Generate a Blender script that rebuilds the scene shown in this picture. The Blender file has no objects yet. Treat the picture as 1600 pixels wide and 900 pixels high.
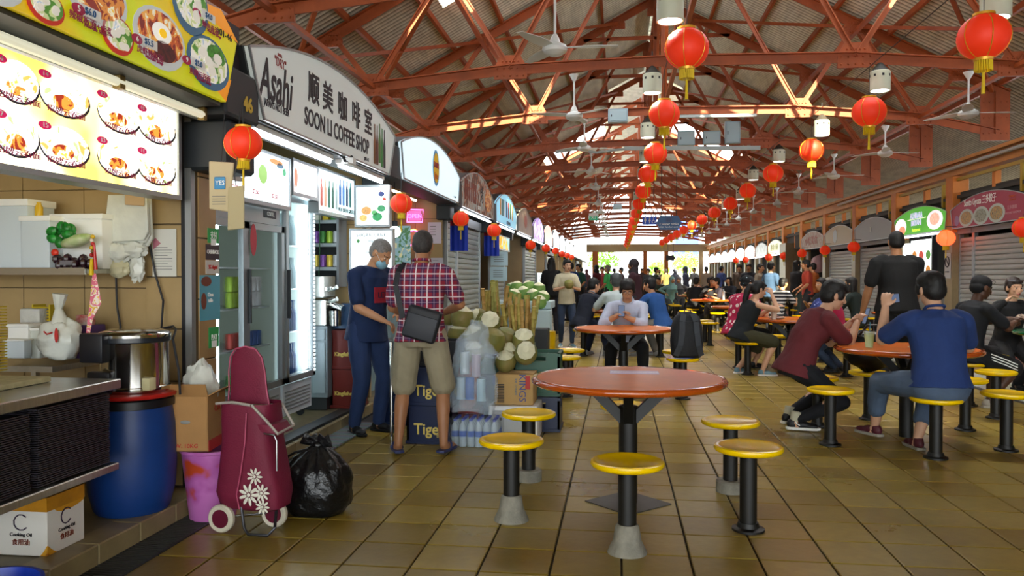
import bpy, bmesh, math, random
from mathutils import Vector, Matrix, noise
PI = math.pi
rnd = random.Random(7)
SC = bpy.context.scene
COL = SC.collection
V = Vector

# ---------------------------------------------------------------- camera
F, EYE = 1240.0, 1.35
YAW = math.atan(166 / F)
PIT = math.atan(19 / F * math.cos(YAW))
cam_d = bpy.data.cameras.new('camera')
cam_d.sensor_width = 36.0
cam_d.lens = 36.0 * F / 1600.0
cam_d.clip_end = 400
cam = bpy.data.objects.new('camera', cam_d)
cam.location = (0, 0, EYE)
cam.rotation_euler = (PI / 2 - PIT, 0, YAW)
COL.objects.link(cam)
SC.camera = cam

# ---------------------------------------------------------------- world, sun, exposure
world = bpy.data.worlds.new('world')
SC.world = world
world.use_nodes = True
wn = world.node_tree
wn.nodes.clear()
wo = wn.nodes.new('ShaderNodeOutputWorld')
wb = wn.nodes.new('ShaderNodeBackground')
wb.inputs[0].default_value = (0.90, 0.96, 1.0, 1)
wb.inputs[1].default_value = 7.0
wn.links.new(wb.outputs[0], wo.inputs[0])

sun_d = bpy.data.lights.new('sun', 'SUN')
sun_d.energy = 32.0
sun_d.angle = math.radians(0.6)
sun_d.color = (1.0, 0.88, 0.62)
sun = bpy.data.objects.new('sun', sun_d)
sun_dir = V((-0.12, 0.80, -0.58)).normalized()      # travels down the hall, from behind the camera
sun.rotation_euler = sun_dir.to_track_quat('-Z', 'Y').to_euler()
COL.objects.link(sun)

SC.view_settings.view_transform = 'Standard'
SC.view_settings.look = 'None'
SC.view_settings.gamma = 1.0
SC.view_settings.use_curve_mapping = False
SC.view_settings.exposure = 0.18
SC.cycles.max_bounces = 7
SC.cycles.diffuse_bounces = 4
SC.cycles.glossy_bounces = 3
SC.cycles.transmission_bounces = 6
SC.cycles.transparent_max_bounces = 8
SC.cycles.sample_clamp_indirect = 6.0
SC.cycles.caustics_reflective = False
SC.cycles.caustics_refractive = False
SC.cycles.use_denoising = True

# ---------------------------------------------------------------- pixel -> world on a known plane
def ray(px, py):
    x = (px - 800) / F; y = (450 - py) / F
    cp, sp, s, c = math.cos(PIT), math.sin(PIT), math.sin(YAW), math.cos(YAW)
    return V((-s * cp, c * cp, -sp)) + V((c, s, 0)) * x + V((-s * sp, c * sp, cp)) * y
def P(px, py, z=None, X=None, Y=None):
    d = ray(px, py)
    t = (z - EYE) / d.z if z is not None else X / d.x if X is not None else Y / d.y
    return V((0, 0, EYE)) + d * t

# ---------------------------------------------------------------- materials
def srgb(c):
    if isinstance(c, str):
        c = c.lstrip('#'); c = [int(c[i:i + 2], 16) / 255 for i in (0, 2, 4)]
        return tuple(v / 12.92 if v <= 0.04045 else ((v + 0.055) / 1.055) ** 2.4 for v in c)
    return tuple(c)
_mc = {}
def mat(name, col, rough=0.55, metal=0.0, var=0.0, vscale=6.0, bump=0.0, bscale=60.0, emit=None, es=0.0,
        alpha=1.0, trans=0.0, coat=0.0, col2=None, stretch=None, detail=4.0, ior=1.45, sheen=0.0, sss=0.0):
    if name in _mc: return _mc[name]
    m = bpy.data.materials.new(name); m.use_nodes = True
    nt = m.node_tree; N = nt.nodes; L = nt.links
    b = N['Principled BSDF']
    c = srgb(col)
    b.inputs['Base Color'].default_value = (*c, 1)
    b.inputs['Roughness'].default_value = rough
    b.inputs['Metallic'].default_value = metal
    b.inputs['IOR'].default_value = ior
    b.inputs['Alpha'].default_value = alpha
    b.inputs['Transmission Weight'].default_value = trans
    b.inputs['Coat Weight'].default_value = coat
    b.inputs['Coat Roughness'].default_value = 0.08
    if sheen: b.inputs['Sheen Weight'].default_value = sheen
    if emit is not None:
        b.inputs['Emission Color'].default_value = (*srgb(emit), 1)
        b.inputs['Emission Strength'].default_value = es
    if var or col2 or bump:
        tc = N.new('ShaderNodeTexCoord'); mp = N.new('ShaderNodeMapping')
        L.new(tc.outputs['Object'], mp.inputs[0])
        if stretch: mp.inputs['Scale'].default_value = stretch
    if var or col2:
        nz = N.new('ShaderNodeTexNoise'); nz.inputs['Scale'].default_value = vscale; nz.inputs['Detail'].default_value = detail
        nz.inputs['Roughness'].default_value = 0.6
        L.new(mp.outputs[0], nz.inputs['Vector'])
        rp = N.new('ShaderNodeMapRange'); rp.inputs[1].default_value = 0.35; rp.inputs[2].default_value = 0.65
        L.new(nz.outputs[0], rp.inputs[0])
        mx = N.new('ShaderNodeMix'); mx.data_type = 'RGBA'
        if col2: c2 = srgb(col2); c1 = c
        else:
            c1 = tuple(min(1, v * (1 + var)) for v in c); c2 = tuple(v * (1 - var) for v in c)
        mx.inputs[6].default_value = (*c1, 1); mx.inputs[7].default_value = (*c2, 1)
        L.new(rp.outputs[0], mx.inputs[0])
        L.new(mx.outputs[2], b.inputs['Base Color'])
    if bump:
        nb = N.new('ShaderNodeTexNoise'); nb.inputs['Scale'].default_value = bscale; nb.inputs['Detail'].default_value = 3
        L.new(mp.outputs[0], nb.inputs['Vector'])
        bp = N.new('ShaderNodeBump'); bp.inputs['Strength'].default_value = bump; bp.inputs['Distance'].default_value = 0.01
        L.new(nb.outputs[0], bp.inputs['Height']); L.new(bp.outputs[0], b.inputs['Normal'])
    _mc[name] = m
    return m

def nodes_of(m):
    nt = m.node_tree
    return nt.nodes, nt.links, nt.nodes['Principled BSDF']
def ramp_mat(name, tex, stops, scale=8.0, rough=0.5, emit=0.0, stretch=(1, 1, 1), coat=0.0, const=True, rot=(0, 0, 0), seedoff=(0, 0, 0), dist=2.0):
    """one texture -> colour ramp; prints, fabrics, food pictures"""
    if name in _mc: return _mc[name]
    m = mat(name, (1, 1, 1), rough=rough, coat=coat); N, L, b = nodes_of(m)
    tc = N.new('ShaderNodeTexCoord'); mp = N.new('ShaderNodeMapping')
    mp.inputs['Scale'].default_value = stretch; mp.inputs['Rotation'].default_value = rot; mp.inputs['Location'].default_value = seedoff
    L.new(tc.outputs['Object'], mp.inputs[0])
    if tex == 'noise':
        t = N.new('ShaderNodeTexNoise'); t.inputs['Scale'].default_value = scale; t.inputs['Detail'].default_value = 3; t.inputs['Distortion'].default_value = dist; o = t.outputs[0]
    elif tex == 'voronoi':
        t = N.new('ShaderNodeTexVoronoi'); t.inputs['Scale'].default_value = scale; o = t.outputs['Distance']
    elif tex == 'cells':
        t = N.new('ShaderNodeTexVoronoi'); t.inputs['Scale'].default_value = scale
        s = N.new('ShaderNodeSeparateColor'); L.new(t.outputs['Color'], s.inputs[0]); o = s.outputs[0]
    elif tex == 'wave':
        t = N.new('ShaderNodeTexWave'); t.inputs['Scale'].default_value = scale; t.inputs['Distortion'].default_value = dist; o = t.outputs[0]
    L.new(mp.outputs[0], t.inputs['Vector'])
    r = N.new('ShaderNodeValToRGB'); r.color_ramp.interpolation = 'CONSTANT' if const else 'LINEAR'
    el = r.color_ramp.elements
    el[0].position, el[0].color = stops[0][0], (*srgb(stops[0][1]), 1)
    el[1].position, el[1].color = stops[1][0], (*srgb(stops[1][1]), 1)
    for p_, c_ in stops[2:]:
        e = el.new(p_); e.color = (*srgb(c_), 1)
    L.new(o, r.inputs[0]); L.new(r.outputs[0], b.inputs['Base Color'])
    if emit:
        L.new(r.outputs[0], b.inputs['Emission Color']); b.inputs['Emission Strength'].default_value = emit
    return m

# ---------------------------------------------------------------- mesh builder
class MB:
    def __init__(s): s.v = []; s.f = []; s.m = []; s.cur = 0
    def mi(s, i): s.cur = i; return s
    def add(s, vs, fs, M=None):
        n = len(s.v)
        s.v += [tuple(M @ V(p)) if M is not None else tuple(p) for p in vs]
        s.f += [tuple(i + n for i in f) for f in fs]; s.m += [s.cur] * len(fs)
        return s
    def box(s, c, d, M=None, rz=0, R=None):
        x, y, z = d[0] / 2, d[1] / 2, d[2] / 2
        vs = [(-x, -y, -z), (x, -y, -z), (x, y, -z), (-x, y, -z), (-x, -y, z), (x, -y, z), (x, y, z), (-x, y, z)]
        T = Matrix.Translation(c) @ (R.to_4x4() if R else Matrix.Rotation(rz, 4, 'Z'))
        if M is not None: T = M @ T
        return s.add(vs, [(0, 3, 2, 1), (4, 5, 6, 7), (0, 1, 5, 4), (1, 2, 6, 5), (2, 3, 7, 6), (3, 0, 4, 7)], T)
    def bb(s, x0, x1, y0, y1, z0, z1):
        return s.box(((x0 + x1) / 2, (y0 + y1) / 2, (z0 + z1) / 2), (x1 - x0, y1 - y0, z1 - z0))
    def bar(s, a, b, w, h=None, up=(0, 0, 1)):
        a, b = V(a), V(b); h = h or w; d = b - a
        if d.length < 1e-6: return s
        y = d.normalized(); u = V(up)
        if abs(y.dot(u)) > 0.98: u = V((0, 1, 0)) if abs(y.y) < .9 else V((1, 0, 0))
        x = y.cross(u).normalized(); z = x.cross(y)
        R = Matrix((x, y, z)).transposed()
        return s.box((a + b) / 2, (w, d.length, h), R=R)
    def cone(s, a, b, r0, r1, n=12, caps=True):
        a, b = V(a), V(b); d = (b - a)
        z = d.normalized(); u = V((1, 0, 0)) if abs(z.x) < .9 else V((0, 1, 0))
        x = z.cross(u).normalized(); y = z.cross(x)
        vs = []
        for (p, r) in ((a, r0), (b, r1)):
            for i in range(n):
                t = 2 * PI * i / n
                vs.append(p + x * (r * math.cos(t)) + y * (r * math.sin(t)))
        fs = [(i, i + n, (i + 1) % n + n, (i + 1) % n) for i in range(n)]
        if caps: fs += [tuple(range(n)), tuple(range(2 * n - 1, n - 1, -1))]
        return s.add(vs, fs)
    def cyl(s, c, r, h, n=16, r2=None): return s.cone(c, V(c) + V((0, 0, h)), r, r if r2 is None else r2, n)
    def lathe(s, prof, n=24, c=(0, 0, 0), M=None, sx=1, sy=1, closed=False):
        vs = []; fs = []; idx = []
        c = V(c)
        for (r, z) in prof:
            if r < 1e-6:
                idx.append([len(vs)]); vs.append(c + V((0, 0, z)))
            else:
                row = []
                for i in range(n):
                    t = 2 * PI * i / n; row.append(len(vs)); vs.append(c + V((r * math.cos(t) * sx, r * math.sin(t) * sy, z)))
                idx.append(row)
        for a, b in zip(idx, idx[1:]):
            for i in range(n):
                j = (i + 1) % n
                if len(a) == 1 and len(b) == 1: continue
                if len(a) == 1: fs.append((a[0], b[j], b[i]))
                elif len(b) == 1: fs.append((a[i], a[j], b[0]))
                else: fs.append((a[i], a[j], b[j], b[i]))
        return s.add(vs, fs, M)
    def ell(s, c, r, n=12, k=8, R=None):
        prof = [(math.sin(PI * i / k), -math.cos(PI * i / k)) for i in range(k + 1)]
        prof[0] = (0, -1); prof[-1] = (0, 1)
        T = Matrix.Translation(c) @ (R.to_4x4() if R else Matrix.Identity(4)) @ Matrix.Diagonal((r[0], r[1], r[2], 1))
        return s.lathe(prof, n, M=T)
    def tube(s, pts, r, n=8, closed=False):
        pts = [V(p) for p in pts]; rs = r if isinstance(r, (list, tuple)) else [r] * len(pts)
        vs = []; up = None
        for i, p in enumerate(pts):
            d = (pts[min(i + 1, len(pts) - 1)] - pts[max(i - 1, 0)])
            d = d.normalized() if d.length > 1e-9 else V((0, 0, 1))
            if up is None: up = V((0, 0, 1)) if abs(d.z) < .9 else V((1, 0, 0))
            x = d.cross(up).normalized(); up = x.cross(d)
            for j in range(n):
                t = 2 * PI * j / n
                vs.append(p + (x * math.cos(t) + up * math.sin(t)) * rs[i])
        fs = []
        for i in range(len(pts) - 1):
            for j in range(n):
                k = (j + 1) % n
                fs.append((i * n + j, i * n + k, (i + 1) * n + k, (i + 1) * n + j))
        fs += [tuple(range(n - 1, -1, -1)), tuple(range((len(pts) - 1) * n, len(pts) * n))]
        return s.add(vs, fs)
    def loft(s, secs, n=20, p=2.0):
        """secs: (centre, right, fwd, rx, ry) -> closed superelliptic tube"""
        vs = []; fs = []
        for (c, r, f, rx, ry) in secs:
            c, r, f = V(c), V(r), V(f)
            for j in range(n):
                t = 2 * PI * j / n; ct, st = math.cos(t), math.sin(t)
                vs.append(c + r * (rx * math.copysign(abs(ct) ** (2 / p), ct)) + f * (ry * math.copysign(abs(st) ** (2 / p), st)))
        for i in range(len(secs) - 1):
            for j in range(n):
                k = (j + 1) % n
                fs.append((i * n + j, i * n + k, (i + 1) * n + k, (i + 1) * n + j))
        fs += [tuple(range(n - 1, -1, -1)), tuple(range((len(secs) - 1) * n, len(secs) * n))]
        return s.add(vs, fs)
    def prism(s, poly, h, M=None):
        """poly in local xy, extruded along +z by h"""
        n = len(poly)
        vs = [(x, y, 0) for x, y in poly] + [(x, y, h) for x, y in poly]
        fs = [tuple(range(n - 1, -1, -1)), tuple(range(n, 2 * n))] + [(i, (i + 1) % n, (i + 1) % n + n, i + n) for i in range(n)]
        return s.add(vs, fs, M)
    def mesh(s, name, mats, smooth=35, bev=0, seg=2):
        me = bpy.data.meshes.new(name)
        me.from_pydata(s.v, [], s.f)
        for m in (mats if isinstance(mats, (list, tuple)) else [mats]): me.materials.append(m)
        if any(s.m): me.polygons.foreach_set('material_index', s.m)
        if bev:
            bm = bmesh.new(); bm.from_mesh(me)
            es = [e for e in bm.edges if len(e.link_faces) == 2 and e.calc_face_angle(0) > 0.6]
            bmesh.ops.bevel(bm, geom=es, offset=bev, segments=seg, affect='EDGES', profile=0.6)
            bm.to_mesh(me); bm.free()
        if smooth:
            me.polygons.foreach_set('use_smooth', [True] * len(me.polygons))
            me.set_sharp_from_angle(angle=math.radians(smooth))
        me.update()
        return me
    def build(s, name, mats, parent=None, loc=None, rz=0, **k):
        o = bpy.data.objects.new(name, s.mesh(name, mats, **k)); COL.objects.link(o)
        if parent is not None: o.parent = parent
        if loc is not None: o.location = loc
        if rz: o.rotation_euler = (0, 0, rz)
        return o

def tag(o, label=None, cat=None, group=None, kind=None):
    if label: o['label'] = label
    if cat: o['category'] = cat
    if group: o['group'] = group
    if kind: o['kind'] = kind
    return o
def thing(name, label, cat, loc=(0, 0, 0), rz=0, group=None, scale=None):
    o = bpy.data.objects.new(name, None); COL.objects.link(o)
    o.location = loc; o.rotation_euler = (0, 0, rz); o.empty_display_size = .1
    if scale: o.scale = (scale,) * 3
    return tag(o, label, cat, group)
KIDS = {}
def copy_tree(o, loc=None, rz=None, label=None, group=None, parent=None):
    c = o.copy(); COL.objects.link(c)
    if parent is not None: c.parent = parent
    if loc is not None: c.location = loc
    if rz is not None: c.rotation_euler = (0, 0, rz)
    if label: c['label'] = label
    if group: c['group'] = group
    for ch in list(o.children): copy_tree(ch, parent=c)
    return c
def mesh_obj(name, me, parent=None, loc=(0, 0, 0), rz=0):
    o = bpy.data.objects.new(name, me); COL.objects.link(o); o.parent = parent; o.location = loc; o.rotation_euler = (0, 0, rz)
    return o
FACE = {'+x': (PI / 2, 0, PI / 2), '-x': (PI / 2, 0, -PI / 2), '-y': (PI / 2, 0, 0), '+z': (0, 0, 0)}
def text(s, size, m, parent, loc, face='+x', align='CENTER', ext=0.0015, sx=1.0, spacing=1.0, name='lettering', rot=None, line=1.0, bold=0.0, shear=0.0):
    c = bpy.data.curves.new(name, 'FONT'); c.body = s; c.size = size; c.extrude = ext; c.align_x = align; c.align_y = 'CENTER'
    c.space_character = spacing; c.space_line = line; c.offset = bold; c.shear = shear; c.resolution_u = 3
    c.materials.append(m)
    o = bpy.data.objects.new(name, c); COL.objects.link(o); o.parent = parent; o.location = loc
    o.rotation_euler = rot or FACE[face]; o.scale = (sx, 1, 1)
    return o

# shared materials
ORANGE = mat('painted_steel_orange', '#95461c', rough=.5, var=.18, vscale=3, bump=.15, bscale=40)
ORANGE_L = ORANGE
BLACKM = mat('black_enamel', '#100f0c', rough=.5, var=.3, vscale=9)
YELLOW = mat('yellow_gloss', '#eec400', rough=.2, coat=.2, ior=1.35, var=.06, vscale=4)
STEEL = mat('brushed_steel', '#b9b9b4', rough=.28, metal=.9, var=.1, vscale=8, stretch=(1, 12, 1))
STEEL_S = mat('shiny_steel', '#d0cfcb', rough=.12, metal=1.0)
ALU = mat('aluminium_frame', '#a3a8aa', rough=.35, metal=.7)
WHITE = mat('white_paint', '#dfe0db', rough=.4)
WHITEP = mat('white_plastic', '#e6e6e2', rough=.35)
DARK = mat('dark_grey_paint', '#26292c', rough=.5)
NAVYBOX = mat('dark_slate_panel', '#20262b', rough=.5, var=.1)
GREY = mat('grey_paint', '#7f8588', rough=.5)
BEIGE = mat('beige_wall', '#a8916a', rough=.55, var=.06, vscale=3)
WOODC = mat('cardboard', '#a77c4a', rough=.8, var=.06, vscale=5, bump=.1, bscale=90)
CARDL = mat('cardboard_light', '#b6935c', rough=.8, var=.06, vscale=5)
INKB = mat('black_ink', '#15151a', rough=.5)
INKR = mat('red_ink', '#b3221d', rough=.5)
INKW = mat('white_ink', '#f2f2ee', rough=.5)
PAPER = mat('paper_white', '#cfcdc2', rough=.7)
RED = mat('red_plastic', '#b81d16', rough=.35)
GOLD = mat('gold_trim', '#d8a22a', rough=.35, metal=.3)
YEL = mat('yellow_fringe', '#d4b400', rough=.6)
GREENP = mat('green_crate_plastic', '#0f4a33', rough=.4)
TUBE = mat('fluorescent_tube', '#ffffff', emit='#eef6ff', es=16)
CONC = mat('concrete_grey', '#7d7a6e', rough=.85, var=.2, vscale=14, bump=.5, bscale=50)
# ================================================================ floor
XL, XR, Y0, Y1 = -2.2, 4.32, -9.0, 62.0
T = 0.325
TX0, TY0 = 0.018, 3.88
flo = MB(); flo.bb(-12, 14, -12, 90, -0.30, -0.012)
floor = flo.build('floor', mat('grout_dark', '#2e281a', rough=.8, var=.2, vscale=20), smooth=0)
tag(floor, 'brown glazed tile floor running down the hall', kind='structure')
tile_m = mat('floor_tile_glaze', '#8a7040', rough=.22, bump=.12, bscale=25)
N, L, b = nodes_of(tile_m)
oi = N.new('ShaderNodeObjectInfo'); tc = N.new('ShaderNodeTexCoord'); geo = N.new('ShaderNodeNewGeometry')
nz = N.new('ShaderNodeTexNoise'); nz.inputs['Scale'].default_value = 1.1; nz.inputs['Detail'].default_value = 6
nz2 = N.new('ShaderNodeTexNoise'); nz2.inputs['Scale'].default_value = 14; nz2.inputs['Detail'].default_value = 4
wn_ = N.new('ShaderNodeTexWhiteNoise'); wn_.noise_dimensions = '2D'
sn = N.new('ShaderNodeVectorMath'); sn.operation = 'SNAP'; sn.inputs[1].default_value = (T, T, 1)
of = N.new('ShaderNodeVectorMath'); of.operation = 'SUBTRACT'; of.inputs[1].default_value = (TX0, TY0, 0)
L.new(geo.outputs['Position'], of.inputs[0]); L.new(of.outputs[0], sn.inputs[0]); L.new(sn.outputs[0], wn_.inputs['Vector'])
for n_ in (nz, nz2): L.new(geo.outputs['Position'], n_.inputs['Vector'])
r1 = N.new('ShaderNodeValToRGB'); e = r1.color_ramp.elements
e[0].position, e[0].color = .3, (*srgb('#7e6824'), 1); e[1].position, e[1].color = .7, (*srgb('#988338'), 1)
ad = N.new('ShaderNodeMath'); ad.operation = 'MULTIPLY_ADD'; ad.inputs[1].default_value = .5
sc_ = N.new('ShaderNodeMath'); sc_.operation = 'MULTIPLY'; sc_.inputs[1].default_value = .5
L.new(nz.outputs[0], sc_.inputs[0]); L.new(wn_.outputs[0], ad.inputs[0]); L.new(sc_.outputs[0], ad.inputs[2]); L.new(ad.outputs[0], r1.inputs[0])
mx = N.new('ShaderNodeMix'); mx.data_type = 'RGBA'; mx.blend_type = 'MULTIPLY'; mx.inputs[0].default_value = .5
r2 = N.new('ShaderNodeMapRange'); r2.inputs[1].default_value = .3; r2.inputs[2].default_value = .7; r2.inputs[3].default_value = .75; r2.inputs[4].default_value = 1.1
L.new(nz2.outputs[0], r2.inputs[0]); L.new(r1.outputs[0], mx.inputs[6]); L.new(r2.outputs[0], mx.inputs[7]); L.new(mx.outputs[2], b.inputs['Base Color'])
rr = N.new('ShaderNodeMapRange'); rr.inputs[1].default_value = .3; rr.inputs[2].default_value = .7; rr.inputs[3].default_value = .26; rr.inputs[4].default_value = .34
L.new(nz.outputs[0], rr.inputs[0]); L.new(rr.outputs[0], b.inputs['Roughness'])
tm = MB(); g = .005; h = T / 2 - g; k = .004
tm.add([(-h, -h, -.012), (h, -h, -.012), (h, h, -.012), (-h, h, -.012), (-h, -h, -.003), (h, -h, -.003), (h, h, -.003), (-h, h, -.003),
        (-h + k, -h + k, 0), (h - k, -h + k, 0), (h - k, h - k, 0), (-h + k, h - k, 0)],
       [(0, 1, 5, 4), (1, 2, 6, 5), (2, 3, 7, 6), (3, 0, 4, 7), (4, 5, 9, 8), (5, 6, 10, 9), (6, 7, 11, 10), (7, 4, 8, 11), (8, 9, 10, 11)])
tile_me = tm.mesh('tile', tile_m, smooth=0)
cells = []
i0 = int(math.floor((XL - TX0) / T)); i1 = int(math.ceil((XR - TX0) / T)); j0 = int((Y0 - TY0) / T); j1 = int((Y1 - TY0) / T)
far_t = MB()
for j in range(j0, j1):
    for i in range(i0, i1):
        x = TX0 + (i + .5) * T; y = TY0 + (j + .5) * T
        if x < XL - .3 or x > XR: continue
        d = ((y - 0) ** 2 + x * x) ** .5
        vis = y > 3.3 and abs(x + .13 * y) < y * .70 + .2
        cells.append((0 if vis else 1, d, x, y))
cells.sort()
for n_, (a_, d_, x, y) in enumerate(cells):
    if n_ < 300: mesh_obj('tile', tile_me, floor, (x, y, 0))
    else: far_t.add([(px_ + x, py_ + y, pz_) for px_, py_, pz_ in tm.v[4:]], [(0, 1, 5, 4), (1, 2, 6, 5), (2, 3, 7, 6), (3, 0, 4, 7), (4, 5, 6, 7)])
tag(far_t.build('far_tiles', tile_m, floor, smooth=0), kind='stuff')
# right walkway paving
wk = MB(); wk.bb(XR + .02, XR + .62, -9, 62, -.02, .0)
tag(wk.build('trim_1', mat('pale_paving', '#9a988c', rough=.4, var=.1, vscale=2), smooth=0), 'pale grey paving strip on the right of the tile floor', kind='structure')
wk = MB(); wk.bb(XR + .64, 9, -9, 62, -.02, .0)
tag(wk.build('trim_2', mat('red_paving', '#6a3a30', rough=.45, var=.2, vscale=1.5), smooth=0), 'dark red paving in front of the right stalls', kind='structure')

# left plinth (raised stall floor) and its kerb stones
PLZ = .10
plm = mat('plinth_tile', '#7d7254', rough=.45, var=.15, vscale=6)
pl = MB(); pl.bb(-6.0, -2.40, -9, 62, -.01, PLZ - .004)
plinth = tag(pl.build('trim_3', plm, smooth=0), 'raised olive tiled plinth under the left stalls', kind='structure')
ks = MB().box((0, 0, 0), (.16, .32, PLZ + .002)).mesh('kerb_stone', mat('kerb_tile', '#8a7a55', rough=.4, var=.12, vscale=8), smooth=0, bev=.006, seg=1)
y = 2.9
while y < 14: mesh_obj('kerb_stone', ks, plinth, (-2.475, y, PLZ / 2)); y += .325
# drain grating
gr = thing('drain_grating', 'dark metal drain grating along the left plinth kerb', 'drain', (-2.30, 0, 0))
f_ = MB(); f_.bb(-.10, -.088, -2, 9, -.008, .006); f_.bb(.088, .10, -2, 9, -.008, .006); f_.build('grate_frame', DARK, gr, smooth=0)
bm_ = MB().box((0, 0, 0), (.176, .010, .014)).mesh('grate_bar', mat('grate_steel', '#4c4c48', rough=.5, metal=.6), smooth=0)
y = 2.9; n_ = 0
while n_ < 160: mesh_obj('grate_bar', bm_, gr, (0, y, -.001)); y += .026; n_ += 1
MB().bb(-.088, .088, -2, 9, -.0118, -.0105).build('drain_channel', INKB, gr, smooth=0)

# ================================================================ left stalls: partitions every 3.25 m
PIT_L = 3.25; B0 = 4.52
FX = -2.30                                    # front plane of the left stalls
wtile = mat('wall_tile_beige', '#a48a5e', rough=.35, var=.07, vscale=4)
def tiled_wall(name, x0, x1, yf, z0, z1, tw, th, label, col=wtile, thick=.12, back=True):
    w = MB(); w.bb(x0, x1, yf, yf + thick, z0, z1)
    o = tag(w.build(name, mat('tile_grout', '#5d4d33', rough=.8), smooth=0), label, kind='structure')
    nx = max(1, round((x1 - x0) / tw)); nz_ = max(1, round((z1 - z0) / th)); a = (x1 - x0) / nx; c = (z1 - z0) / nz_
    me = MB().box((0, 0, 0), (a - .005, .012, c - .005)).mesh('wall_tile', col, smooth=0, bev=.0015, seg=1)
    for i in range(nx):
        for j in range(nz_): mesh_obj('wall_tile', me, o, (x0 + (i + .5) * a, yf - .003, z0 + (j + .5) * c))
    return o
tiled_wall('wall_left_1', -5.2, -2.78, 4.40, PLZ, 2.75, .42, .30, 'beige tiled side wall of the noodle stall')
tiled_wall('wall_left_2', -5.2, -2.55, B0 + PIT_L - .05, PLZ, 2.75, .42, .30, 'beige tiled side wall between coffee shop and juice stall')
tiled_wall('wall_left_5', -5.2, -2.46, B0 + 2 * PIT_L - .02, PLZ, 2.75, .42, .30, 'pale beige tiled side wall inside the lit juice stall', thick=.05)
# pillar at the end of stall 46: beige face towards the hall, metal edge strips
pm = mat('pillar_tile', '#a8865a', rough=.4, var=.08, vscale=3)
pf = MB(); pf.bb(-2.78, -2.50, 4.40, 4.68, PLZ, 2.33)
po = tag(pf.build('wall_left_3', mat('tile_grout', '#5d4d33'), smooth=0), 'beige tiled pillar between the noodle stall and the coffee shop', kind='structure')
me = MB().box((0, 0, 0), (.012, .20, .36)).mesh('pillar_tile', pm, smooth=0, bev=.002, seg=1)
for j in range(6): mesh_obj('pillar_tile', me, po, (-2.496, 4.57, PLZ + .19 + j * .368))
me = MB().box((0, 0, 0), (.25, .012, .30)).mesh('wall_tile', wtile, smooth=0, bev=.002, seg=1)
for j in range(7): mesh_obj('wall_tile', me, po, (-2.66, 4.396, PLZ + .16 + j * .31))
st = MB(); st.bb(-2.532, -2.492, 4.385, 4.43, PLZ, 2.33); st.build('edge_strip', ALU, po, smooth=0)
st = MB(); st.bb(-2.552, -2.532, 4.378, 4.40, PLZ, 2.33); st.build('dark_joint', INKB, po, smooth=0)
# back wall and ceiling of the left stalls
bw = MB(); bw.bb(-5.35, -5.2, -6, 62, 0, 3.6)
tag(bw.build('wall_left_back', BEIGE, smooth=0), 'beige rear wall of the left stalls', kind='structure')
bc = MB(); bc.bb(-5.2, -2.45, -6, 62, 2.78, 2.84)
tag(bc.build('ceiling_stalls', mat('stall_ceiling', '#5c5548', rough=.7), smooth=0), 'low stall ceiling above the left stalls', kind='structure')
# frontal partitions of further stalls
fp = MB()
for k in range(1, 17):
    y = B0 + PIT_L * k
    fp.bb(-5.2, -2.53, y + (.10 if k == 1 else .02 if k == 2 else 0), y + .16, PLZ, 2.75)
tag(fp.build('wall_left_4', BEIGE, smooth=0), 'row of beige partitions dividing the far left stalls', kind='structure')

# ================================================================ right side: fascia beam, columns, back
RX = 6.5
fb = MB(); fb.bb(RX - .02, RX + .22, -6, 62, 3.30, 3.52); fb.bb(RX - .10, RX + .3, -6, 62, 3.52, 3.58)
fas = tag(fb.build('trim_4', mat('fascia_paint', '#b87c40', rough=.6, var=.12, vscale=2), smooth=0), 'long pale orange fascia beam above the right stalls', kind='structure')
pp = MB(); pp.cone((RX - .08, -6, 3.44), (RX - .08, 24.5, 3.44), .035, .035, 10)
tag(pp.build('conduit_pipe', mat('grey_pipe', '#9a9a96', rough=.4)), 'long grey pipe fixed along the right fascia beam', 'pipe')
colm = mat('orange_column', '#c4742c', rough=.6, var=.1, vscale=2)
PIT_R = 3.2; RB0 = 13.5
me = MB().box((0, 0, 0), (.30, .34, 3.30)).mesh('column', colm, smooth=0, bev=.01, seg=1)
me2 = MB().box((0, 0, 0), (.305, .345, 2.2)).mesh('column_base', mat('column_tile_beige', '#8b7a58', rough=.4, var=.08), smooth=0)
for k in range(-2, 15):
    y = RB0 + PIT_R * k
    o = mesh_obj('pillar', me, None, (RX + .12, y, 1.65))
    tag(o, 'orange painted pillar of the right stall row', None, None, 'structure')
    mesh_obj('pillar_cladding', me2, o, (0, 0, -.55))
    o = MB().box((0, 0, 0), (.1, .12, .9)).build('pillar', colm, loc=(RX + .14, y + 1.6, 2.85), smooth=0)
    tag(o, 'short orange post between the right pillars', None, None, 'structure')
bw = MB(); bw.bb(RX + 2.3, RX + 2.4, -6, 62, 0, 2.9)
tag(bw.build('wall_right', mat('stall_back_grey', '#4b4a44', rough=.7, var=.1), smooth=0), 'dim rear wall of the right stalls', kind='structure')
sb = MB(); sb.bb(RX + .05, RX + 2.4, -6, 62, 2.86, 2.92)
for k in range(-2, 15): sb.bb(RX + .2, RX + 2.3, RB0 + PIT_R * k - .06, RB0 + PIT_R * k + .06, 0, 2.86)
tag(sb.build('wall_right_partition', mat('dark_partition', '#3a3833', rough=.7), smooth=0), 'dark partitions and slab dividing the right stalls', kind='structure')
cl = MB()
for k in range(-2, 15):
    y = RB0 + PIT_R * k
    cl.bb(RX + .10, RX + .14, y + .2, y + PIT_R - .2, 2.35, 2.98)
tag(cl.build('trim_5', mat('dark_mesh_panel', '#34322f', rough=.8), smooth=0), 'dark panels behind the right stall signs', kind='structure')
yb = MB()
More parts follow.
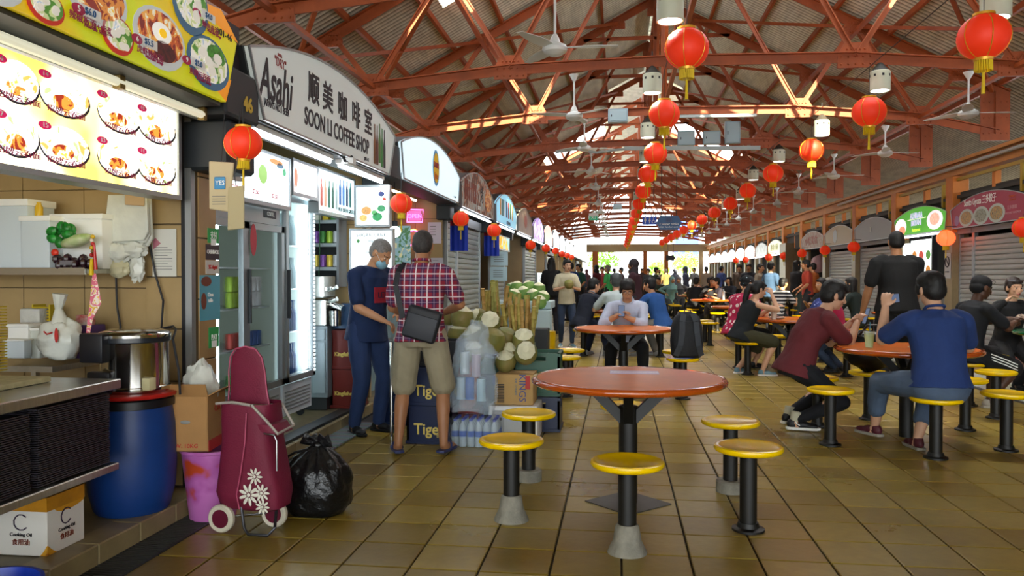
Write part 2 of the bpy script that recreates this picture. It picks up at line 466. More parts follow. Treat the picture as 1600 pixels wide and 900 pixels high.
for k in range(-2, 15):
    y = RB0 + PIT_R * k
    yb.bb(RX + .04, RX + .10, y + .17, y + PIT_R - .17, 3.20, 3.26); yb.bb(RX + .04, RX + .10, y + .5, y + .56, 2.4, 3.2)
tag(yb.build('trim_6', mat('ochre_pipe', '#a98a24', rough=.5), smooth=0), 'ochre pipes in the openings under the right fascia', kind='structure')

# ================================================================ roof
RID = .87; RZ = 8.0; SL = .53; HW = 6.0
TY = [12.0 + 3.6 * k for k in range(-4, 15)]
def rz_(o): return RZ - SL * abs(o)
def cz(o):
    o = abs(o)
    pts = [(0, 4.53), (2.5, 4.48), (4.65, 4.28), (6.0, 3.95)]
    for (a, za), (b_, zb) in zip(pts, pts[1:]):
        if o <= b_: return za + (zb - za) * (o - a) / (b_ - a)
    return 3.95
def mk_truss_mesh():
    parts = []
    def bar(nm, a, b_, w=.10, h=.12):
        m = MB()
        a3 = V((a[0], 0, a[1])); b3 = V((b_[0], 0, b_[1]))
        # T / double angle section: web plate plus two flanges
        m.bar(a3, b3, w, h * .22, up=(0, 1, 0)) if False else None
        d = (b3 - a3).normalized(); n_ = V((-d.z, 0, d.x))
        if n_.z < 0: n_ = -n_
        m.bar(a3, b3, .022, h, up=n_)
        m.bar(a3 + n_ * (h / 2), b3 + n_ * (h / 2), w, .018, up=n_)
        parts.append((nm, m.mesh(nm, ORANGE, smooth=0)))
    B = [-6, -4.65, -2.5, 0, 2.5, 4.65, 6]
    for a, b_ in zip(B, B[1:]): bar('bottom_chord', (a, cz(a)), (b_, cz(b_)), .15, .14)
    for s in (-1, 1):
        bar('rafter', (0, RZ - .1), (6.15 * s, rz_(6.15) - .1), .15, .16)
        for (bo, to) in ((4.65, 5.3), (4.65, 3.5), (2.5, 3.5), (2.5, .9)):
            bar('web_member', (bo * s, cz(bo)), (to * s, rz_(to) - .1), .08, .07)
        bar('web_member', (6.0 * s, cz(6)), (6.0 * s, rz_(6) - .1), .10, .10)
    bar('king_post', (0, cz(0)), (0, RZ - .1), .12, .10)
    bar('collar_tie', (-1.7, rz_(1.7) - .1), (1.7, rz_(1.7) - .1), .08, .08)
    def gus(x, z, w, h, riv=True, top=.6):
        m = MB()
        poly = [(-w / 2, -h / 2), (w / 2, -h / 2), (w / 2, 0), (w / 2 * top, h / 2), (-w / 2 * top, h / 2), (-w / 2, 0)]
        M = Matrix.Translation((x, .02, z)) @ Matrix.Rotation(PI / 2, 4, 'X')
        m.prism(poly, .04, M)
        if riv:
            for i in range(5):
                for j in range(3):
                    rx = (-.4 + .2 * i) * w; rz = (-.36 + .30 * j) * h
                    if j == 2: rx *= top
                    m.cone((x + rx, -.02, z + rz), (x + rx, -.036, z + rz), .017, .010, 6)
        parts.append(('gusset_plate', m.mesh('gusset_plate', ORANGE, smooth=0)))
    for s in (-1, 1):
        gus(4.65 * s, cz(4.65) + .04, .48, .34); gus(2.5 * s, cz(2.5) + .04, .50, .36)
        gus(5.95 * s, cz(6) + .35, .5, .95, top=1.0); gus(3.5 * s, rz_(3.5) - .14, .42, .28); gus(.9 * s, rz_(.9) - .15, .36, .26); gus(5.3 * s, rz_(5.3) - .14, .30, .24)
    gus(0, cz(0) + .02, .42, .26); gus(0, RZ - .28, .4, .4)
    return parts
TP = mk_truss_mesh()
for k, y in enumerate(TY):
    t = thing('roof_truss', 'orange riveted steel roof truss spanning the hall', None, (RID, y, 0))
    t['kind'] = 'structure'; t['group'] = 'riveted roof trusses along the hall'
    for nm, me in TP: mesh_obj(nm, me, t)
# purlins and bracing along the hall
pu = MB()
for s in (-1, 1):
    o = 1.25
    while o < 6.2:
        pu.bb(RID + s * o - .03, RID + s * o + .03, -3, 62, rz_(o) - .02, rz_(o) + .08); o += .95
    for (o, z) in ((3.5, rz_(3.5) - .25), (4.65, cz(4.65))):
        pu.bb(RID + s * o - .04, RID + s * o + .04, -3, 62, z - .03, z + .03)
pu.bb(RID - .04, RID + .04, -3, 62, RZ - .35, RZ - .27); pu.bb(RID - .03, RID + .03, -3, 62, cz(0) + 0.02, cz(0) + .09)
pur = tag(pu.build('ceiling_purlins', ORANGE, smooth=0), 'orange purlins and ties running along the roof', kind='structure')
for k, (ya, yb_) in enumerate(zip(TY, TY[1:])):
    m = MB()
    for s in (-1, 1):
        a = V((RID + 3.5 * s, ya, rz_(3.5) - .15)); b2 = V((RID + 5.9 * s, yb_, rz_(5.9) - .15))
        m.bar(a, b2, .06, .06)
        m.bar((RID + 5.9 * s, ya, rz_(5.9) - .15), (RID + 3.5 * s, yb_, rz_(3.5) - .15), .06, .06)
        m.bar((RID + 3.5 * s, ya, rz_(3.5) - .15), (RID + .9 * s, yb_, rz_(.9) - .15), .06, .06)
    m.bar((RID, ya, cz(0)), (RID, (ya + yb_) / 2, RZ - .3), .06, .06); m.bar((RID, (ya + yb_) / 2, RZ - .3), (RID, yb_, cz(0)), .06, .06)
    m.build('bracing', ORANGE, pur, smooth=0)
# corrugated sheets, one object per bay and slope
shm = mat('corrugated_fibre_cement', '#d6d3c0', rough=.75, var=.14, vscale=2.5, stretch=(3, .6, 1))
N, L, b = nodes_of(shm); bc_in = b.inputs['Base Color'].links[0].from_socket          # rib shade, with some grime, painted into the colour along the furrows
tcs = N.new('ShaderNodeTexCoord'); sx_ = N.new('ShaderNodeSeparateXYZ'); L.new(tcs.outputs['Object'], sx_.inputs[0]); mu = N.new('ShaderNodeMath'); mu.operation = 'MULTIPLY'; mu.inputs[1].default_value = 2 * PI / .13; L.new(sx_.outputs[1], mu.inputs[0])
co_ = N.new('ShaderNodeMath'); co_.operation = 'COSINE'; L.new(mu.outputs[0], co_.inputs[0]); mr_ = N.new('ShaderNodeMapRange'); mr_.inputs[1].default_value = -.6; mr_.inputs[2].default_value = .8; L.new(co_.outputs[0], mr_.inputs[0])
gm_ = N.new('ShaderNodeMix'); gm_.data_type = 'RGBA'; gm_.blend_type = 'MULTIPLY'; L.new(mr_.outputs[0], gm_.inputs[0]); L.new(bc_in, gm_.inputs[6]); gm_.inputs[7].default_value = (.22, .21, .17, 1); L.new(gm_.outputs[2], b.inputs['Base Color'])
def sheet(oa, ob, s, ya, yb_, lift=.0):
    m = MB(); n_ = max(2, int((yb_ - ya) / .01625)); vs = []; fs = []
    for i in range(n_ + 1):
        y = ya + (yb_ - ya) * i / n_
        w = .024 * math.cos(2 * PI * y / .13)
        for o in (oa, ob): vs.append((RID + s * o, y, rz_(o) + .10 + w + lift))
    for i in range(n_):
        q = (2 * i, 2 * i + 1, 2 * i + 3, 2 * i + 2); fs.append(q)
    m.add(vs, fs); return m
# openings of the roof: ridge vent all along and two skylight slots over the centre
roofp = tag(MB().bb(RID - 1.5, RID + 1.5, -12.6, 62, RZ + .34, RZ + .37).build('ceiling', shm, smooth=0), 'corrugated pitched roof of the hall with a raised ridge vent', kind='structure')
far0 = 26.4; EV = 8.6
sky_slots = [(10.3, 13.6), (31.0, 34.0)]
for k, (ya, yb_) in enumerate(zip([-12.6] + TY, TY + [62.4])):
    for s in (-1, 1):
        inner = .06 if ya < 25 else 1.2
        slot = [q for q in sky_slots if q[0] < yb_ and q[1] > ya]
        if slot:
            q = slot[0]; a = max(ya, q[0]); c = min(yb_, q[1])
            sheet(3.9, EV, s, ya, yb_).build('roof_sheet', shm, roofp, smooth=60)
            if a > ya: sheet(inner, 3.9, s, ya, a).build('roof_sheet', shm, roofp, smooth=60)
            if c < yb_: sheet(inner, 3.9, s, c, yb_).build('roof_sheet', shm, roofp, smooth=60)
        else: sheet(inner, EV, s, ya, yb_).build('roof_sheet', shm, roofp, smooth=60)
# far end gable frame: pale lintel beam, posts, the bright street beyond
EY = 60.5
gb = MB(); gb.bb(-2.4, RX + .2, EY, EY + .3, 3.15, 3.75); 
tag(gb.build('wall_far', mat('lintel_cream', '#a89878', rough=.6), smooth=0), 'pale lintel beam across the far end of the hall', kind='structure')
for i, px_ in enumerate((930, 1008, 1041, 1095)):
    p_ = P(px_, 400, Y=EY + .1)
    tag(MB().box((0, 0, 1.6), (.42 if i == 0 else .3, .3, 3.2)).build('pillar', mat('far_orange_post', '#a05a20', rough=.6) if i < 3 else BEIGE, loc=(p_.x, EY + .1, 0), smooth=0), 'orange post at the far open end of the hall', kind='structure')
ge = MB(); ge.bb(-10, 16, 62, 140, -.02, -.005)
tag(ge.build('ground', mat('outside_paving', '#a9a79e', rough=.8), smooth=0), 'pale street paving beyond the far end', kind='structure')
# ================================================================ signs
def arc_poly(w, zs, zp, inset, n=14):
    """front outline in (u, z): bottom inset, straight sides up to zs, arc with peak zp"""
    p = [(-w / 2 + inset, 0), (w / 2 - inset, 0), (w / 2, zs)]
    for i in range(1, n):
        t = i / n; u = w / 2 - w * t
        p.append((u, zs + (zp - zs) * (1 - (2 * t - 1) ** 2)))
    p.append((-w / 2, zs)); return p
def sign(name, label, side, X, yc, z0, w, zs, zp, face_mat, box_mat=DARK, depth=.28, inset=.2, group=None, lip=True):
    """side 'L' faces +x, 'R' faces -x.  local frame of the sign: origin on the middle of its lower front edge"""
    t = thing(name, label, 'sign', (X, yc, z0), 0, group)
    s = 1 if side == 'L' else -1
    poly = arc_poly(w, zs, zp, inset)
    if s < 0: poly = [(-a, b_) for a, b_ in poly][::-1]
    # (u,z) -> y,z ; extrude along x
    Mf = Matrix(((0, 0, 1, 0), (1, 0, 0, 0), (0, 1, 0, 0), (0, 0, 0, 1)))
    face = MB(); face.prism(poly, .03, Matrix.Translation((-.03 if s > 0 else 0, 0, 0)) @ Mf)
    face.build('sign_face', face_mat, t, smooth=0)
    cs = MB(); big = [(a * 1.012, b_ * 1.03 - .012) for a, b_ in poly]
    cs.prism(big, depth, Matrix.Translation((-.032 - depth if s > 0 else .032, 0, 0)) @ Mf)
    cs.build('sign_box', box_mat, t, smooth=0)
    if lip:
        e = MB()
        for (a, b_) in zip(poly, poly[1:] + poly[:1]):
            e.bar((s * .003, a[0], a[1]), (s * .003, b_[0], b_[1]), .014, .014)
        e.build('sign_edge', ALU, t, smooth=0)
    return t
def disc(t, name, m, loc, ry, rz_2, s=1, n=20, th=.002, sub=None):
    """flat printed ellipse on a sign face (in the y-z plane)"""
    mb = MB(); vs = [(s * th, ry * math.cos(2 * PI * i / n), rz_2 * math.sin(2 * PI * i / n)) for i in range(n)]
    mb.add([(0, v[1], v[2]) for v in vs] + vs, [tuple(range(n, 2 * n))] + [(i, (i + 1) % n, (i + 1) % n + n, i + n) for i in range(n)])
    o = mb.build(name, m, t, smooth=0); o.location = loc; return o
FOOD = []
def food(i, emit=0.0):
    pal = [[(0, '#7a1a10'), (.42, '#c4541a'), (.5, '#e2a54a'), (.6, '#f3ead2')],
           [(0, '#4f8a2a'), (.4, '#c9d29a'), (.5, '#f0ece0'), (.62, '#b8c8d8')],
           [(0, '#8c2a18'), (.42, '#d98a35'), (.52, '#f7e9c8'), (.62, '#f2c84a')],
           [(0, '#b06a28'), (.44, '#f0d9a0'), (.52, '#fff6e6'), (.6, '#5aa840')]][i % 4]
    return ramp_mat('food_print_%d_%d' % (i, int(emit * 10)), 'noise', pal, scale=9, emit=emit, seedoff=(i * 3.1, i, 0))

# ---- coffee shop sign (over the fridges)
SGX = -2.2
signw = mat('sign_white_acrylic', '#dfe6e2', rough=.3, emit='#dfe9e6', es=.10)
t = sign('shop_sign', 'large arched white sign of the coffee shop with black lettering', 'L', SGX, 6.10, 2.33, 3.14, .40, .64, signw)
navy = mat('sign_ink_black', '#14141e', rough=.5)
LX = .004
def sgy(px_): return P(px_, 200, X=SGX).y - 6.10
text('Asahi', .36, navy, t, (LX, sgy(431), .25), sx=.62, shear=.25, bold=.005)
text('"DRY"', .085, mat('sign_ink_red', '#8c2c28'), t, (LX, sgy(438), .41), sx=.8)
text('SUPER', .03, mat('sign_ink_red', '#8c2c28'), t, (LX, sgy(437), .46), sx=.8)
text("JAPAN'S NO.1 BEER", .068, navy, t, (LX, sgy(432), .11), sx=.66)
for i, ch in enumerate('顺美咖啡室'):
    text(ch, .235, navy, t, (LX, sgy((490, 512, 535, 556, 575)[i]), .365), bold=.004, sx=.95)
text('SOON LI COFFEE SHOP', .175, navy, t, (LX, (sgy(470) + sgy(579)) / 2, .15), bold=.003, sx=.80)
text('#01-47', .045, navy, t, (LX, sgy(572), .045))
for i, c in enumerate(('#7a4a16', '#5a2a14', '#3f7a2a', '#2e8a3c', '#30303a')):
    m = MB(); prof = [(0, 0), (.032, 0), (.035, .02), (.035, .2), (.014, .28), (.013, .36), (0, .36)]
    m.lathe(prof, 8, sx=.12); m.build('printed_bottle', mat('print_bottle_%d' % i, c, rough=.4), t, loc=(.004, sgy(585) + i * .075, .04 + .03 * (i == 2)))
# tube lamps under the sign
for y0_, y1_ in ((4.75, 6.15), (6.35, 7.55)):
    tl = thing('tube_lamp', 'glowing fluorescent tube under the coffee shop sign, %s one' % ('nearer' if y0_ < 5 else 'farther'), 'lamp', (SGX - .10, (y0_ + y1_) / 2, 2.27))
    h = (y1_ - y0_) / 2
    MB().bb(-.03, .03, -h, h, .015, .05).build('lamp_housing', WHITEP, tl, smooth=0)
    MB().cone((0, -h + .02, 0), (0, h - .02, 0), .018, .018, 10).build('tube', TUBE, tl)
br = thing('lamp_bracket', 'white bracket with black cable between the two tubes', 'bracket', (SGX + .02, 6.25, 2.28))
MB().bb(-.05, .05, -.04, .04, -.02, .03).bb(-.02, .03, -.1, .1, -.03, -.015).build('bracket', WHITEP, br, smooth=0, bev=.004)
MB().tube([(0, -.12, .02), (0, -.06, -.02), (0, 0, .01), (.01, .05, .05)], .012).build('cable', INKB, br)

# ---- following signs on the left
def lit(name, c, es, **k): return mat(name, c, rough=.35, emit=c, es=es, **k)
t2 = sign('shop_sign', 'arched bluish white sign with a small oval logo above the juice stall', 'L', SGX, 9.40, 2.36, 3.0, .36, .60, lit('sign_bluewhite', '#cfe4ee', .75), inset=.1)
disc(t2, 'logo_oval', mat('logo_blue', '#5f9fd0'), (.004, .05, .30), .17, .22)
disc(t2, 'logo_centre', mat('logo_yellow', '#f0c018'), (.007, .05, .30), .14, .18)
text('JUMBO', .09, mat('ink_crimson', '#a02030'), t2, (.011, .05, .33), bold=.003)
text('Juice', .10, mat('ink_orange', '#d06010'), t2, (.011, .05, .20), bold=.003)
text('#01-48', .04, navy, t2, (.004, 1.2, .06))
specs = [  # face material, label, tube under
    (ramp_mat('sign_print_satay', 'noise', [(0, '#5a3020'), (.45, '#a8633a'), (.5, '#a7aaa4'), (.62, '#8f9490')], scale=5, dist=1), 'dull grey arched sign printed with brown food above closed shutter', True),
    (ramp_mat('sign_print_green', 'wave', [(0, '#7fb6d0'), (.5, '#5fae5a'), (.8, '#dfe9a0'), (.95, '#f4f4e0')], scale=.7, emit=.8, dist=3), 'bright blue and green arched sign with bottle pictures', True),
    (mat('sign_dull_tan', '#9c8878', rough=.4, var=.2, vscale=3), 'dull tan arched sign with a faded red heart shape', True),
    (ramp_mat('sign_print_violet', 'noise', [(0, '#9a7fc0'), (.5, '#d6c9ea'), (.6, '#f5f2fa')], scale=4, emit=1.2), 'pale violet patterned lit arched sign', True),
    (lit('sign_pink_white', '#f0c8b8', .9), 'pinkish white lit arched sign on the left row', True)]
for i in range(15):
    k = i + 2; yc = B0 + PIT_L * k + 1.62
    if i < 5: m_, lb, tb = specs[i]
    else: m_, lb, tb = lit('sign_far_white', '#f4f8fa', 2.2), 'white lit arched sign far along the left row', True
    s_ = sign('shop_sign', lb, 'L', SGX - .03, yc, 2.36, 2.95, .34, .62, m_, inset=.05, group='far lit signs of the left stalls' if i >= 5 else None, lip=i < 4)
    if i == 0:
        for j in range(6): MB().bb(0, .004, -1.2 + .17 * j, -1.1 + .17 * j, .12, .42).build('printed_skewer', mat('skewer_red', '#7a2a1a'), s_, smooth=0)
        text('SATAY', .09, INKW, s_, (.006, .0, .08)); text('烤', .3, INKB, s_, (.006, .25, .30)); disc(s_, 'food_print', food(0), (.004, .9, .28), .35, .2)
    if i == 1:
        for j, c in enumerate(('#e8a020', '#2a5a3a', '#e8e8e8', '#303060', '#c04020', '#508040', '#e0d0a0')):
            MB().bb(0, .005, -.95 + .28 * j, -.80 + .28 * j, .16, .48).build('printed_cup', mat('cup_print%d' % j, c), s_, smooth=0)
        text('GREENPEAKS', .10, INKB, s_, (.006, .2, .06))
    if i == 2: disc(s_, 'logo_heart', mat('faded_red', '#a55a50'), (.004, 0, .3), .3, .16)
    if i < 8:
        tl = tag(MB().cone((0, -1.3, 0), (0, 1.3, 0), .02, .02, 8).build('tube_lamp', mat('far_tube', '#ffffff', emit='#eaf4ff', es=7), loc=(SGX - .06, yc, 2.31)), 'fluorescent tube below left stall sign number %d from the coffee shop' % (i + 3), 'lamp')
        tl['label'] = ['fluorescent tube below the dull grey satay sign', 'fluorescent tube below the blue and green sign', 'fluorescent tube below the dull tan sign', 'fluorescent tube below the violet sign', 'fluorescent tube below the pinkish sign', 'first tube below the far white signs', 'second tube below the far white signs', 'third tube below the far white signs'][i]
# shutters, interiors and dark end boxes of the left stalls
def shutter(name, label, X, ya, yb_, z0, z1, s=1, m_=None, pitch=.085):
    o = thing(name, label, 'shutter', (X, (ya + yb_) / 2, z0)); h = (yb_ - ya) / 2; mb = MB(); n_ = int((z1 - z0) / pitch)
    vs = []; fs = []
    prof = [(0, 0), (.014, .15), (.018, .5), (.014, .85), (0, .97), (-.004, 1)]
    for i in range(n_):
        for (dx, dz) in prof: z = (i + dz) * pitch; vs += [(s * dx, -h, z), (s * dx, h, z)]
    for i in range(len(vs) // 2 - 1): fs.append((2 * i, 2 * i + 1, 2 * i + 3, 2 * i + 2))
    mb.add(vs, fs); mb.build('shutter_curtain', m_ or mat('shutter_steel', '#a3aca8', rough=.42, metal=.35, var=.08, vscale=3), o, smooth=0)
    e = MB(); e.bb(-.03, .04, -h - .04, -h, 0, z1 - z0); e.bb(-.03, .04, h, h + .04, 0, z1 - z0); e.build('side_rail', ALU, o, smooth=0)
    MB().bb(-.03, .04, -h, h, .0, .05).build('bottom_rail', ALU, o, smooth=0)
    MB().bb(-.06, .06, -h - .04, h + .04, z1 - z0, z1 - z0 + .14).build('shutter_box', GREY, o, smooth=0)
    return o
shutter('roller_shutter', 'closed steel roller shutter below the dull grey satay sign', -2.50, 11.35, 12.0, PLZ, 2.15)
shutter('roller_shutter', 'wide closed steel roller shutter behind the blue banner', -2.50, 12.1, 14.05, PLZ, 2.15)
shutter('roller_shutter', 'closed steel roller shutter under the small mango sign', -2.50, 15.4, 17.2, PLZ, 2.0)
for i, k in enumerate(range(5, 16)):
    if i in (0, 2, 5, 8):
        lb = {0: 'first', 2: 'second', 5: 'third', 8: 'fourth'}[i]
        shutter('roller_shutter', lb + ' closed shutter in the far part of the left row', -2.50, B0 + PIT_L * k + .3, B0 + PIT_L * (k + 1) - .2, PLZ, 2.1)
    else:
        y = B0 + PIT_L * k
        o = thing('food_stall', 'open lit food stall in the far left row, %s' % ['', 'just past the first far shutter', '', 'after the second far shutter', 'two stalls after the second far shutter', '', 'just after the third far shutter', 'two after the third far shutter', '', 'just after the last far shutter', 'nearest the far left end'][i], 'stall', (-2.6, y + 1.6, PLZ))
        MB().bb(-.4, .1, -1.4, 1.4, 0, .95).build('counter', ALU, o, smooth=0)
        MB().bb(-.45, -.43, -1.3, 1.3, 1.25, 1.95).build('menu_board', lit('far_menu', '#f2efe2', 1.4), o, smooth=0)
        MB().bb(-.2, .1, -1.0, .6, .95, 1.35).build('display_case', mat('case_glass_far', '#9fb4b6', rough=.1), o, smooth=0)
for k in range(1, 12):
    y = B0 + PIT_L * k
    o = MB().box((0, 0, 0), (.30, .34, .34)).box((-.06, 0, -.26), (.2, .26, .2)).build('side_box', NAVYBOX, loc=(SGX - .17, y, 2.50), smooth=0, bev=.01, seg=1)
    tag(o, 'dark box between neighbouring left stall signs', 'box', 'dark boxes between the left stall signs')

# ================================================================ noodle stall (46)
# upper yellow sign with dishes
yg = ramp_mat('sign_lime_yellow', 'noise', [(0, '#b4cc00'), (.5, '#d0d80a'), (.66, '#e6c010')], scale=1.2, emit=.25, const=False, dist=0)
YX = -2.15
def onp(px, py, X=YX): return P(px, py, X=X)
t46 = thing('shop_sign', 'slanted yellow-green menu sign with bowl pictures, number 01-46', 'sign', (YX, 3.0, 2.31))
def yz(px, py, X=YX, o=(3.0, 2.31)):
    p_ = onp(px, py, X); return (p_.y - o[0], p_.z - o[1])
poly = [(-2.0, 0), (1.15, 0), (1.28, .36), (.96, .455), (.4, .60), (-.4, .68), (-2.0, .68)]
Mf = Matrix(((0, 0, 1, 0), (1, 0, 0, 0), (0, 1, 0, 0), (0, 0, 0, 1)))
MB().prism(poly, .03, Matrix.Translation((-.03, 0, 0)) @ Mf).build('sign_face', yg, t46, smooth=0)
MB().prism([(a * 1.0, b_ - .02) for a, b_ in poly], .25, Matrix.Translation((-.285, 0, 0)) @ Mf).build('sign_box', DARK, t46, smooth=0)
mo = mat('sign_corner_orange', '#f0960a', rough=.4, emit='#f0960a', es=.3)
def tri(pts, m_, nm, x=.0015):
    mb = MB(); mb.add([(x, a, b_) for a, b_ in pts] , [tuple(range(len(pts)))]); return mb.build(nm, m_, t46, smooth=0)
tri([yz(352, 158), (1.15, .003), yz(361, 125), yz(330, 130)], mo, 'orange_corner')
tri([yz(372, 68), yz(345, 45), yz(322, 18), yz(322, 5), yz(345, 15)][::-1], mo, 'orange_corner')
bowls = [((292, 358), (55, 143), 'b', 1), ((208, 290), (10, 112), 'w', 0), ((158, 208), (24, 88), 'r', 1), ((268, 325), (-45, 58), 'b', 1), ((100, 200), (-60, 45), 'w', 2), ((40, 100), (-20, 40), 'r', 1), ((-60, 40), (-90, 10), 'w', 3)]
bc = {'b': mat('bowl_blue_glaze', '#3c5f7a', emit='#3c5f7a', es=.25), 'w': mat('bowl_grey_white', '#b9bdbb', emit='#b9bdbb', es=.3), 'r': mat('bowl_red', '#b82812', emit='#b82812', es=.3)}
for (xa, xb), (ya_, yb_), c, fi in bowls:
    ymid = (ya_ + yb_) / 2; xm = (xa + xb) / 2
    ca, cb = yz(xa, ymid + (xa - xm) * .4), yz(xb, ymid + (xb - xm) * .4); cm = yz(xm, ymid); ry = abs(cb[0] - ca[0]) / 2
    rz2 = abs(yz(xm, ya_)[1] - yz(xm, yb_)[1]) / 2 * .93
    disc(t46, 'dish_picture', bc[c], (.004, cm[0], cm[1]), ry, rz2)
    disc(t46, 'dish_picture', food(fi, .25), (.007, cm[0] + ry * .02, cm[1] + rz2 * .08), ry * .86, rz2 * .80)
    if c == 'w' and fi == 0:
        disc(t46, 'egg_white', mat('print_egg_white', '#f6f4ee', emit='#f6f4ee', es=.3), (.010, cm[0] + ry * .02, cm[1] + rz2 * .2), ry * .36, rz2 * .33)
        disc(t46, 'egg_yolk', mat('print_yolk', '#f2c010', emit='#f2c010', es=.4), (.013, cm[0] + ry * .04, cm[1] + rz2 * .2), ry * .14, rz2 * .15)
        disc(t46, 'chilli_print', mat('print_chilli', '#5a140c', var=.5, vscale=40), (.010, cm[0] + ry * .12, cm[1] - rz2 * .38), ry * .42, rz2 * .33)
    if fi == 1:
        r2 = random.Random(xa)
        for q in range(6):
            disc(t46, 'egg_white', mat('print_fishball', '#e2ddd0', emit='#e2ddd0', es=.25), (.009 + .001 * q, cm[0] + (r2.random() - .5) * ry, cm[1] + (r2.random() - .6) * rz2 * .9), ry * .2, rz2 * .2)
        if c == 'b': disc(t46, 'greens_print', mat('print_greens', '#4d9a28', var=.4, vscale=40), (.009, cm[0] + ry * .3, cm[1] + rz2 * .45), ry * .42, rz2 * .35)
inkm = mat('sign_magenta_ink', '#9c1c50')
for (px_, py_, n_, pr, zh) in ((232, 75, '6', '$5.5', '虎虾辣椒面'), (310, 108, '9', '$5.0', '鱼圆云吞面'), (326, 34, '8', '$4.0', '鲍鱼面汤'), (140, 28, '5', '$6.0', '辣椒板面+卤蛋')):
    a = yz(px_ - 22, py_ - 14); disc(t46, 'number_badge', mat('badge_magenta', '#b8144a'), (.012, a[0], a[1]), .04, .022)
    text(n_, .035, INKW, t46, (.016, a[0], a[1])); b3 = yz(px_ - 4, py_ - 8)
    MB().bb(0, .003, -.07, .07, -.022, .022).build('price_tag', INKW, t46, loc=(.011, b3[0], b3[1]), smooth=0)
    text(pr, .04, mat('price_blue', '#2a5a8a'), t46, (.016, b3[0], b3[1])); c3 = yz(px_, py_ + 10)
    text(zh, .038, inkm, t46, (.011, c3[0], c3[1]), sx=1.1)
    c3 = yz(px_ + 6, py_ + 19); text('Noodle Soup', .022, inkm, t46, (.011, c3[0], c3[1]), sx=1.2)
a = yz(352, 56); text('#01-46', .055, INKB, t46, (.005, a[0] - .02, a[1]), sx=1.1)
# tube housing below the sign
o = thing('tube_lamp', 'long faintly glowing tube light housing below the yellow noodle sign', 'lamp', (-2.33, 3.1, 2.26))
MB().cone((0, -1.7, 0), (0, 1.12, 0), .022, .022, 10).build('tube', mat('tube_faint_glow', '#d8d8c8', rough=.3, emit='#f4f0d0', es=.5), o)  # weak emission put into the tube material keeps it pale
MB().bb(-.05, -.02, -1.75, 1.2, -.02, .06).build('lamp_housing', ALU, o, smooth=0)
MB().bb(-.02, .02, .35, .39, -.03, .04).bb(-.02, .02, 1.11, 1.14, -.03, .04).build('end_cap', mat('cap_brass', '#8a7440', metal=.6), o, smooth=0)
# backlit menu
mb_ = thing('menu_lightbox', 'bright backlit yellow menu board with eight noodle bowls', 'menu board', (-2.50, 3.3, 1.81))
ymax, ymin, hz = .95, -1.6, .49
MB().bb(-.10, 0, ymin, ymax, 0, hz).build('board_face', ramp_mat('menu_face_yellow', 'noise', [(0, '#ffc81e'), (.42, '#ffe060'), (.55, '#fff8d8')], scale=1.3, emit=1.8, const=False, dist=0), mb_, smooth=0)
fr = MB(); fr.bb(-.11, .012, ymin - .03, ymax + .03, -.025, .0); fr.bb(-.11, .012, ymin - .03, ymax + .03, hz, hz + .025); fr.bb(-.11, .012, ymax, ymax + .03, 0, hz)
fr.build('board_frame', ALU, mb_, smooth=0)
rim = mat('menu_bowl_rim', '#2a2c3c', rough=.3)
for col_, cx in enumerate((244, 185, 100, 25)):
    for row in (0, 1):
        cyp = {244: (195, 262), 185: (180, 245), 100: (155, 228), 25: (120, 215)}[cx][row]
        w_ = {244: 30, 185: 34, 100: 40, 25: 36}[cx]
        p0 = P(cx - w_, cyp, X=-2.5); p1 = P(cx + w_, cyp, X=-2.5); pc = P(cx, cyp, X=-2.5)
        ry = (p1.y - p0.y) / 2; r3 = .088
        cz_ = .355 if row == 0 else .13
        disc(mb_, 'dish_picture', rim, (.003, pc.y - 3.3 + ry * .04, cz_ - .008), ry, r3)
        disc(mb_, 'dish_picture', ramp_mat('pale_dish_%d_%d' % (col_, row), 'noise', [(0, '#e8a050'), (.36, '#f8e4c0'), (.45, '#ffffff'), (.64, '#a8d880')], scale=9, emit=1.6, seedoff=(col_ * 3, row * 5, 0)), (.006, pc.y - 3.3, cz_), ry * .95, r3 * .97)
        disc(mb_, 'dish_picture', food(2 + 4 * (col_ + 4 * row), 1.4), (.009, pc.y - 3.3 - ry * .1, cz_ - .03), ry * .42, r3 * .38)
        disc(mb_, 'number_badge', mat('badge_pink', '#c01850', emit='#d02060', es=.6), (.011, pc.y - 3.3 - ry * .8, cz_ + .07), .04, .018)
        text('%d' % (10 + col_ * 2 + row), .03, INKW, mb_, (.015, pc.y - 3.3 - ry * .8, cz_ + .07), sx=1.3)
        text('招牌云吞面', .032, inkm, mb_, (.014, pc.y - 3.3, cz_ - .075), sx=1.6)
# box with the unit number
nb = thing('unit_number_box', 'dark box with yellow number 46 beside the coffee shop sign', 'box', (SGX, 4.45, 2.40))
MB().bb(-.3, 0, -.20, .22, -.13, .16).build('box_body', NAVYBOX, nb, smooth=0, bev=.015, seg=1)
text('46', .12, mat('number_gold', '#c8a83a'), nb, (.004, .06, -.03), bold=.004)
nb2 = MB().box((0, 0, 0), (.3, .34, .30)).build('speaker_box', NAVYBOX, loc=(-2.40, 4.55, 2.12), smooth=0, bev=.02, seg=1)
tag(nb2, 'dark speaker box under the number 46 box', 'speaker')
nb3 = MB().box((0, 0, 0), (.3, .3, .45)).build('side_box', mat('maroon_dark', '#2a1a22', rough=.6), loc=(SGX - .22, 4.40, 2.62), smooth=0)
tag(nb3, 'dark maroon panel behind the number 46 box', 'panel')
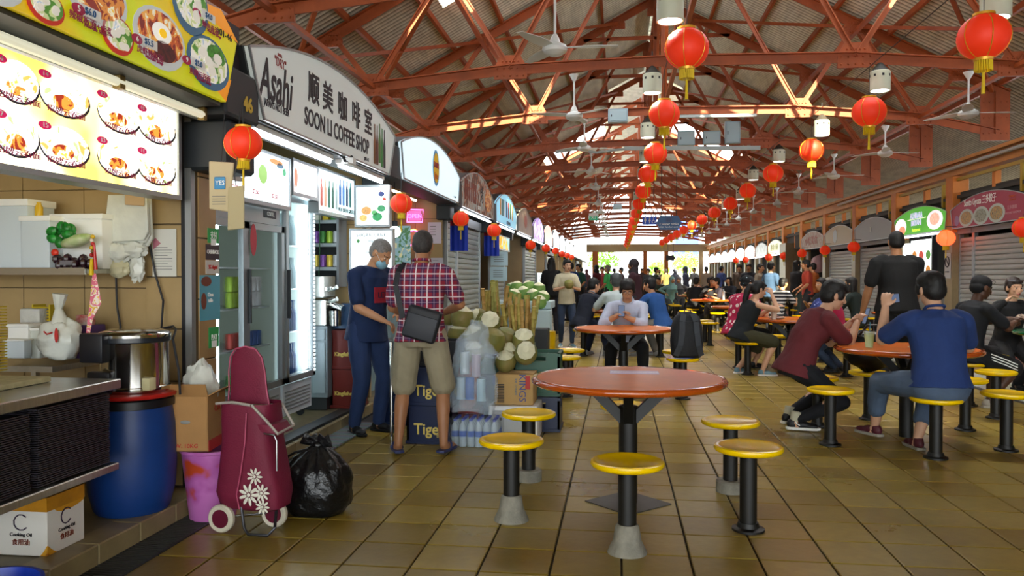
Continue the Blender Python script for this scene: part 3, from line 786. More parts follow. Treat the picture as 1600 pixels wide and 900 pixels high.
# counter with tray shelves
ct = thing('steel_counter', 'stainless steel counter with lower tray shelf at the noodle stall', 'counter', (-2.35, 3.5, 0))
MB().bb(-.95, 0, -2.0, 0, .815, .86).build('countertop', STEEL, ct, smooth=0, bev=.004, seg=1)
MB().bb(-.95, 0, -2.0, -.02, .43, .465).build('lower_shelf', STEEL, ct, smooth=0, bev=.004, seg=1)
for (x, y) in ((-.90, -.10), (-.05, -1.9), (-.9, -1.9), (-.50, -.10)):
    MB().bb(x - .02, x + .02, y - .02, y + .02, PLZ, .815).build('leg', STEEL, ct, smooth=0)
MB().bb(-.95, -.90, -2, -.12, .465, .815).build('back_panel', DARK, ct, smooth=0)
tray = MB()
tray.add([(-.17, -.215, .004), (.17, -.215, .004), (.17, .215, .004), (-.17, .215, .004)], [(0, 1, 2, 3)])
for (a, b_) in (((-.185, -.23), (.185, -.23)), ((.185, -.23), (.185, .23)), ((.185, .23), (-.185, .23)), ((-.185, .23), (-.185, -.23))):
    tray.bar((a[0], a[1], .012), (b_[0], b_[1], .012), .010, .0048)
tray.add([(-.17, -.215, .004), (.17, -.215, .004), (.17, .215, .004), (-.17, .215, .004), (-.185, -.23, .012), (.185, -.23, .012), (.185, .23, .012), (-.185, .23, .012)],
         [(0, 4, 5, 1), (1, 5, 6, 2), (2, 6, 7, 3), (3, 7, 4, 0)])
tme = tray.mesh('tray', mat('black_tray', '#343238', rough=.35), smooth=0)
for (ys, n_, lb) in ((3.21, 36, 'black tray in the stack nearest the counter end'), (2.70, 35, 'black tray in the stack at the left edge')):
    for i in range(n_):
        o = mesh_obj('tray', tme, None, (-2.56 + rnd.uniform(-.002, .002), ys + rnd.uniform(-.002, .002), .466 + i * .0091)); tag(o, lb, 'tray', 'black trays ' + ('by the counter end' if n_ == 36 else 'at the left edge'))
# chopping board + food on counter
o = tag(MB().box((0, 0, 0), (.5, .6, .025)).build('chopping_board', mat('board_yellowish', '#b8ad80', rough=.6, var=.15, vscale=20), loc=(-2.85, 3.05, .874), smooth=0, bev=.004), 'worn yellowish chopping board on the steel counter', 'chopping board')
# oil cartons below
def carton(name, label, loc, d, rz, main, logo=True):
    o = thing(name, label, 'carton', loc, rz)
    w, dp, h = d
    MB().bb(-w / 2, w / 2, -dp / 2, dp / 2, 0, h).build('carton_body', main, o, smooth=0, bev=.004, seg=1)
    return o
cm_ = ramp_mat('oil_carton_print', 'wave', [(0, '#e4e0d6'), (.80, '#e4e0d6'), (.86, '#d89a20'), (.95, '#b5701a')], scale=.9, dist=4, stretch=(1, 1, 3), rough=.5)
for i, (x, y, lb) in enumerate(((-2.64, 3.33, 'white and yellow oil carton under the counter, nearer the kerb'), (-2.93, 3.30, 'white and yellow oil carton deeper under the counter'))):
    o = carton('oil_carton', lb, (x, y, PLZ), (.25, .25, .26), 0, cm_)
    MB().bb(-.124, .124, -.124, .124, .20, .262).build('carton_top', mat('carton_amber', '#c08418', rough=.5, var=.2), o, smooth=0).scale = (1.02, 1.02, 1)
    for (fc, loc_) in (('+x', (.127, .0, .15)), ('-y', (0, -.127, .15))):
        ring = MB(); ring.tube([(0 if fc == '+x' else .035 * math.cos(a), .035 * math.cos(a) if fc == '+x' else 0, .035 * math.sin(a)) for a in [PI * (.25 + q * .17) for q in range(10)]], .003)
        ring.build('carton_logo', mat('logo_dark', '#33253a'), o, loc=loc_)
        text('Cooking Oil', .022, INKB, o, (loc_[0] * 1.01, loc_[1] * 1.01, .095), face=fc)
        text('食用油', .03, mat('ink_brown', '#7a3010'), o, (loc_[0] * 1.01, loc_[1] * 1.01, .06), face=fc)
def bucket_mesh(r0, r1, h, th=.006):
    return [(0, 0), (r0, 0), (r1, h * .97), (r1 + .008, h * .97), (r1 + .008, h), (r1 - th, h), (r0 - th, .01), (0, .01)]
o = MB().lathe(bucket_mesh(.13, .17, .22), 28).build('bucket', mat('blue_bucket', '#15339a', rough=.35), loc=(-2.29, 2.62, .0)); tag(o, 'blue plastic bucket at the lower left corner', 'bucket')
# blue barrel
bp = P(206, 806, z=PLZ); bp = V((bp.x - .075, bp.y + .12, PLZ))
ba = thing('blue_barrel', 'large blue plastic barrel with black rim under the rice cooker', 'barrel', bp)
R_ = .222
prof = [(0, 0), (R_ * .80, 0), (R_ * .86, .02), (R_ * .97, .12), (R_, .22), (R_ * 1.01, .34), (R_ * .99, .46), (R_ * .93, .545), (R_ * .92, .56), (0, .56)]
MB().lathe(prof, 36).build('barrel_body', mat('barrel_blue', '#113878', rough=.42, var=.08, vscale=6, bump=.08, bscale=30), ba)
MB().lathe([(R_ * .9, .555), (R_ * .98, .56), (R_ * .98, .60), (R_ * .93, .61), (0, .61)], 36).build('barrel_rim', mat('barrel_rim_black', '#121318', rough=.4), ba)
for dx in (-.6,):
    h_ = MB(); h_.bb(-.03, .03, -R_ - .03, -R_ + .01, .46, .50); h_.tube([(-.035, -R_ - .02, .48), (-.035, -R_ - .03, .42), (.035, -R_ - .03, .42), (.035, -R_ - .02, .48)], .006)
    o = h_.build('clamp_handle', mat('clamp_black', '#1c1c20', rough=.4, metal=.4), ba); o.rotation_euler = (0, 0, dx)
o = MB().lathe([(0, 0), (.225, 0), (.232, .01), (.232, .022), (.21, .026), (0, .026)], 30).build('tray', mat('red_tray', '#b4201a', rough=.4), loc=bp + V((.0, 0, .611))); tag(o, 'round red plastic tray between barrel and rice cooker', 'tray')
rc = thing('rice_cooker', 'large stainless rice cooker with black handle and hinged lid', 'rice cooker', bp + V((.02, 0, .638)), math.radians(-4), scale=.92)
MB().lathe([(0, 0), (.19, 0), (.195, .012), (.195, .03), (.185, .035), (.185, .28), (.19, .29)], 40).build('cooker_body', STEEL_S, rc)
MB().lathe([(.192, .285), (.197, .29), (.197, .315), (.19, .32)], 40).build('rim_band', mat('band_dark', '#20242a', rough=.3), rc)
MB().lathe([(.197, .315), (.198, .33), (.185, .345), (.12, .362), (0, .368)], 40).build('lid', STEEL_S, rc)
MB().bb(-.17, -.02, -.245, -.165, .18, .345).build('lid_handle', mat('cooker_black', '#16171d', rough=.35), rc, bev=.015)
MB().bb(-.15, .0, -.215, -.165, .0, .13).build('control_box', mat('cooker_black', '#16171d', rough=.35), rc, bev=.02)
MB().bb(-.12, -.06, -.219, -.214, .025, .035).build('cooking_lamp', mat('lamp_amber', '#e08020', emit='#ff8a20', es=1), rc, smooth=0)
MB().bb(.14, .19, -.13, -.07, .02, .09).build('water_cup', mat('cream_plastic', '#cfc79a', rough=.5), rc, bev=.006)
cb = MB(); cb.tube([(-.05, .19, .33), (.1, .22, .36), (.2, .1, .35), (.235, .02, .3), (.25, .05, .12), (.28, .02, -.02)], .007)
cb.build('power_cord', INKB, rc)
tag(MB().tube([P(233, 378, Y=4.36), P(243, 430, Y=4.36), P(255, 470, Y=4.36), P(252, 515, Y=4.3)], .006).build('cable', INKB), 'thin black cable hanging down the beige tiled wall', 'cable')
tag(MB().tube([P(181, 430, Y=4.36), P(183, 480, Y=4.36), P(190, 520, Y=4.36)], .006).build('cable', INKB), 'short black cable below the hanging plastic bags', 'cable')
# wall shelf with containers
sh = thing('wall_shelf', 'steel wall shelf inside the noodle stall', 'shelf', P(90, 424, Y=4.2))
MB().bb(-.62, .30, -.17, .18, -.012, .012).build('shelf_board', STEEL, sh, smooth=0); MB().bb(-.62, .30, -.18, -.165, -.02, .02).build('shelf_lip', STEEL_S, sh, smooth=0)
MB().bb(.24, .27, .10, .19, .0, .28).build('shelf_bracket', ALU, sh, smooth=0)
clearp = mat('cloudy_plastic', '#c9d3d8', rough=.35, alpha=.92)
def contnr(name, label, px0, px1, ytop, ybot, Y, m_, dep=.16, cat='container', lid=True):
    a = P(px0, ybot, Y=Y); b_ = P(px1, ybot, Y=Y); tp = P(px0, ytop, Y=Y)
    o = thing(name, label, cat, ((a.x + b_.x) / 2, Y + dep / 2, a.z)); w = b_.x - a.x; h = tp.z - a.z
    MB().bb(-w / 2, w / 2, -dep / 2, dep / 2, 0, h * (.92 if lid else 1)).build('container_body', m_, o, bev=min(.012, w * .1))
    if lid: MB().bb(-w / 2 - .006, w / 2 + .006, -dep / 2 - .006, dep / 2 + .006, h * .9, h).build('lid', WHITEP, o, bev=.005)
    return o
contnr('storage_container', 'tall cloudy plastic container at the left end of the shelf', -30, 44, 312, 421, 4.08, clearp, .22)
contnr('storage_container', 'lower cloudy plastic container beside the cabbage ornament', 32, 78, 338, 421, 4.06, clearp, .2)
contnr('storage_container', 'white box behind the cabbage ornament on the shelf', 80, 160, 335, 421, 4.17, WHITEP, .12)
for o in SC.objects:
    if o.name.startswith('storage_container'): o.location.z = sh.location.z + .013
lf = thing('cabbage_ornament', 'glossy green cabbage ornament on a carved dark base', 'ornament', P(115, 420, Y=4.06))
gm = mat('cabbage_leaf', '#1f7a2c', rough=.35, var=.35, vscale=25, bump=.4, bscale=60); wm = mat('cabbage_stem', '#c8c9a8', rough=.35, col2='#8fae62', vscale=12)
MB().ell((.02, 0, .155), (.10, .05, .035), 14, 8, Matrix.Rotation(-.25, 3, 'Y')).build('cabbage_body', wm, lf)
lm_ = MB()
for i in range(13):
    a = i * .9; lm_.ell((-.045 + .05 * math.cos(a) - .02, .03 * math.sin(a * 1.7), .19 + .045 * math.sin(a)), (.034, .018, .026), 9, 6, Matrix.Rotation(a, 3, 'Y'))
lm_.build('leaves', gm, lf)
bm2 = MB()
for i in range(14): bm2.ell((-.10 + .016 * i, .02 * math.sin(i * 2.2), .035 + .02 * math.cos(i * 1.3)), (.022, .03, .03), 8, 5)
bm2.build('carved_base', mat('carved_dark', '#2a1420', rough=.25), lf)
MB().ell((-.105, -.01, .09), (.022, .015, .022), 10, 6).build('red_flower', mat('flower_red', '#c8301c', rough=.4), lf)
MB().bb(-.05, .03, -.045, -.035, .02, .045).build('name_plate', mat('plate_grey', '#77747a', metal=.6), lf, smooth=0)
o = MB().lathe([(0, 0), (.022, 0), (.022, .05), (.012, .07), (.012, .08), (0, .08)], 14).build('sauce_bottle', mat('sauce_yellow', '#c8a020', rough=.2), loc=P(61, 338, Y=4.15)); tag(o, 'small yellow sauce bottle on the white containers', 'bottle')
# tassel charm
tc_ = thing('tassel_charm', 'red and yellow bead charm with a pink ribbon hanging from the shelf', 'charm', P(144, 370, Y=4.0))
for i, c in enumerate(('#d8b020', '#e0d6c8', '#b01818', '#c8a020', '#6a4a20', '#a01414')):
    MB().ell((.004 * (-1) ** i, 0, -.02 * i), (.012, .012, .012), 8, 6).build('bead', mat('bead%d' % i, c, rough=.4), tc_)
MB().cone((-.004, 0, -.12), (-.006, 0, -.21), .008, .014, 8).build('yellow_tassel', YEL, tc_)
MB().cone((.012, 0, -.04), (.02, 0, -.18), .006, .010, 8).build('red_tassel', RED, tc_)
rb = MB(); rb.add([(.0, 0, -.2), (.02, 0, -.2), (.045, .01, -.36), (.0, 0, -.45), (-.03, -.01, -.62), (-.055, 0, -.62), (-.02, 0, -.38)], [(0, 1, 2, 3, 4, 5, 6)])
rb.build('pink_ribbon', ramp_mat('ribbon_print', 'noise', [(0, '#d86a80'), (.5, '#e8d8c8'), (.6, '#e0b030')], scale=20), tc_, smooth=0)
# steel table with takeaway things under the shelf
st_ = thing('steel_side_table', 'steel side table under the wall shelf', 'table', P(60, 566, Y=4.1))
MB().bb(-.45, .24, -.2, .2, -.03, 0).build('tabletop', STEEL, st_, smooth=0)
for x in (-.4, .12): MB().bb(x - .015, x + .015, -.19, -.16, -.6, -.03).build('leg', STEEL, st_, smooth=0)
MB().bb(-.42, .22, -.15, .18, -.33, -.30).build('lower_board', DARK, st_, smooth=0)
contnr('food_box', 'white takeaway tub with lid on the side table', 12, 44, 506, 560, 4.0, WHITEP, .13)
contnr('food_box', 'flat clear tub beside the white takeaway tub', 6, 38, 530, 560, 3.93, clearp, .06)
contnr('food_box', 'small pale tub next to the tied plastic bag', 38, 62, 512, 560, 4.02, mat('pale_tub', '#c8ccc4', rough=.4), .1)
contnr('storage_tub', 'purple tub behind the tied plastic bag', 100, 138, 508, 560, 4.12, mat('purple_tub', '#46286a', rough=.4), .16, 'tub', lid=False)
contnr('snack_packet', 'red and white packet above the purple tub', 118, 141, 492, 510, 4.15, mat('packet_red', '#a82a2a', rough=.4, col2='#c8c0b8', vscale=12), .05, 'packet', lid=False)
contnr('napkin_stack', 'stack of folded white napkin packs at the back of the side table', 30, 62, 482, 508, 4.16, mat('napkin_white', '#bdbcb4', rough=.7, bump=.6, bscale=40), .08, 'napkins', lid=False)
bk = thing('yellow_basket', 'yellow slatted plastic basket behind the white tub', 'basket', P(66, 508, Y=4.22))
for i in range(7): MB().bb(-.06, .05, -.004, .004, -.01 + .018 * i, -.002 + .018 * i).build('slat', mat('basket_yellow', '#b8a01c', rough=.4), bk, smooth=0)
MB().bb(-.062, -.052, -.005, .1, -.02, .12).bb(.045, .055, -.005, .1, -.02, .12).build('basket_side', mat('basket_yellow', '#b8a01c'), bk, smooth=0)
bk2 = thing('yellow_basket', 'tall yellow mesh basket cut by the left edge', 'basket', P(-6, 580, Y=3.55))
for i in range(22): MB().bb(-.08, .02, -.05, .05, .012 * i + i * .003, .012 * i + .006 + i * .003).build('slat', mat('basket_yellow', '#b8a01c'), bk2, smooth=0)
def blob(name, m_, parent, loc, r, amp=.12, fr=3.0, seed=0, n=28, k=18, R=None, sharp=True, cut=None):
    mb = MB(); mb.ell((0, 0, 0), (1, 1, 1), n, k)
    vs = []
    for v in mb.v:
        v = V(v); d = noise.noise(v * fr + V((seed * 7.3, seed, 0))); d2 = abs(noise.noise(v * fr * 2.3 + V((seed, 3, 1))))
        q = 1 + amp * d - (amp * .8 * d2 if sharp else 0)
        w = V((v.x * r[0] * q, v.y * r[1] * q, v.z * r[2] * q))
        if cut is not None: w.z = max(w.z, cut)
        vs.append(tuple(w))
    mb.v = vs
    return mb.build(name, m_, parent, loc=loc, smooth=50)
bagm = mat('plastic_bag_white', '#d2d4ca', rough=.25, var=.06, vscale=8, bump=.5, bscale=18, alpha=.93)
tb = thing('plastic_bag', 'tied white plastic bag with a red smiling face on the side table', 'bag', P(95, 562, Y=3.96))
blob('bag_body', bagm, tb, (0, 0, .105), (.125, .09, .12), .22, 2.2, 3, cut=-.105)
MB().cone((.0, 0, .18), (-.01, 0, .28), .055, .018, 12).cone((-.01, 0, .27), (.0, 0, .36), .018, .04, 10).build('bag_neck', bagm, tb)
MB().tube([(-.03, -.088, .16), (-.01, -.092, .145), (.02, -.09, .155)], .004).build('printed_mouth', INKR, tb)
MB().ell((.045, -.092, .14), (.012, .006, .04), 8, 6).build('printed_stroke', INKR, tb)
# hanging bags + posters
hb = thing('hanging_bags', 'thick sheaf of white plastic bags hanging on the tiled wall', 'bags', P(203, 305, Y=4.30))
def sheetm(pts, th, m_, nm, par):
    mb = MB(); Mx = Matrix(((1, 0, 0, 0), (0, 0, -1, 0), (0, 1, 0, 0), (0, 0, 0, 1))); mb.prism(pts, th, Mx); return mb.build(nm, m_, par, smooth=0, bev=.004, seg=1)
for i, (x0, x1, z1) in enumerate(((-.13, .12, -.30), (-.12, .12, -.28), (-.115, .125, -.265))):
    o = sheetm([(x0, 0), (x1, 0), (x1 + .01, z1 + .05), (x1 - .02, z1), (x0 - .01, z1 - .01), (x0 - .02, z1 + .1)], .02, bagm, 'bag_sheet', hb); o.location = (0, .03 - .024 * i, 0)
blob('folded_bag', bagm, hb, (-.05, -.03, -.34), (.085, .045, .06), .3, 3, 5)
blob('folded_bag', bagm, hb, (.03, -.02, -.32), (.09, .04, .05), .3, 3, 6)
blob('folded_bag', mat('bag_cream', '#c8c2a0', rough=.4, bump=.4, bscale=20, alpha=.95), hb, (-.05, -.03, -.43), (.065, .04, .055), .25, 3, 7)
blob('folded_bag', bagm, hb, (.04, -.0, -.42), (.05, .03, .09), .3, 3, 8)
sheetm([(.0, .01), (.12, .0), (.12, -.07), (.0, -.06)], .004, mat('paper_tan', '#b89c78', rough=.7), 'paper_band', hb).location = (0, -.045, 0)
pw = thing('wall_poster', 'white printed notice on the beige tiled wall of the noodle stall', 'poster', P(257, 395, Y=4.38))
MB().bb(-.075, .075, -.002, .004, -.14, .14).build('poster_sheet', PAPER, pw, smooth=0)
for i in range(9): MB().bb(-.06, .05 - .03 * (i % 3 == 0), -.004, -.002, .03 - .016 * i, .033 - .016 * i).build('printed_line', mat('ink_grey', '#6a6a6a'), pw, smooth=0)
mb4 = MB(); mb4.add([(-.07, -.004, .02), (-.02, -.004, .055), (-.055, -.004, .09), (-.07, -.004, .07)], [(0, 1, 2, 3)]); mb4.build('printed_emblem', mat('print_pinkish', '#b06a78'), pw, smooth=0)
# things on the pillar
def onpil(px, py): return P(px, py, X=-2.488)
for (px_, y0_, y1_, w_, c, lb, txt) in ((333, 357, 380, .13, '#2a9a4a', 'green payment sticker high on the tiled pillar', '支付'), (332, 382, 406, .16, '#3a2a30', 'dark cashback sticker on the tiled pillar', 'CASHBACK'), (332, 407, 428, .16, '#c8c4bc', 'white digital payment sticker on the tiled pillar', 'SG digital'),
                                    (328, 430, 500, .24, '#5aa0b4', 'blue shield-shaped notice on the tiled pillar', 'Clean\ntable'), (334, 511, 543, .12, '#2f9a50', 'green payment label low on the tiled pillar', 'PAY')):
    a = onpil(px_, y0_); b_ = onpil(px_, y1_); hgt = a.z - b_.z
    o = thing('sticker', lb, 'sticker', (-2.488, a.y, (a.z + b_.z) / 2))
    MB().bb(-.002, .002, -w_ / 2, w_ / 2, -hgt / 2, hgt / 2).build('sticker_sheet', mat('sticker_' + c[1:], c, rough=.5), o, smooth=0)
    text(txt, .035 if len(txt) > 4 else .05, INKW if c not in ('#c8c4bc',) else INKR, o, (.004, 0, 0), sx=.8)
    if c == '#5aa0b4':
        disc(o, 'printed_emblem', mat('print_brown', '#7a4030'), (.003, -.05, .1), .06, .03); disc(o, 'printed_emblem', mat('print_brown', '#7a4030'), (.003, -.08, -.02), .03, .05)
    if txt == 'PAY' or txt == '支付': MB().bb(.002, .004, -.03, .03, -.06, -.02).build('white_square', INKW, o, smooth=0)
# hanging cards in front of the pillar
hc = thing('hanging_card', 'beige paper bag card printed with a blue YES bag', 'card', P(346, 252, Y=4.25)); MB().cone((0, 0, 0), (0, .04, .32), .003, .003, 6).build('cord', INKB, hc)
sheetm([(-.07, .0), (.08, -.01), (.05, -.29), (-.07, -.27)], .012, mat('card_beige', '#b9ab8a', rough=.7), 'card_sheet', hc)
sheetm([(-.035, -.09), (.03, -.09), (.03, -.16), (-.035, -.16)], .003, mat('card_blue', '#3f86b8', rough=.6), 'blue_bag_print', hc).location = (0, -.013, 0)
text('YES', .035, INKW, hc, (0, -.018, -.125), face='-y')
for i in range(4): MB().bb(-.05, .03, -.0145, -.0125, -.20 - .015 * i, -.197 - .015 * i).build('printed_line', mat('ink_grey', '#6a6a6a'), hc, smooth=0)
hc2 = thing('hanging_card', 'plain beige card hanging from a black cord', 'card', P(369, 290, Y=4.20))
sheetm([(-.045, -.01), (.05, .0), (.05, -.24), (-.05, -.25)], .008, mat('card_beige2', '#ab9f7c', rough=.7), 'card_sheet', hc2)
MB().tube([(0, 0, 0), (-.01, 0, .06), (0.005, 0, .12), (.0, .05, .43)], .003, 6).build('cord', INKB, hc2)
# pillar outlet grey edge near the fridge: white strip lamp of the fridge handled below

# ================================================================ coffee shop (47)
FXX = -2.75
led = mat('led_strip', '#ffffff', emit='#e6f6ff', es=14)
glass = mat('fridge_glass', '#dfeeee', rough=.03, trans=1.0, ior=1.02, alpha=.35)
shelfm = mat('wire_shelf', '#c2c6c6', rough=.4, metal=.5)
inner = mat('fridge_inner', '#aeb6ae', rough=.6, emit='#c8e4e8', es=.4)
def fridge(label, y0_, y1_, h, doors, depth=.62, bright=False, fr_m=ALU):
    o = thing('drinks_fridge', label, 'fridge', (FXX, (y0_ + y1_) / 2, PLZ)); w = (y1_ - y0_) / 2
    b_ = MB(); b_.bb(-depth, -depth + .03, -w, w, .1, h); b_.bb(-depth, -.05, -w, -w + .03, .1, h); b_.bb(-depth, -.05, w - .03, w, .1, h); b_.bb(-depth, -.05, -w, w, h - .03, h); b_.bb(-depth, -.05, -w, w, .1, .36)
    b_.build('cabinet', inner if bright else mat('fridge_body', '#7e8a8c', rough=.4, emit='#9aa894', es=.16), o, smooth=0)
    lo = MB(); lo.bb(-.05, 0, -w, w, .08, .34)
    lo.build('base_panel', mat('fridge_base_white', '#c5ccd0', rough=.4), o, smooth=0)
    for x in (-depth + .06, -.08):
        for y in (-w + .06, w - .06): MB().cone((x, y - .012, .035), (x, y + .012, .035), .035, .035, 12).bb(x - .012, x + .012, y - .02, y + .02, .04, .1).build('caster', DARK, o, smooth=0)
    for i in range(6): MB().bb(0, .008, -w + .04, w - .05, .12 + .03 * i, .132 + .03 * i).build('vent_slat', ALU, o, smooth=0)
    MB().bb(-.05, 0, -w, w, h - .17, h).build('header', ALU if not bright else lit('fridge_header_lit', '#dff2ff', 3), o, smooth=0)
    if not bright:
        MB().bb(0, .006, w - .30, w - .08, h - .12, h - .06).build('display_panel', INKB, o, smooth=0, bev=.002)
        text('COOL', .045, INKW, o, (.008, w - .19, h - .09))
    dw = 2 * w / doors
    for d_ in range(doors):
        a = -w + dw * d_; dd = mesh_obj('door', None, o) if False else None
        fr_ = MB(); z0, z1 = .36, h - .18
        for q in ((a, a + .05, z0, z1), (a + dw - .05, a + dw, z0, z1), (a, a + dw, z0, z0 + .05), (a, a + dw, z1 - .05, z1)): fr_.bb(0, .04, q[0], q[1], q[2], q[3])
        dr = fr_.build('door', fr_m, o, smooth=0)
        MB().bb(.012, .018, a + .05, a + dw - .05, z0 + .05, z1 - .05).build('door_glass', glass, dr, smooth=0)
        MB().bb(.04, .065, a + .01, a + .03, .9, 1.3).build('door_handle', DARK, dr, smooth=0)
    for j in range(4):
        z = .38 + (h - .6) / 4 * j
        MB().bb(-depth + .04, -.07, -w + .04, w - .04, z, z + .012).build('shelf', shelfm, o, smooth=0)
    return o, w
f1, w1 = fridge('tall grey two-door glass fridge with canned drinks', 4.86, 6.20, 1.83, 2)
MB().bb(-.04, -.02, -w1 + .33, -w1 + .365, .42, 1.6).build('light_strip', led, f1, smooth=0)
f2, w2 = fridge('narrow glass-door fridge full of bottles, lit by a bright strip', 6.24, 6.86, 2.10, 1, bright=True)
for yy in (w2 - .10, w2 - .06): MB().bb(-.035, -.015, yy, yy + .022, .42, 1.9).build('light_strip', led, f2, smooth=0)
for i in range(4): pass
dots = MB()
for i in range(44): dots.bb(.041, .046, w2 - .035, w2 - .015, .40 + .034 * i, .418 + .034 * i)
dots.build('lamp_dots', lit('led_dots', '#e8f8ff', 5), f2, smooth=0)
text('COOL', .09, mat('ink_blue', '#2a5aa0'), f2, (.004, 0, 2.02))
canm = [mat('can_%d' % i, c, rough=.3, metal=.2) for i, c in enumerate(('#3f7a3a', '#7a4a9a', '#c8b040', '#a83a30', '#3a5a9a', '#b8bcc0', '#9ab83a', '#d0d4d8'))]
cme = []
for i, m_ in enumerate(canm):
    cme.append(MB().lathe([(0, 0), (.026, 0), (.033, .008), (.033, .105), (.027, .118), (0, .118)], 12).mesh('drink_can', m_))
bprof = [(0, 0), (.030, 0), (.033, .01), (.033, .15), (.014, .21), (.013, .255), (.015, .258), (.015, .27), (0, .27)]
btm = [MB().lathe(bprof, 12).mesh('bottle', m_) for m_ in (mat('bottle_blue', '#2a4a86', rough=.15), mat('bottle_clear', '#b8ccd0', rough=.12), mat('bottle_brown', '#4a3018', rough=.15))]
# contents of fridge 2: bottles on shelves
r3 = random.Random(3)
for j in range(4):
    z = PLZ + .392 + (2.10 - .6) / 4 * j
    for i in range(6):
        for d_ in range(2):
            y = 6.55 - w2 + .09 + i * .078
            if y > 6.79: continue
            o = mesh_obj('bottle', btm[(0, 0, 1, 1)[j] if d_ == 0 else 2], None, (FXX - .11 - d_ * .09, y, z))
            tag(o, '%s bottle on the %s shelf of the bright fridge' % (('blue' if j < 2 else 'clear') if d_ == 0 else 'brown', ('lowest', 'second lowest', 'third', 'top')[j]), 'bottle', 'bottles in the bright fridge, %s shelf, %s row' % (('lowest', 'second', 'third', 'top')[j], ('front', 'rear')[d_]))
for j in range(3):
    z = PLZ + .392 + (1.83 - .6) / 4 * j
    for i in range(7):
        for st2 in range(2 if j == 2 else 1):
            o = mesh_obj('drink_can', cme[(j * 3 + (i > 3)) % 8], None, (FXX - .12, 5.58 + i * .075, z + .119 * st2))
            tag(o, '%s drink can on the %s shelf of the two-door fridge' % (['green', 'violet', 'yellow', 'red', 'blue', 'silver', 'lime', 'pale'][(j * 3 + (i > 3)) % 8], ('lowest', 'middle', 'upper')[j]), 'can', 'cans in the two-door fridge, %s shelf, %s' % (('lowest', 'middle', 'upper')[j], 'right part' if i > 3 else 'left part'))
rd = disc(None, 'price_tag', mat('tag_red', '#a81c2c', rough=.5), (FXX + .05, 5.62, 1.62), .05, .12); tag(rd, 'round red tag hanging on the two-door fridge', 'tag')
# lit menu boards
def lboard(label, y0_, y1_, z0, z1, X, m_, rows=0, es=1):
    o = thing('menu_lightbox', label, 'menu board', (X, (y0_ + y1_) / 2, z0)); h = (y1_ - y0_) / 2
    MB().bb(-.08, 0, -h, h, 0, z1 - z0).build('board_face', m_, o, smooth=0)
    f_ = MB(); f_.bb(-.085, .01, -h - .02, h + .02, -.03, 0); f_.bb(-.085, .01, -h - .02, h + .02, z1 - z0, z1 - z0 + .02); f_.bb(-.085, .01, h, h + .02, 0, z1 - z0); f_.bb(-.085, .01, -h - .02, -h, 0, z1 - z0)
    f_.build('board_frame', ALU, o, smooth=0); return o
wl = lit('menu_white_lit', '#e6f4fa', 1.25)
g1 = lboard('bright white lit drinks board above the two-door fridge', 4.85, 6.04, 1.90, 2.26, -2.60, wl)
for i, (yy, zz, ry, r2_, c) in enumerate(((.12, .2, .07, .07, '#8fb860'), (-.18, .22, .03, .09, '#7a6a90'), (.42, .3, .06, .02, '#4a6a80'), (-.3, .12, .12, .02, '#5a5048'), (.5, .26, .03, .03, '#50a070'), (.35, .32, .12, .02, '#d08a50'))):
    disc(g1, 'drink_picture', mat('dp%d' % i, c, emit=c, es=.5), (.003, yy, zz), ry, r2_)
for i in range(3): MB().bb(0, .004, -.45 + .32 * i, -.2 + .32 * i, .02, .09).build('price_card', lit('card_lit', '#ffffff', 1.6), g1, smooth=0); 
for i in range(3): text('$2.50', .045, mat('ink_rose', '#a05060'), g1, (.008, -.33 + .32 * i, .055))
g2 = lboard('narrow pinkish white lit board between fridge and drinks board', 6.12, 6.62, 2.03, 2.28, -2.60, lit('menu_pink_lit', '#f4e8e6', 1.2))
disc(g2, 'drink_picture', mat('dp_r', '#d0866a', emit='#d0866a', es=.5), (.003, -.2, .12), .03, .08)
g3 = lboard('lit board with tall green and blue bottle pictures', 6.66, 7.60, 1.93, 2.29, -2.60, lit('menu_cyan_lit', '#d8f0f2', 1.1))
for i in range(9):
    c = ('#c06050', '#e0a080', '#2f6a5a', '#2a5a4a', '#9ab0b0', '#2a5a9a', '#3a6ab0', '#303a60', '#60a0a0')[i]
    MB().lathe([(0, 0), (.028, 0), (.03, .02), (.03, .16), (.012, .2), (.012, .24), (0, .24)], 8, sx=.1).build('bottle_picture', mat('bp%d' % i, c, emit=c, es=.3), g3, loc=(.003, -.4 + .095 * i, .04 + (.05 if i > 4 else 0)))
mats_price = mat('ink_dark_teal', '#1a4a50')
for i in range(3): text('BEER $7', .05, mats_price, g3, (.008, .1 + .16 * i, .045))
# boards facing the camera
def fboard(label, px0, px1, py0, py1, Y, m_):
    a = P(px0, py1, Y=Y); b_ = P(px1, py0, Y=Y)
    o = thing('menu_lightbox', label, 'menu board', ((a.x + b_.x) / 2, Y, a.z)); w = (b_.x - a.x) / 2; h = b_.z - a.z
    MB().bb(-w, w, 0, .06, 0, h).build('board_face', m_, o, smooth=0)
    f_ = MB(); f_.bb(-w - .015, w + .015, -.012, .065, -.02, 0); f_.bb(-w - .015, w + .015, -.012, .065, h, h + .02); f_.bb(-w - .015, -w, -.012, .065, 0, h); f_.bb(w, w + .015, -.012, .065, 0, h)
    f_.build('board_frame', ALU, o, smooth=0); return o, w, h
def dscY(t_, nm, m_, x, z, rx, rzz, yo=-.004):
    mb = MB(); n_ = 18; mb.add([(x + rx * math.cos(2 * PI * i / n_), yo, z + rzz * math.sin(2 * PI * i / n_)) for i in range(n_)], [tuple(range(n_))]); return mb.build(nm, m_, t_, smooth=0)
g4, w4, h4 = fboard('lit square drinks board with green and orange fruit pictures', 557, 607, 292, 352, 7.45, lit('menu_white2', '#eef8f8', 1.15))
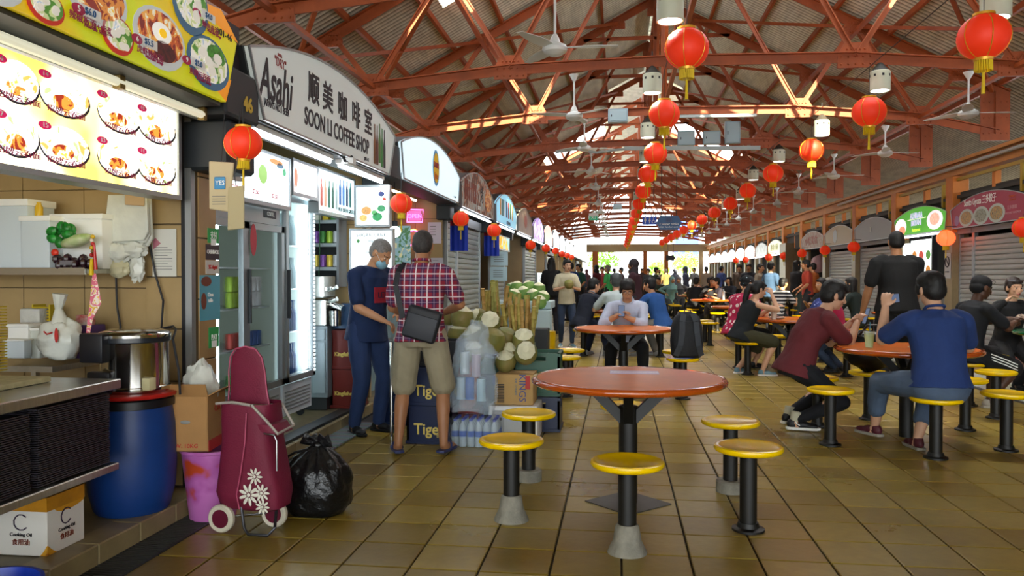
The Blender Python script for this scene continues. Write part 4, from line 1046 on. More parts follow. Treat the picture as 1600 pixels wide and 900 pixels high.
for i, (x, z, r_, c) in enumerate(((.05, .08, .05, '#3f9a60'), (.09, .16, .04, '#4a9a6a'), (-.06, .14, .05, '#d8a060'), (-.09, .07, .04, '#e0c070'), (.09, .30, .03, '#3a4a80'), (.02, .12, .03, '#68b070'), (.12, .25, .02, '#c05040'))):
    dscY(g4, 'fruit_picture', mat('fp%d' % i, c, emit=c, es=.35, var=.3, vscale=60), x, z, r_, r_ * .8)
text('CAFE KOPI', .035, INKR, g4, (0, -.006, h4 - .04), face='-y')
g5, w5, h5 = fboard('large white lit board headed SUGAR CANE behind the stall keeper', 549, 612, 360, 470, 7.40, lit('menu_white3', '#eaf6fa', 1.2))
text('SUGAR CANE', .045, INKB, g5, (0, -.006, h5 - .045), face='-y', spacing=1.1)
for i, s_ in enumerate(('Small  $2.00', 'Large  $3.00', 'Lemon  $3.00')): text(s_, .034, INKB, g5, (.05, -.006, h5 - .10 - .055 * i), face='-y')
dscY(g5, 'leaf_picture', mat('leaf_print', '#5aa05a'), -.13, h5 - .10, .015, .02)
# can shelves against the partition
cs = thing('can_shelf', 'grey metal shelf rack holding packets and cans', 'shelf', P(508, 440, Y=7.55))
zb = cs.location.z
hw_ = .17
cs_levels = []
for py_ in (345, 381, 418):
    z = P(508, py_, Y=7.50).z - zb; cs_levels.append(z + .006)
    MB().bb(-hw_, hw_, -.10, .12, z - .012, z + .004).build('shelf_board', ALU, cs, smooth=0); MB().bb(-hw_, hw_, -.105, -.10, z - .03, z + .004).build('shelf_lip', ALU, cs, smooth=0)
for x in (-hw_, hw_): MB().bb(x - .012, x + .012, -.11, .12, -.05, .75).build('upright', GREY, cs, smooth=0)
MB().bb(-hw_, hw_, .12, .13, -.05, .75).build('back_panel', DARK, cs, smooth=0)
cn = ['green', 'violet', 'yellow', 'red', 'blue', 'silver', 'lime', 'pale']
for j, row in enumerate(((None,), (7, 1, 0, 6, 5), (4, 2, 1, 2, 5))):
    if j == 0:
        for i, c in enumerate(('#d08a30', '#d8d0c0', '#d0b020', '#3f8a3a')):
            o = MB().box((0, 0, .05), (.055, .08, .10)).build('drink_packet', mat('packet%d' % i, c, rough=.5), loc=cs.location + V((-.12 + .08 * i, -.05, cs_levels[0])), smooth=0)
            tag(o, ['orange', 'white', 'yellow', 'green'][i] + ' drink packet on the top rack shelf', 'packet')
        continue
    for i, c in enumerate(row):
        o = mesh_obj('drink_can', cme[c], None, cs.location + V((-.135 + .068 * i, -.055, cs_levels[j])))
        tag(o, '%s can, %s from the left on the %s rack shelf' % (cn[c], ['first', 'second', 'third', 'fourth', 'fifth'][i], ['', 'middle', 'lowest'][j]), 'can')
tag(MB().tube([cs.location + V((-.01, -.13, .7)), cs.location + V((.0, -.14, .45)), cs.location + V((-.0, -.14, .3)), cs.location + V((-.01, -.14, .05))], .005).build('cable', mat('green_cable', '#1a4a2a')), 'green cable hanging in front of the can rack', 'cable')
# sugar cane press + cabinet
pr = thing('cane_press', 'stainless steel sugar cane press on the grey cabinet', 'machine', P(506, 508, Y=7.15))
MB().bb(-.16, .06, -.1, .2, 0, .24).bb(-.16, .05, -.12, .18, .26, .46).build('press_body', STEEL, pr, smooth=0, bev=.012)
MB().cone((.06, -.0, .20), (.20, -.03, .15), .05, .04, 12).build('outlet_chute', STEEL_S, pr); MB().bb(.05, .19, -.1, .1, .30, .33).build('feed_tray', STEEL_S, pr, smooth=0).rotation_euler = (0, -.25, 0)
MB().lathe([(0, 0), (.06, 0), (.065, .14), (.055, .14), (.05, .01), (0, .01)], 18).build('juice_jug', STEEL_S, pr, loc=(.13, -.04, 0))
for z in (.33, .22): MB().cone((.06, -.06, z), (.16, -.08, z + .03), .022, .022, 10).build('roller', STEEL_S, pr)
cbn = thing('metal_cabinet', 'grey metal cabinet under the cane press', 'cabinet', P(505, 650, Y=7.25))
cbn.location.z = PLZ; hz_ = pr.location.z - PLZ - .002
MB().bb(-.18, .12, -.2, .2, .12, hz_).build('cabinet_body', mat('cabinet_bluegrey', '#6f7c82', rough=.4), cbn, smooth=0, bev=.006)
for x in (-.03,): MB().bb(-.16, -.04, -.212, -.2, .16, hz_ - .15).build('door', mat('cabinet_bluegrey2', '#7c898f', rough=.4), cbn, smooth=0, bev=.004); MB().bb(-.02, .10, -.212, -.2, .16, hz_ - .15).build('door', mat('cabinet_bluegrey2', '#7c898f'), cbn, smooth=0, bev=.004)
MB().bb(-.16, .10, -.212, -.2, hz_ - .13, hz_ - .03).build('drawer', mat('cabinet_bluegrey2', '#7c898f'), cbn, smooth=0, bev=.004)
MB().bb(-.16, .1, -.17, .18, 0, .12).build('plinth_base', DARK, cbn, smooth=0)
# wall behind interior of the coffee shop, dim clutter between boards is left to the real boards
# juice stall: interior wall notices, neon, lamps
for (lb, px_, py_, w_, h_, c) in (('white notice on the juice stall wall above the plaid man', 679, 364, .19, .30, '#cfc8d4'), ('second white notice partly hidden by the plaid man', 683, 415, .18, .22, '#bcb8c4')):
    p_ = P(px_, py_, Y=10.96); o = thing('wall_poster', lb, 'poster', p_)
    MB().bb(-w_ / 2, w_ / 2, -.003, .0, -h_ / 2, h_ / 2).build('poster_sheet', mat('poster_' + c[1:], c, rough=.6), o, smooth=0)
    for i in range(4): MB().bb(-w_ * .35, w_ * .1, -.005, -.003, h_ * .3 - .04 * i, h_ * .3 - .04 * i + .008).build('printed_line', mat('ink_grey', '#6a6a6a'), o, smooth=0)
neon = lit('neon_pink', '#ff5ab4', 5)
p_ = P(648, 338, Y=10.9); o = thing('neon_sign', 'small square pink neon sign in the juice stall', 'neon sign', p_)
MB().tube([(-.11, 0, -.08), (.11, 0, -.08), (.12, 0, .09), (-.10, 0, .10), (-.11, 0, -.08)], .009).build('neon_tube', neon, o); text('OPEN', .08, neon, o, (0, -.01, .0), face='-y')
MB().bb(-.09, .09, .01, .02, -.06, .08).build('neon_panel', mat('neon_panel', '#c070a8', emit='#d080c0', es=.6), o, smooth=0)
p_ = P(646, 372, Y=10.9); o = thing('neon_sign', 'round pink and yellow neon cup sign in the juice stall', 'neon sign', p_)
MB().tube([(.11 * math.cos(a), 0, .11 * math.sin(a)) for a in [q * .5 for q in range(1, 10)]], .010).build('neon_tube', neon, o)
MB().tube([(.08 * math.cos(a), 0, .08 * math.sin(a) + .04) for a in [q * .5 for q in range(0, 8)]], .008).build('neon_tube', lit('neon_yellow', '#ffd84a', 4), o)
bl = thing('light_bulb', 'round white glowing bulb hanging beside the drinks board', 'lamp', P(617, 362, Y=8.2))
MB().ell((0, 0, 0), (.062, .062, .062), 16, 12).build('bulb', lit('bulb_white', '#f4fbff', 7), bl); MB().cyl((0, 0, .055), .03, .06, 12).build('socket', DARK, bl)
MB().tube([(0, 0, .11), (0, 0, .68)], .004, 6).build('cord', INKB, bl)
for i in range(3):
    y = 9.0 + .75 * i; o = tag(MB().cone((-.25 + .0, -.3, 0), (-.25, .3, 0), .016, .016, 8).build('tube_lamp', lit('warm_led', '#fff4d8', 10), loc=(-2.55, y, 2.44 - .02 * i)), ['nearest', 'middle', 'farthest'][i] + ' of the three warm strip lights in the juice stall', 'lamp')
o = thing('juice_counter', 'counter of the juice stall with a pale front', 'counter', (-2.75, 9.3, PLZ)); MB().bb(-.3, .1, -1.3, 1.5, 0, .95).build('counter_body', mat('counter_blue', '#7fa0b0', rough=.4, var=.2), o, smooth=0)
MB().bb(-.32, .14, -1.35, 1.55, .95, .99).build('countertop', STEEL, o, smooth=0)
for (px_, c, lb) in ((628, '#8fb0b8', 'pale blue drinks poster in the juice stall'), ):
    p_ = P(px_, 385, Y=10.5); o = thing('wall_poster', lb, 'poster', p_); MB().bb(-.12, .12, 0, .01, -.28, .28).build('poster_sheet', ramp_mat('poster_drinks', 'noise', [(0, '#5a8a60'), (.45, '#9ac0c8'), (.6, '#e8e0b0')], scale=8, emit=.3), o, smooth=0)
# blue + red cloth banners hanging at stall fronts
def banner(label, px_, py0, py1, Y, w, red):
    a = P(px_, py0, Y=Y); b_ = P(px_, py1, Y=Y); o = thing('cloth_banner', label, 'banner', a); h = a.z - b_.z
    def cl(z0, z1, nm, m_):
        mb = MB(); n_ = 12; vs = []
        for i in range(n_ + 1):
            x = -w / 2 + w * i / n_; y = .012 * math.sin(i * 1.7); vs += [(x, y, z0), (x, y * 1.6, z1)]
        mb.add(vs, [(2 * i, 2 * i + 1, 2 * i + 3, 2 * i + 2) for i in range(n_)]); return mb.build(nm, m_, o, smooth=60)
    cl(0, -h * red, 'red_band', mat('cloth_red', '#8c1428', rough=.8)); cl(-h * red, -h, 'blue_cloth', mat('cloth_blue', '#12309c', rough=.7))
    MB().cone((-w / 2, 0, .005), (w / 2, 0, .005), .012, .012, 8).build('banner_rod', DARK, o)
banner('blue cloth banner with a red top band beside the closed shutter', 717, 344, 392, 11.3, .26, .18)
banner('blue and maroon cloth banner beyond the closed shutter', 768, 349, 400, 14.3, .28, .38)
# small mango sign and notices in stall 50
o = lboard('small lit sign printed with yellow mangoes', 15.1, 17.1, 1.90, 2.15, -2.35, ramp_mat('mango_print', 'noise', [(0, '#e09a18'), (.42, '#e8c040'), (.5, '#8fc4c8'), (.6, '#a8dce0')], scale=2.0, emit=.9))
for i, (px_, py_, lb) in enumerate(((780, 404, 'upper pale notice sheet left of the mango sign shutter'), (779, 428, 'lower pale notice sheet left of the mango sign shutter'))):
    p_ = P(px_, py_, Y=14.5); o = thing('wall_poster', lb, 'poster', p_); MB().bb(-.16, .16, 0, .01, -.13, .13).build('poster_sheet', mat('poster_pale', '#a9c4cc', rough=.5), o, smooth=0)
    for q in range(4): MB().bb(-.1, .08, -.004, 0, .06 - .04 * q, .07 - .04 * q).build('printed_line', mat('ink_grey', '#6a6a6a'), o, smooth=0)
# ================================================================ right stalls: signs
SRX = RX - .03
sun_red = mat('sign_crimson', '#8f1838', rough=.45, emit='#8f1838', es=.10)
def rsign(i, m_, label, z0=2.27, es=None, group=None, lip=True):
    yc = RB0 + PIT_R * i + 1.6
    return sign('shop_sign', label, 'R', SRX, yc, z0, 3.02, .36, .58, m_, DARK, .5, inset=.1, group=group, lip=lip)
s0 = rsign(0, sun_red, 'arched crimson sign with three plates of dumplings on the right')
# on the right row +u of the reader is -y
text('Sunto Gyoza 三多餃子', .17, INKW, s0, (-.006, .25, .44), face='-x', sx=.8, bold=.002)
for (y, c) in ((.80, 0), (.20, 1), (-.40, 2)):
    o = disc(s0, 'plate_print', mat('print_plate', '#b9c4bc', rough=.5), (-.003, y, .17), .31, .165, s=-1)
    disc(s0, 'dumpling_print', ramp_mat('dumpling%d' % c, 'noise', [(0, '#3a3a34'), (.4, '#8f8a70'), (.5, '#c8a050' if c != 1 else '#a8b0a0'), (.6, '#b05a30' if c != 1 else '#5f6a60')], scale=14, stretch=(1, 3, 1)), (-.006, y, .17), .23, .12, s=-1)
text('三多錦燒', .07, mat('ink_rose_pale', '#d8a0a8'), s0, (-.006, -.95, .22), face='-x', sx=1.2)
text('TAKOYAKI  HANDMADE', .05, mat('ink_rose_pale', '#d8a0a8'), s0, (-.006, -.98, .13), face='-x')
text('Signature\nPan-fried', .06, mat('ink_orange_dim', '#c05a30'), s0, (-.006, -.95, .38), face='-x')
disc(s0, 'cup_print', mat('print_violet', '#8a6a9a', rough=.5), (-.004, 1.22, .14), .1, .10, s=-1)
gsm = ramp_mat('sign_green_lit', 'wave', [(0, '#3a8a20'), (.5, '#6ab82a'), (.8, '#b8e04a')], scale=.5, emit=1.0, const=False)
s1 = rsign(1, gsm, 'bright green lit arched sign with chicken plates')
text('ALHIRARA', .17, lit('ink_lilac', '#c8c0f0', .8), s1, (-.008, .12, .40), face='-x', bold=.006, sx=.9)
text('BRIYANI', .16, lit('ink_lilac', '#c8c0f0', .8), s1, (-.008, .12, .24), face='-x', bold=.006)
text('Restaurant', .11, lit('ink_lime', '#e0f04a', .8), s1, (-.008, .12, .09), face='-x', sx=1.0)
MB().bb(-.004, 0, -.42, .66, .32, .335).build('green_line', lit('line_pale', '#e0f0c0', 1), s1, smooth=0)
disc(s1, 'plate_print', lit('print_pale_plate', '#e8d8e0', 1.0), (-.004, 1.08, .20), .36, .19, s=-1)
disc(s1, 'chicken_print', lit('print_salmon', '#e07a50', .9, var=.5, vscale=20), (-.007, .98, .12), .2, .10, s=-1)
disc(s1, 'plate_print', lit('print_pale_plate', '#e8d8e0', 1.0), (-.004, -.90, .24), .42, .20, s=-1)
disc(s1, 'chicken_print', lit('print_pink', '#e8a890', .9, var=.5, vscale=20), (-.007, -.90, .26), .26, .13, s=-1)
s2 = rsign(2, mat('sign_grey_plain', '#7a7d80', rough=.45), 'plain grey arched sign with a small white deer head mark')
text('Y', .2, INKW, s2, (-.006, .1, .28), face='-x', bold=.004)
s3 = rsign(3, mat('sign_tan_plain', '#9a8458', rough=.45), 'tan arched sign with a pale oval mark')
disc(s3, 'oval_mark', mat('oval_pale', '#b8c0c0'), (-.004, .3, .27), .22, .2, s=-1)
s4 = rsign(4, mat('sign_faded_pattern', '#a89a8a', rough=.5, col2='#8f5f50', vscale=9), 'faded arched sign with pinkish Chinese lettering')
text('小吃美食', .32, mat('ink_faded_red', '#a04a40'), s4, (-.006, .1, .26), face='-x', sx=1.4)
s6 = rsign(6, lit('sign_pale_green', '#d8dcb8', .7, var=.1), 'pale green lit arched sign with yellow lettering')
text('熟食小厨', .3, mat('ink_olive', '#a8a040'), s6, (-.006, .1, .26), face='-x', sx=1.4)
s7 = rsign(7, lit('sign_photo_grey', '#9aa0a0', .5, col2='#d8dce0', vscale=6), 'grey photo-printed arched sign on the right row')
for i in range(8, 15):
    rsign(i, lit('sign_far_white', '#f4f8fa', 2.2), 'white lit arched sign far along the right row', group='far lit signs of the right stalls', lip=False)
def rtube(i, lb, es=8):
    yc = RB0 + PIT_R * i + 1.6
    return tag(MB().cone((0, -1.35, 0), (0, 1.35, 0), .022, .022, 8).build('tube_lamp', lit('far_tube_r', '#f0f6ff', es), loc=(SRX - .03, yc, 2.22)), lb, 'lamp')
rtube(1, 'glowing tube lamp under the green lit sign'); rtube(6, 'glowing tube lamp under the pale green sign'); rtube(7, 'glowing tube lamp under the grey photo sign')
for (i, lb) in ((8, 'nearest tube lamp under the far white right signs'), (9, 'second tube lamp under the far white right signs'), (10, 'third tube lamp under the far white right signs'), (11, 'fourth tube lamp under the far white right signs')): rtube(i, lb)
shm_r = mat('shutter_grey', '#a6a9a5', rough=.45, metal=.3, var=.06, vscale=2)
def rsh(i, lb, y0_=None, y1_=None):
    a = RB0 + PIT_R * i
    return shutter('roller_shutter', lb, RX + .12, a + (.25 if y0_ is None else y0_), a + (2.95 if y1_ is None else y1_), .02, 2.16, s=-1, m_=shm_r, pitch=.09)
rsh(0, 'wide closed shutter under the crimson dumpling sign', .2, 2.35); rsh(0, 'narrow closed shutter at the far end of the crimson dumpling sign', 2.45, 2.98)
rsh(2, 'closed shutter under the plain grey sign'); rsh(3, 'closed shutter under the tan sign'); rsh(-1, 'closed shutter right of the crimson sign stall')
ns = thing('no_smoking_sign', 'small white no smoking sign on the pillar by the green stall', 'sign', (RX - .05, RB0 + PIT_R, 1.55))
MB().bb(0, .01, -.14, .14, -.25, .25).build('sign_sheet', mat('sign_sheet_grey', '#b8bab8', rough=.6), ns, smooth=0)
MB().tube([(-.004, .10 * math.cos(a), .08 + .10 * math.sin(a)) for a in [q * PI / 10 for q in range(21)]], .012).build('prohibition_ring', INKB, ns)
MB().bar((-.004, -.07, .01), (-.004, .07, .15), .014, .014).build('prohibition_bar', INKB, ns, smooth=0); text('NO SMOKING', .03, INKB, ns, (-.004, 0, -.12), face='-x')
# green stall interior
gm1 = thing('menu_lightbox', 'bright white menu board with food pictures in the green stall', 'menu board', (RX + .14, RB0 + PIT_R + 1.9, 1.25))
MB().bb(0, .06, -.62, .62, -.35, .90).build('board_face', lit('menu_white_r', '#eef6f2', 1.5), gm1, smooth=0)
for i in range(3):
    for j in range(3):
        c = ('#d05040', '#d89040', '#5a9a40')[(i + j) % 3]
        disc(gm1, 'dish_picture', mat('rp%s' % c[1:], c, emit=c, es=.5, var=.4, vscale=50), (-.003, -.4 + .4 * i, -.1 + .33 * j), .13, .10, s=-1)
MB().bb(-.02, .08, -.68, -.62, -.4, .95).build('board_frame', DARK, gm1, smooth=0)
o = thing('stall_counter', 'steel food counter of the green stall with stacked boxes', 'counter', (RX + .35, RB0 + PIT_R + .75, 0)); MB().bb(-.3, .3, -.4, 2.1, 0, .9).build('counter_body', STEEL, o, smooth=0)
MB().bb(-.25, .25, -.35, .5, .9, 1.05).build('food_tray', mat('wrap_tan', '#b09070', rough=.6), o, smooth=0); MB().bb(-.1, .25, -.3, .3, 1.3, 1.34).build('shelf_board', ALU, o, smooth=0); MB().bb(-.25, -.1, -.3, 0, .55, .85).build('purple_bag', mat('purple_cloth', '#5a4ab8', rough=.6), o, smooth=0)
o = tag(MB().bb(0, .03, -.25, .25, -.6, .9).build('wall_panel', lit('white_lit_panel', '#eef4f6', 1.6), loc=(RX + .13, RB0 + 2 * PIT_R - .35, 1.2), smooth=0), 'bright white panel behind the standing man in black', 'panel')
# interiors of the open right stalls
for (i, lb, c) in ((4, 'open dim stall under the faded sign', '#b8c0c4'), (6, 'bright open stall under the pale green sign', '#eef0d8'), (7, 'bright open stall under the grey photo sign', '#e8ecf4'), (8, 'first bright stall under the far white right signs', '#f0f2f6'), (9, 'second bright stall under the far white right signs', '#f4f0e4'), (10, 'third bright stall under the far white right signs', '#f0f2f6'), (11, 'fourth bright stall under the far white right signs', '#f0f0ea'), (12, 'fifth bright stall under the far white right signs', '#f0f2f6'), (13, 'sixth bright stall under the far white right signs', '#f2f2f0')):
    y = RB0 + PIT_R * i; o = thing('food_stall', lb, 'stall', (RX + .5, y + 1.6, 0)); es_ = .5 if i == 4 else 1.8
    MB().bb(-.35, .2, -1.3, 1.3, 0, .95).build('counter', ALU, o, smooth=0)
    MB().bb(.25, .28, -1.2 if i != 4 else .3, 1.2, 1.15, 2.05).build('menu_board', lit('menu_r%d' % i, c, es_), o, smooth=0)
    for q in range(4): MB().bb(.2, .24, -1.0 + .55 * q, -.65 + .55 * q, 1.35, 1.7).build('dish_picture', mat('rpx%d' % (q % 3), ('#d0a060', '#8fae50', '#c07050')[q % 3], emit='#c09050', es=.3), o, smooth=0)
    MB().bb(-.2, .15, -.8, .5, .95, 1.3).build('display_case', mat('case_glass_far', '#9fb4b6', rough=.1), o, smooth=0)
    for s_ in (-1, 1): MB().bb(-.40, -.34, s_ * 1.33 - .04, s_ * 1.33 + .04, 0, 2.2).build('white_post', WHITE, o, smooth=0)
o = thing('stall_pillar', 'broad beige tiled pillar between the faded sign and the pale green sign', None, (RX - .1, RB0 + PIT_R * 6 - .9, 0)); o['kind'] = 'structure'
MB().bb(-.1, .5, -.5, .6, 0, 2.6).build('pillar_body', mat('column_tile_beige', '#8b7a58'), o, smooth=0)
p_ = P(1280, 412, Y=27.5); blob('plastic_bag', mat('pink_bag', '#c8a0a4', rough=.3), None, p_, (.28, .2, .3), .15, 2, 4); tag(COL.objects[-1], 'pinkish plastic bag hanging at the dim stall', 'bag')

# ================================================================ lanterns
def ltn_mesh(r, sq=.92, n=26, k=15):
    mb = MB(); prof = []
    for i in range(k * 2 + 1):
        t = i / (k * 2); a = -PI / 2 + PI * (0.10 + .80 * t)
        rr = r * math.cos(a) * (1.0 if i % 2 == 0 else .975); prof.append((rr, r * sq * math.sin(a)))
    mb.lathe(prof, n); return mb
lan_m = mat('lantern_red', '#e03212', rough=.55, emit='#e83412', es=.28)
def lantern(label, loc, r, tass=.2, cord=.3, group=None, lit_=False, hook=0, first={}):
    key = (hook, round(r, 3), lit_, round(tass, 2), round(cord, 2))
    if key in first:
        return copy_tree(first[key], loc=loc, label=label, group=group, rz=0 if hook else rnd.random())
    o = thing('red_lantern', label, 'lantern', loc, 0, group)
    ltn_mesh(r).build('lantern_body', lit('lantern_lit', '#ff5a30', 2.2) if lit_ else lan_m, o, smooth=60)
    z = r * .92
    for i in range(6):
        a = i * PI / 3 + .3
        pts = [(r * 1.005 * math.cos(t) * math.cos(a), r * 1.005 * math.cos(t) * math.sin(a), z * 1.0 * math.sin(t)) for t in [-1.2 + .3 * q for q in range(9)]]
        MB().tube(pts, r * .02, 5).build('gold_rib', GOLD, o)
    MB().lathe([(0, z * .93), (r * .42, z * .93), (r * .42, z * 1.04), (r * .36, z * 1.06), (0, z * 1.06)], 18).build('top_cap', GOLD, o)
    MB().lathe([(0, -z * 1.05), (r * .36, -z * 1.05), (r * .38, -z * .93), (0, -z * .93)], 18).build('bottom_cap', GOLD, o)
    fr_ = MB(); n_ = 22
    for i in range(n_):
        a = 2 * PI * i / n_; c_, s_ = math.cos(a), math.sin(a); w_ = r * .035
        fr_.bar((r * .30 * c_, r * .30 * s_, -z * 1.04), (r * .31 * c_, r * .31 * s_, -z * 1.04 - r * .42), w_ * 1.8, w_)
    fo = fr_.build('fringe', YEL, o, smooth=0); fo['kind'] = 'stuff'
    if tass: MB().cone((0, 0, -z * 1.04), (0, 0, -z * 1.05 - r * .5), r * .02, r * .02, 6).cone((0, 0, -z * 1.05 - r * .45), (0, 0, -z - r * .5 - tass), r * .05, r * .075, 8).build('tassel', YEL, o)
    if cord: MB().cone((0, 0, z), (0, 0, z + cord), .004, .004, 5).build('cord', INKB, o)
    if hook: MB().cone((-.005, 0, z + cord), (hook, 0, z + cord), .006, .006, 6).build('hook_rod', DARK, o)
    first[key] = o
    return o
LR = .228
ordn = ['nearest', 'second', 'third', 'fourth', 'fifth', 'sixth', 'seventh', 'eighth', 'ninth', 'tenth', 'eleventh', 'twelfth', 'thirteenth', 'fourteenth', 'fifteenth', 'sixteenth']
lanL = [(1073, 76, 8.4), (1038, 178, 12.0), (1024, 240, 15.6), (1012, 272, 19.2), (1005, 299, 22.8)]
lanR = [(1537, 58, 7.9), (1358, 175, 11.7), (1268, 235, 15.3), (1208, 271, 18.9), (1168, 298, 22.6), (1141, 318, 26.2)]
endL = P(979, 384, Y=57); endR = P(1031, 381, Y=57)
def row(lst, end, nm, n_tot):
    pts = [P(a, b_, Y=y) for a, b_, y in lst]
    last = pts[-1]; y = last.y + 3.6
    while y < 58:
        t = (y - last.y) / (end.y - last.y); pts.append(last.lerp(end, t)); y += 3.6
    for i, p_ in enumerate(pts):
        z_up = LR * .92; top = cz(p_.x - RID) if True else 4
        lantern('%s red lantern of the %s row' % (ordn[i] if i < 6 else 'far ' + ordn[i], nm), p_, LR, .2, .42, 'red lanterns of the ' + nm + ' row')
    w = MB(); w.tube([p_ + V((0, 0, LR * .92 + .42)) for p_ in pts], .006, 5)
    tag(w.build('lantern_wire', INKB), 'thin black wire carrying the %s lantern row' % nm, 'wire')
row(lanL, endL, 'middle', 16); row(lanR, endR, 'right', 16)
# small stall lanterns
for i, (px_, py_, X_, r_) in enumerate(((380, 224, -2.1, .105), (627, 318, -2.05, .105), (720, 342, -2.1, .11), (772, 360, -2.1, .12), (829, 383, -2.1, .125), (853, 388, -2.1, .125), (868, 392, -2.1, .125), (878, 397, -2.1, .125), (886, 399, -2.1, .125), (893, 402, -2.1, .125))):
    p_ = P(px_, py_, X=X_)
    lb = ['small red lantern hanging before the tiled pillar by the coffee shop', 'small red lantern beside the lit drinks board', 'small red lantern before the blue banner', 'small red lantern by the second blue banner', 'small red lantern beside the mango sign'][i] if i < 5 else '%s small red lantern beyond the mango sign on the left row' % ['', '', '', '', '', 'first', 'second', 'third', 'fourth', 'fifth'][i]
    lantern(lb, p_, r_, .12, max(.02, 2.33 - p_.z - r_ * .9) if i < 4 else max(.05, 2.36 - p_.z - r_ * .9))
for i, (px_, py_) in enumerate(((1600, 356), (1478, 372), (1334, 386), (1289, 391), (1253, 396), (1225, 400), (1201, 402), (1165, 406), (1150, 407))):
    p_ = P(px_, py_, X=RX - .22)
    lb = ['small red lantern cut by the right edge of the picture', 'glowing small lantern beside the bright stall menu', 'small red lantern between grey and tan signs', 'small red lantern below the far edge of the tan sign', 'small red lantern below the faded sign', 'small red lantern by the pale green stall', 'small red lantern below the grey photo sign', 'small red lantern under the first far white sign', 'small red lantern under the second far white sign'][i]
    lantern(lb, p_, .17 if i < 2 else .16, .14, max(.05, round(2.30 - p_.z - .15, 2)), lit_=(i == 1), hook=.24)

# ================================================================ pendant lamps, fans, boxes
lamp_l = lit('lamp_lens', '#f2f8ff', 9)
def pendant(label, loc, spot=True, first=[]):
    if first: o = copy_tree(first[0], loc=loc, label=label)
    else:
        o = thing('pendant_lamp', label, 'lamp', loc, 0, 'white pendant lamps under the trusses'); first.append(o)
        MB().lathe([(.125, 0), (.140, 0), (.140, .27), (.13, .28), (.125, .27)], 28).build('lamp_shade', mat('lamp_cream', '#c9cbb4', rough=.45), o)
        MB().lathe([(0, .02), (.125, .02), (.125, .012), (0, .012)], 24).build('lens', lamp_l, o)
        MB().lathe([(.128, .275), (.13, .28), (.03, .40), (0, .41)], 20).build('cap', mat('lamp_cap_dark', '#33312c', rough=.6), o)
        for i in range(8):
            a = i * PI / 4; MB().box((.139 * math.cos(a), .139 * math.sin(a), .21), (.006, .03, .035), rz=a).build('vent_hole', INKB, o, smooth=0)
        MB().cone((0, 0, .40), (0, 0, .62), .01, .01, 6).build('hanger', DARK, o)
    if spot:
        l_ = bpy.data.lights.new('lamp_spot', 'SPOT'); l_.energy = 150; l_.spot_size = 2.0; l_.spot_blend = .6; l_.shadow_soft_size = .12; l_.color = (1, .96, .88)
        lo = bpy.data.objects.new('lamp_spot', l_); COL.objects.link(lo); lo.parent = o; lo.location = (0, 0, -.02)
    return o
for i in range(14):
    y = 8.4 + 3.6 * i
    for (nm, pts) in (('middle', ((1047, 14), (1019, 132), (1012, 205), (1008, 245), (1004, 272))), ('right', (None, (1375, 128), (1284, 201), (1217, 244), (1177, 274)))):
        if i < 5 and pts[i] is None: p_ = P(1556, 8, Y=8.4)
        elif i < 5: p_ = P(pts[i][0], pts[i][1], Y=y)
        else:
            X_ = .62 if nm == 'middle' else 3.9; p_ = V((X_, y, 3.95))
        p_.z -= .13
        if i == 0: p_.z = min(p_.z, 4.6)
        pendant('%s white pendant lamp of the %s row' % (ordn[i], nm), p_, spot=(i < 7))
def blade_mesh():
    mb = MB(); n_ = 10; vs = []; L_ = .66
    for i in range(n_ + 1):
        t = i / n_; x = .10 + (L_ - .10) * t; w = .05 + .03 * math.sin(PI * min(1, t * 1.1)) - .012 * t; tw = .22 * (1 - t)
        for s_ in (-1, 1):
            for h_ in (-.003, .003): vs.append((x, s_ * w, s_ * w * tw + h_))
    fs = []
    for i in range(n_):
        a = 4 * i; b_ = a + 4
        fs += [(a, b_, b_ + 2, a + 2), (a + 1, a + 3, b_ + 3, b_ + 1), (a, a + 1, b_ + 1, b_), (a + 2, b_ + 2, b_ + 3, a + 3)]
    fs += [(0, 2, 3, 1), (4 * n_, 4 * n_ + 1, 4 * n_ + 3, 4 * n_ + 2)]
    mb.add(vs, fs); return mb.mesh('fan_blade', mat('fan_white', '#d5d6d2', rough=.35), smooth=40)
bl_me = blade_mesh()
def fan(label, loc, rod, rz, first={}):
    o = thing('ceiling_fan', label, 'fan', loc, rz, 'white ceiling fans')
    fw = mat('fan_white', '#d5d6d2')
    k = round(rod, 1)
    if 'h' not in first:
        first['h'] = MB().lathe([(0, -.075), (.07, -.07), (.125, -.035), (.135, 0), (.12, .03), (.06, .06), (.045, .11), (.02, .15), (0, .15)], 26).mesh('motor_housing', fw)
        first['c'] = MB().lathe([(0, -.10), (.02, -.10), (.075, 0), (0, 0)], 18).mesh('canopy', fw)
    mesh_obj('motor_housing', first['h'], o); mesh_obj('canopy', first['c'], o, (0, 0, rod))
    MB().cone((0, 0, .1), (0, 0, rod - .05), .014, .014, 8).build('rod', fw, o)
    for i in range(3): mesh_obj('fan_blade', bl_me, o, (0, 0, .01), i * 2 * PI / 3)
    return o
fansL = [((867, 76), 8.4, 1.0, .04), ((897, 181), 12.0, .62, 1.35), ((913, 231), 15.6, .55, .5), ((924, 268), 19.2, .5, .9), ((931, 293), 22.8, .5, .3)]
for i, ((px_, py_), y, rod, a) in enumerate(fansL): fan('%s white ceiling fan left of the lantern row' % ordn[i], P(px_, py_, Y=y), rod if i else .95, a)
for i in range(5, 12): fan('far %s white ceiling fan left of the lantern row' % ordn[i], V((-.66, 8.4 + 3.6 * i, 3.75)), .6, i * .7)
fansR = [((1513, 177), 12.0, .58, .12), ((1383, 239), 15.6, .5, .25), ((1303, 275), 19.2, .5, .0), ((1248, 300), 22.8, .5, .6), ((1214, 318), 26.4, .5, .9)]
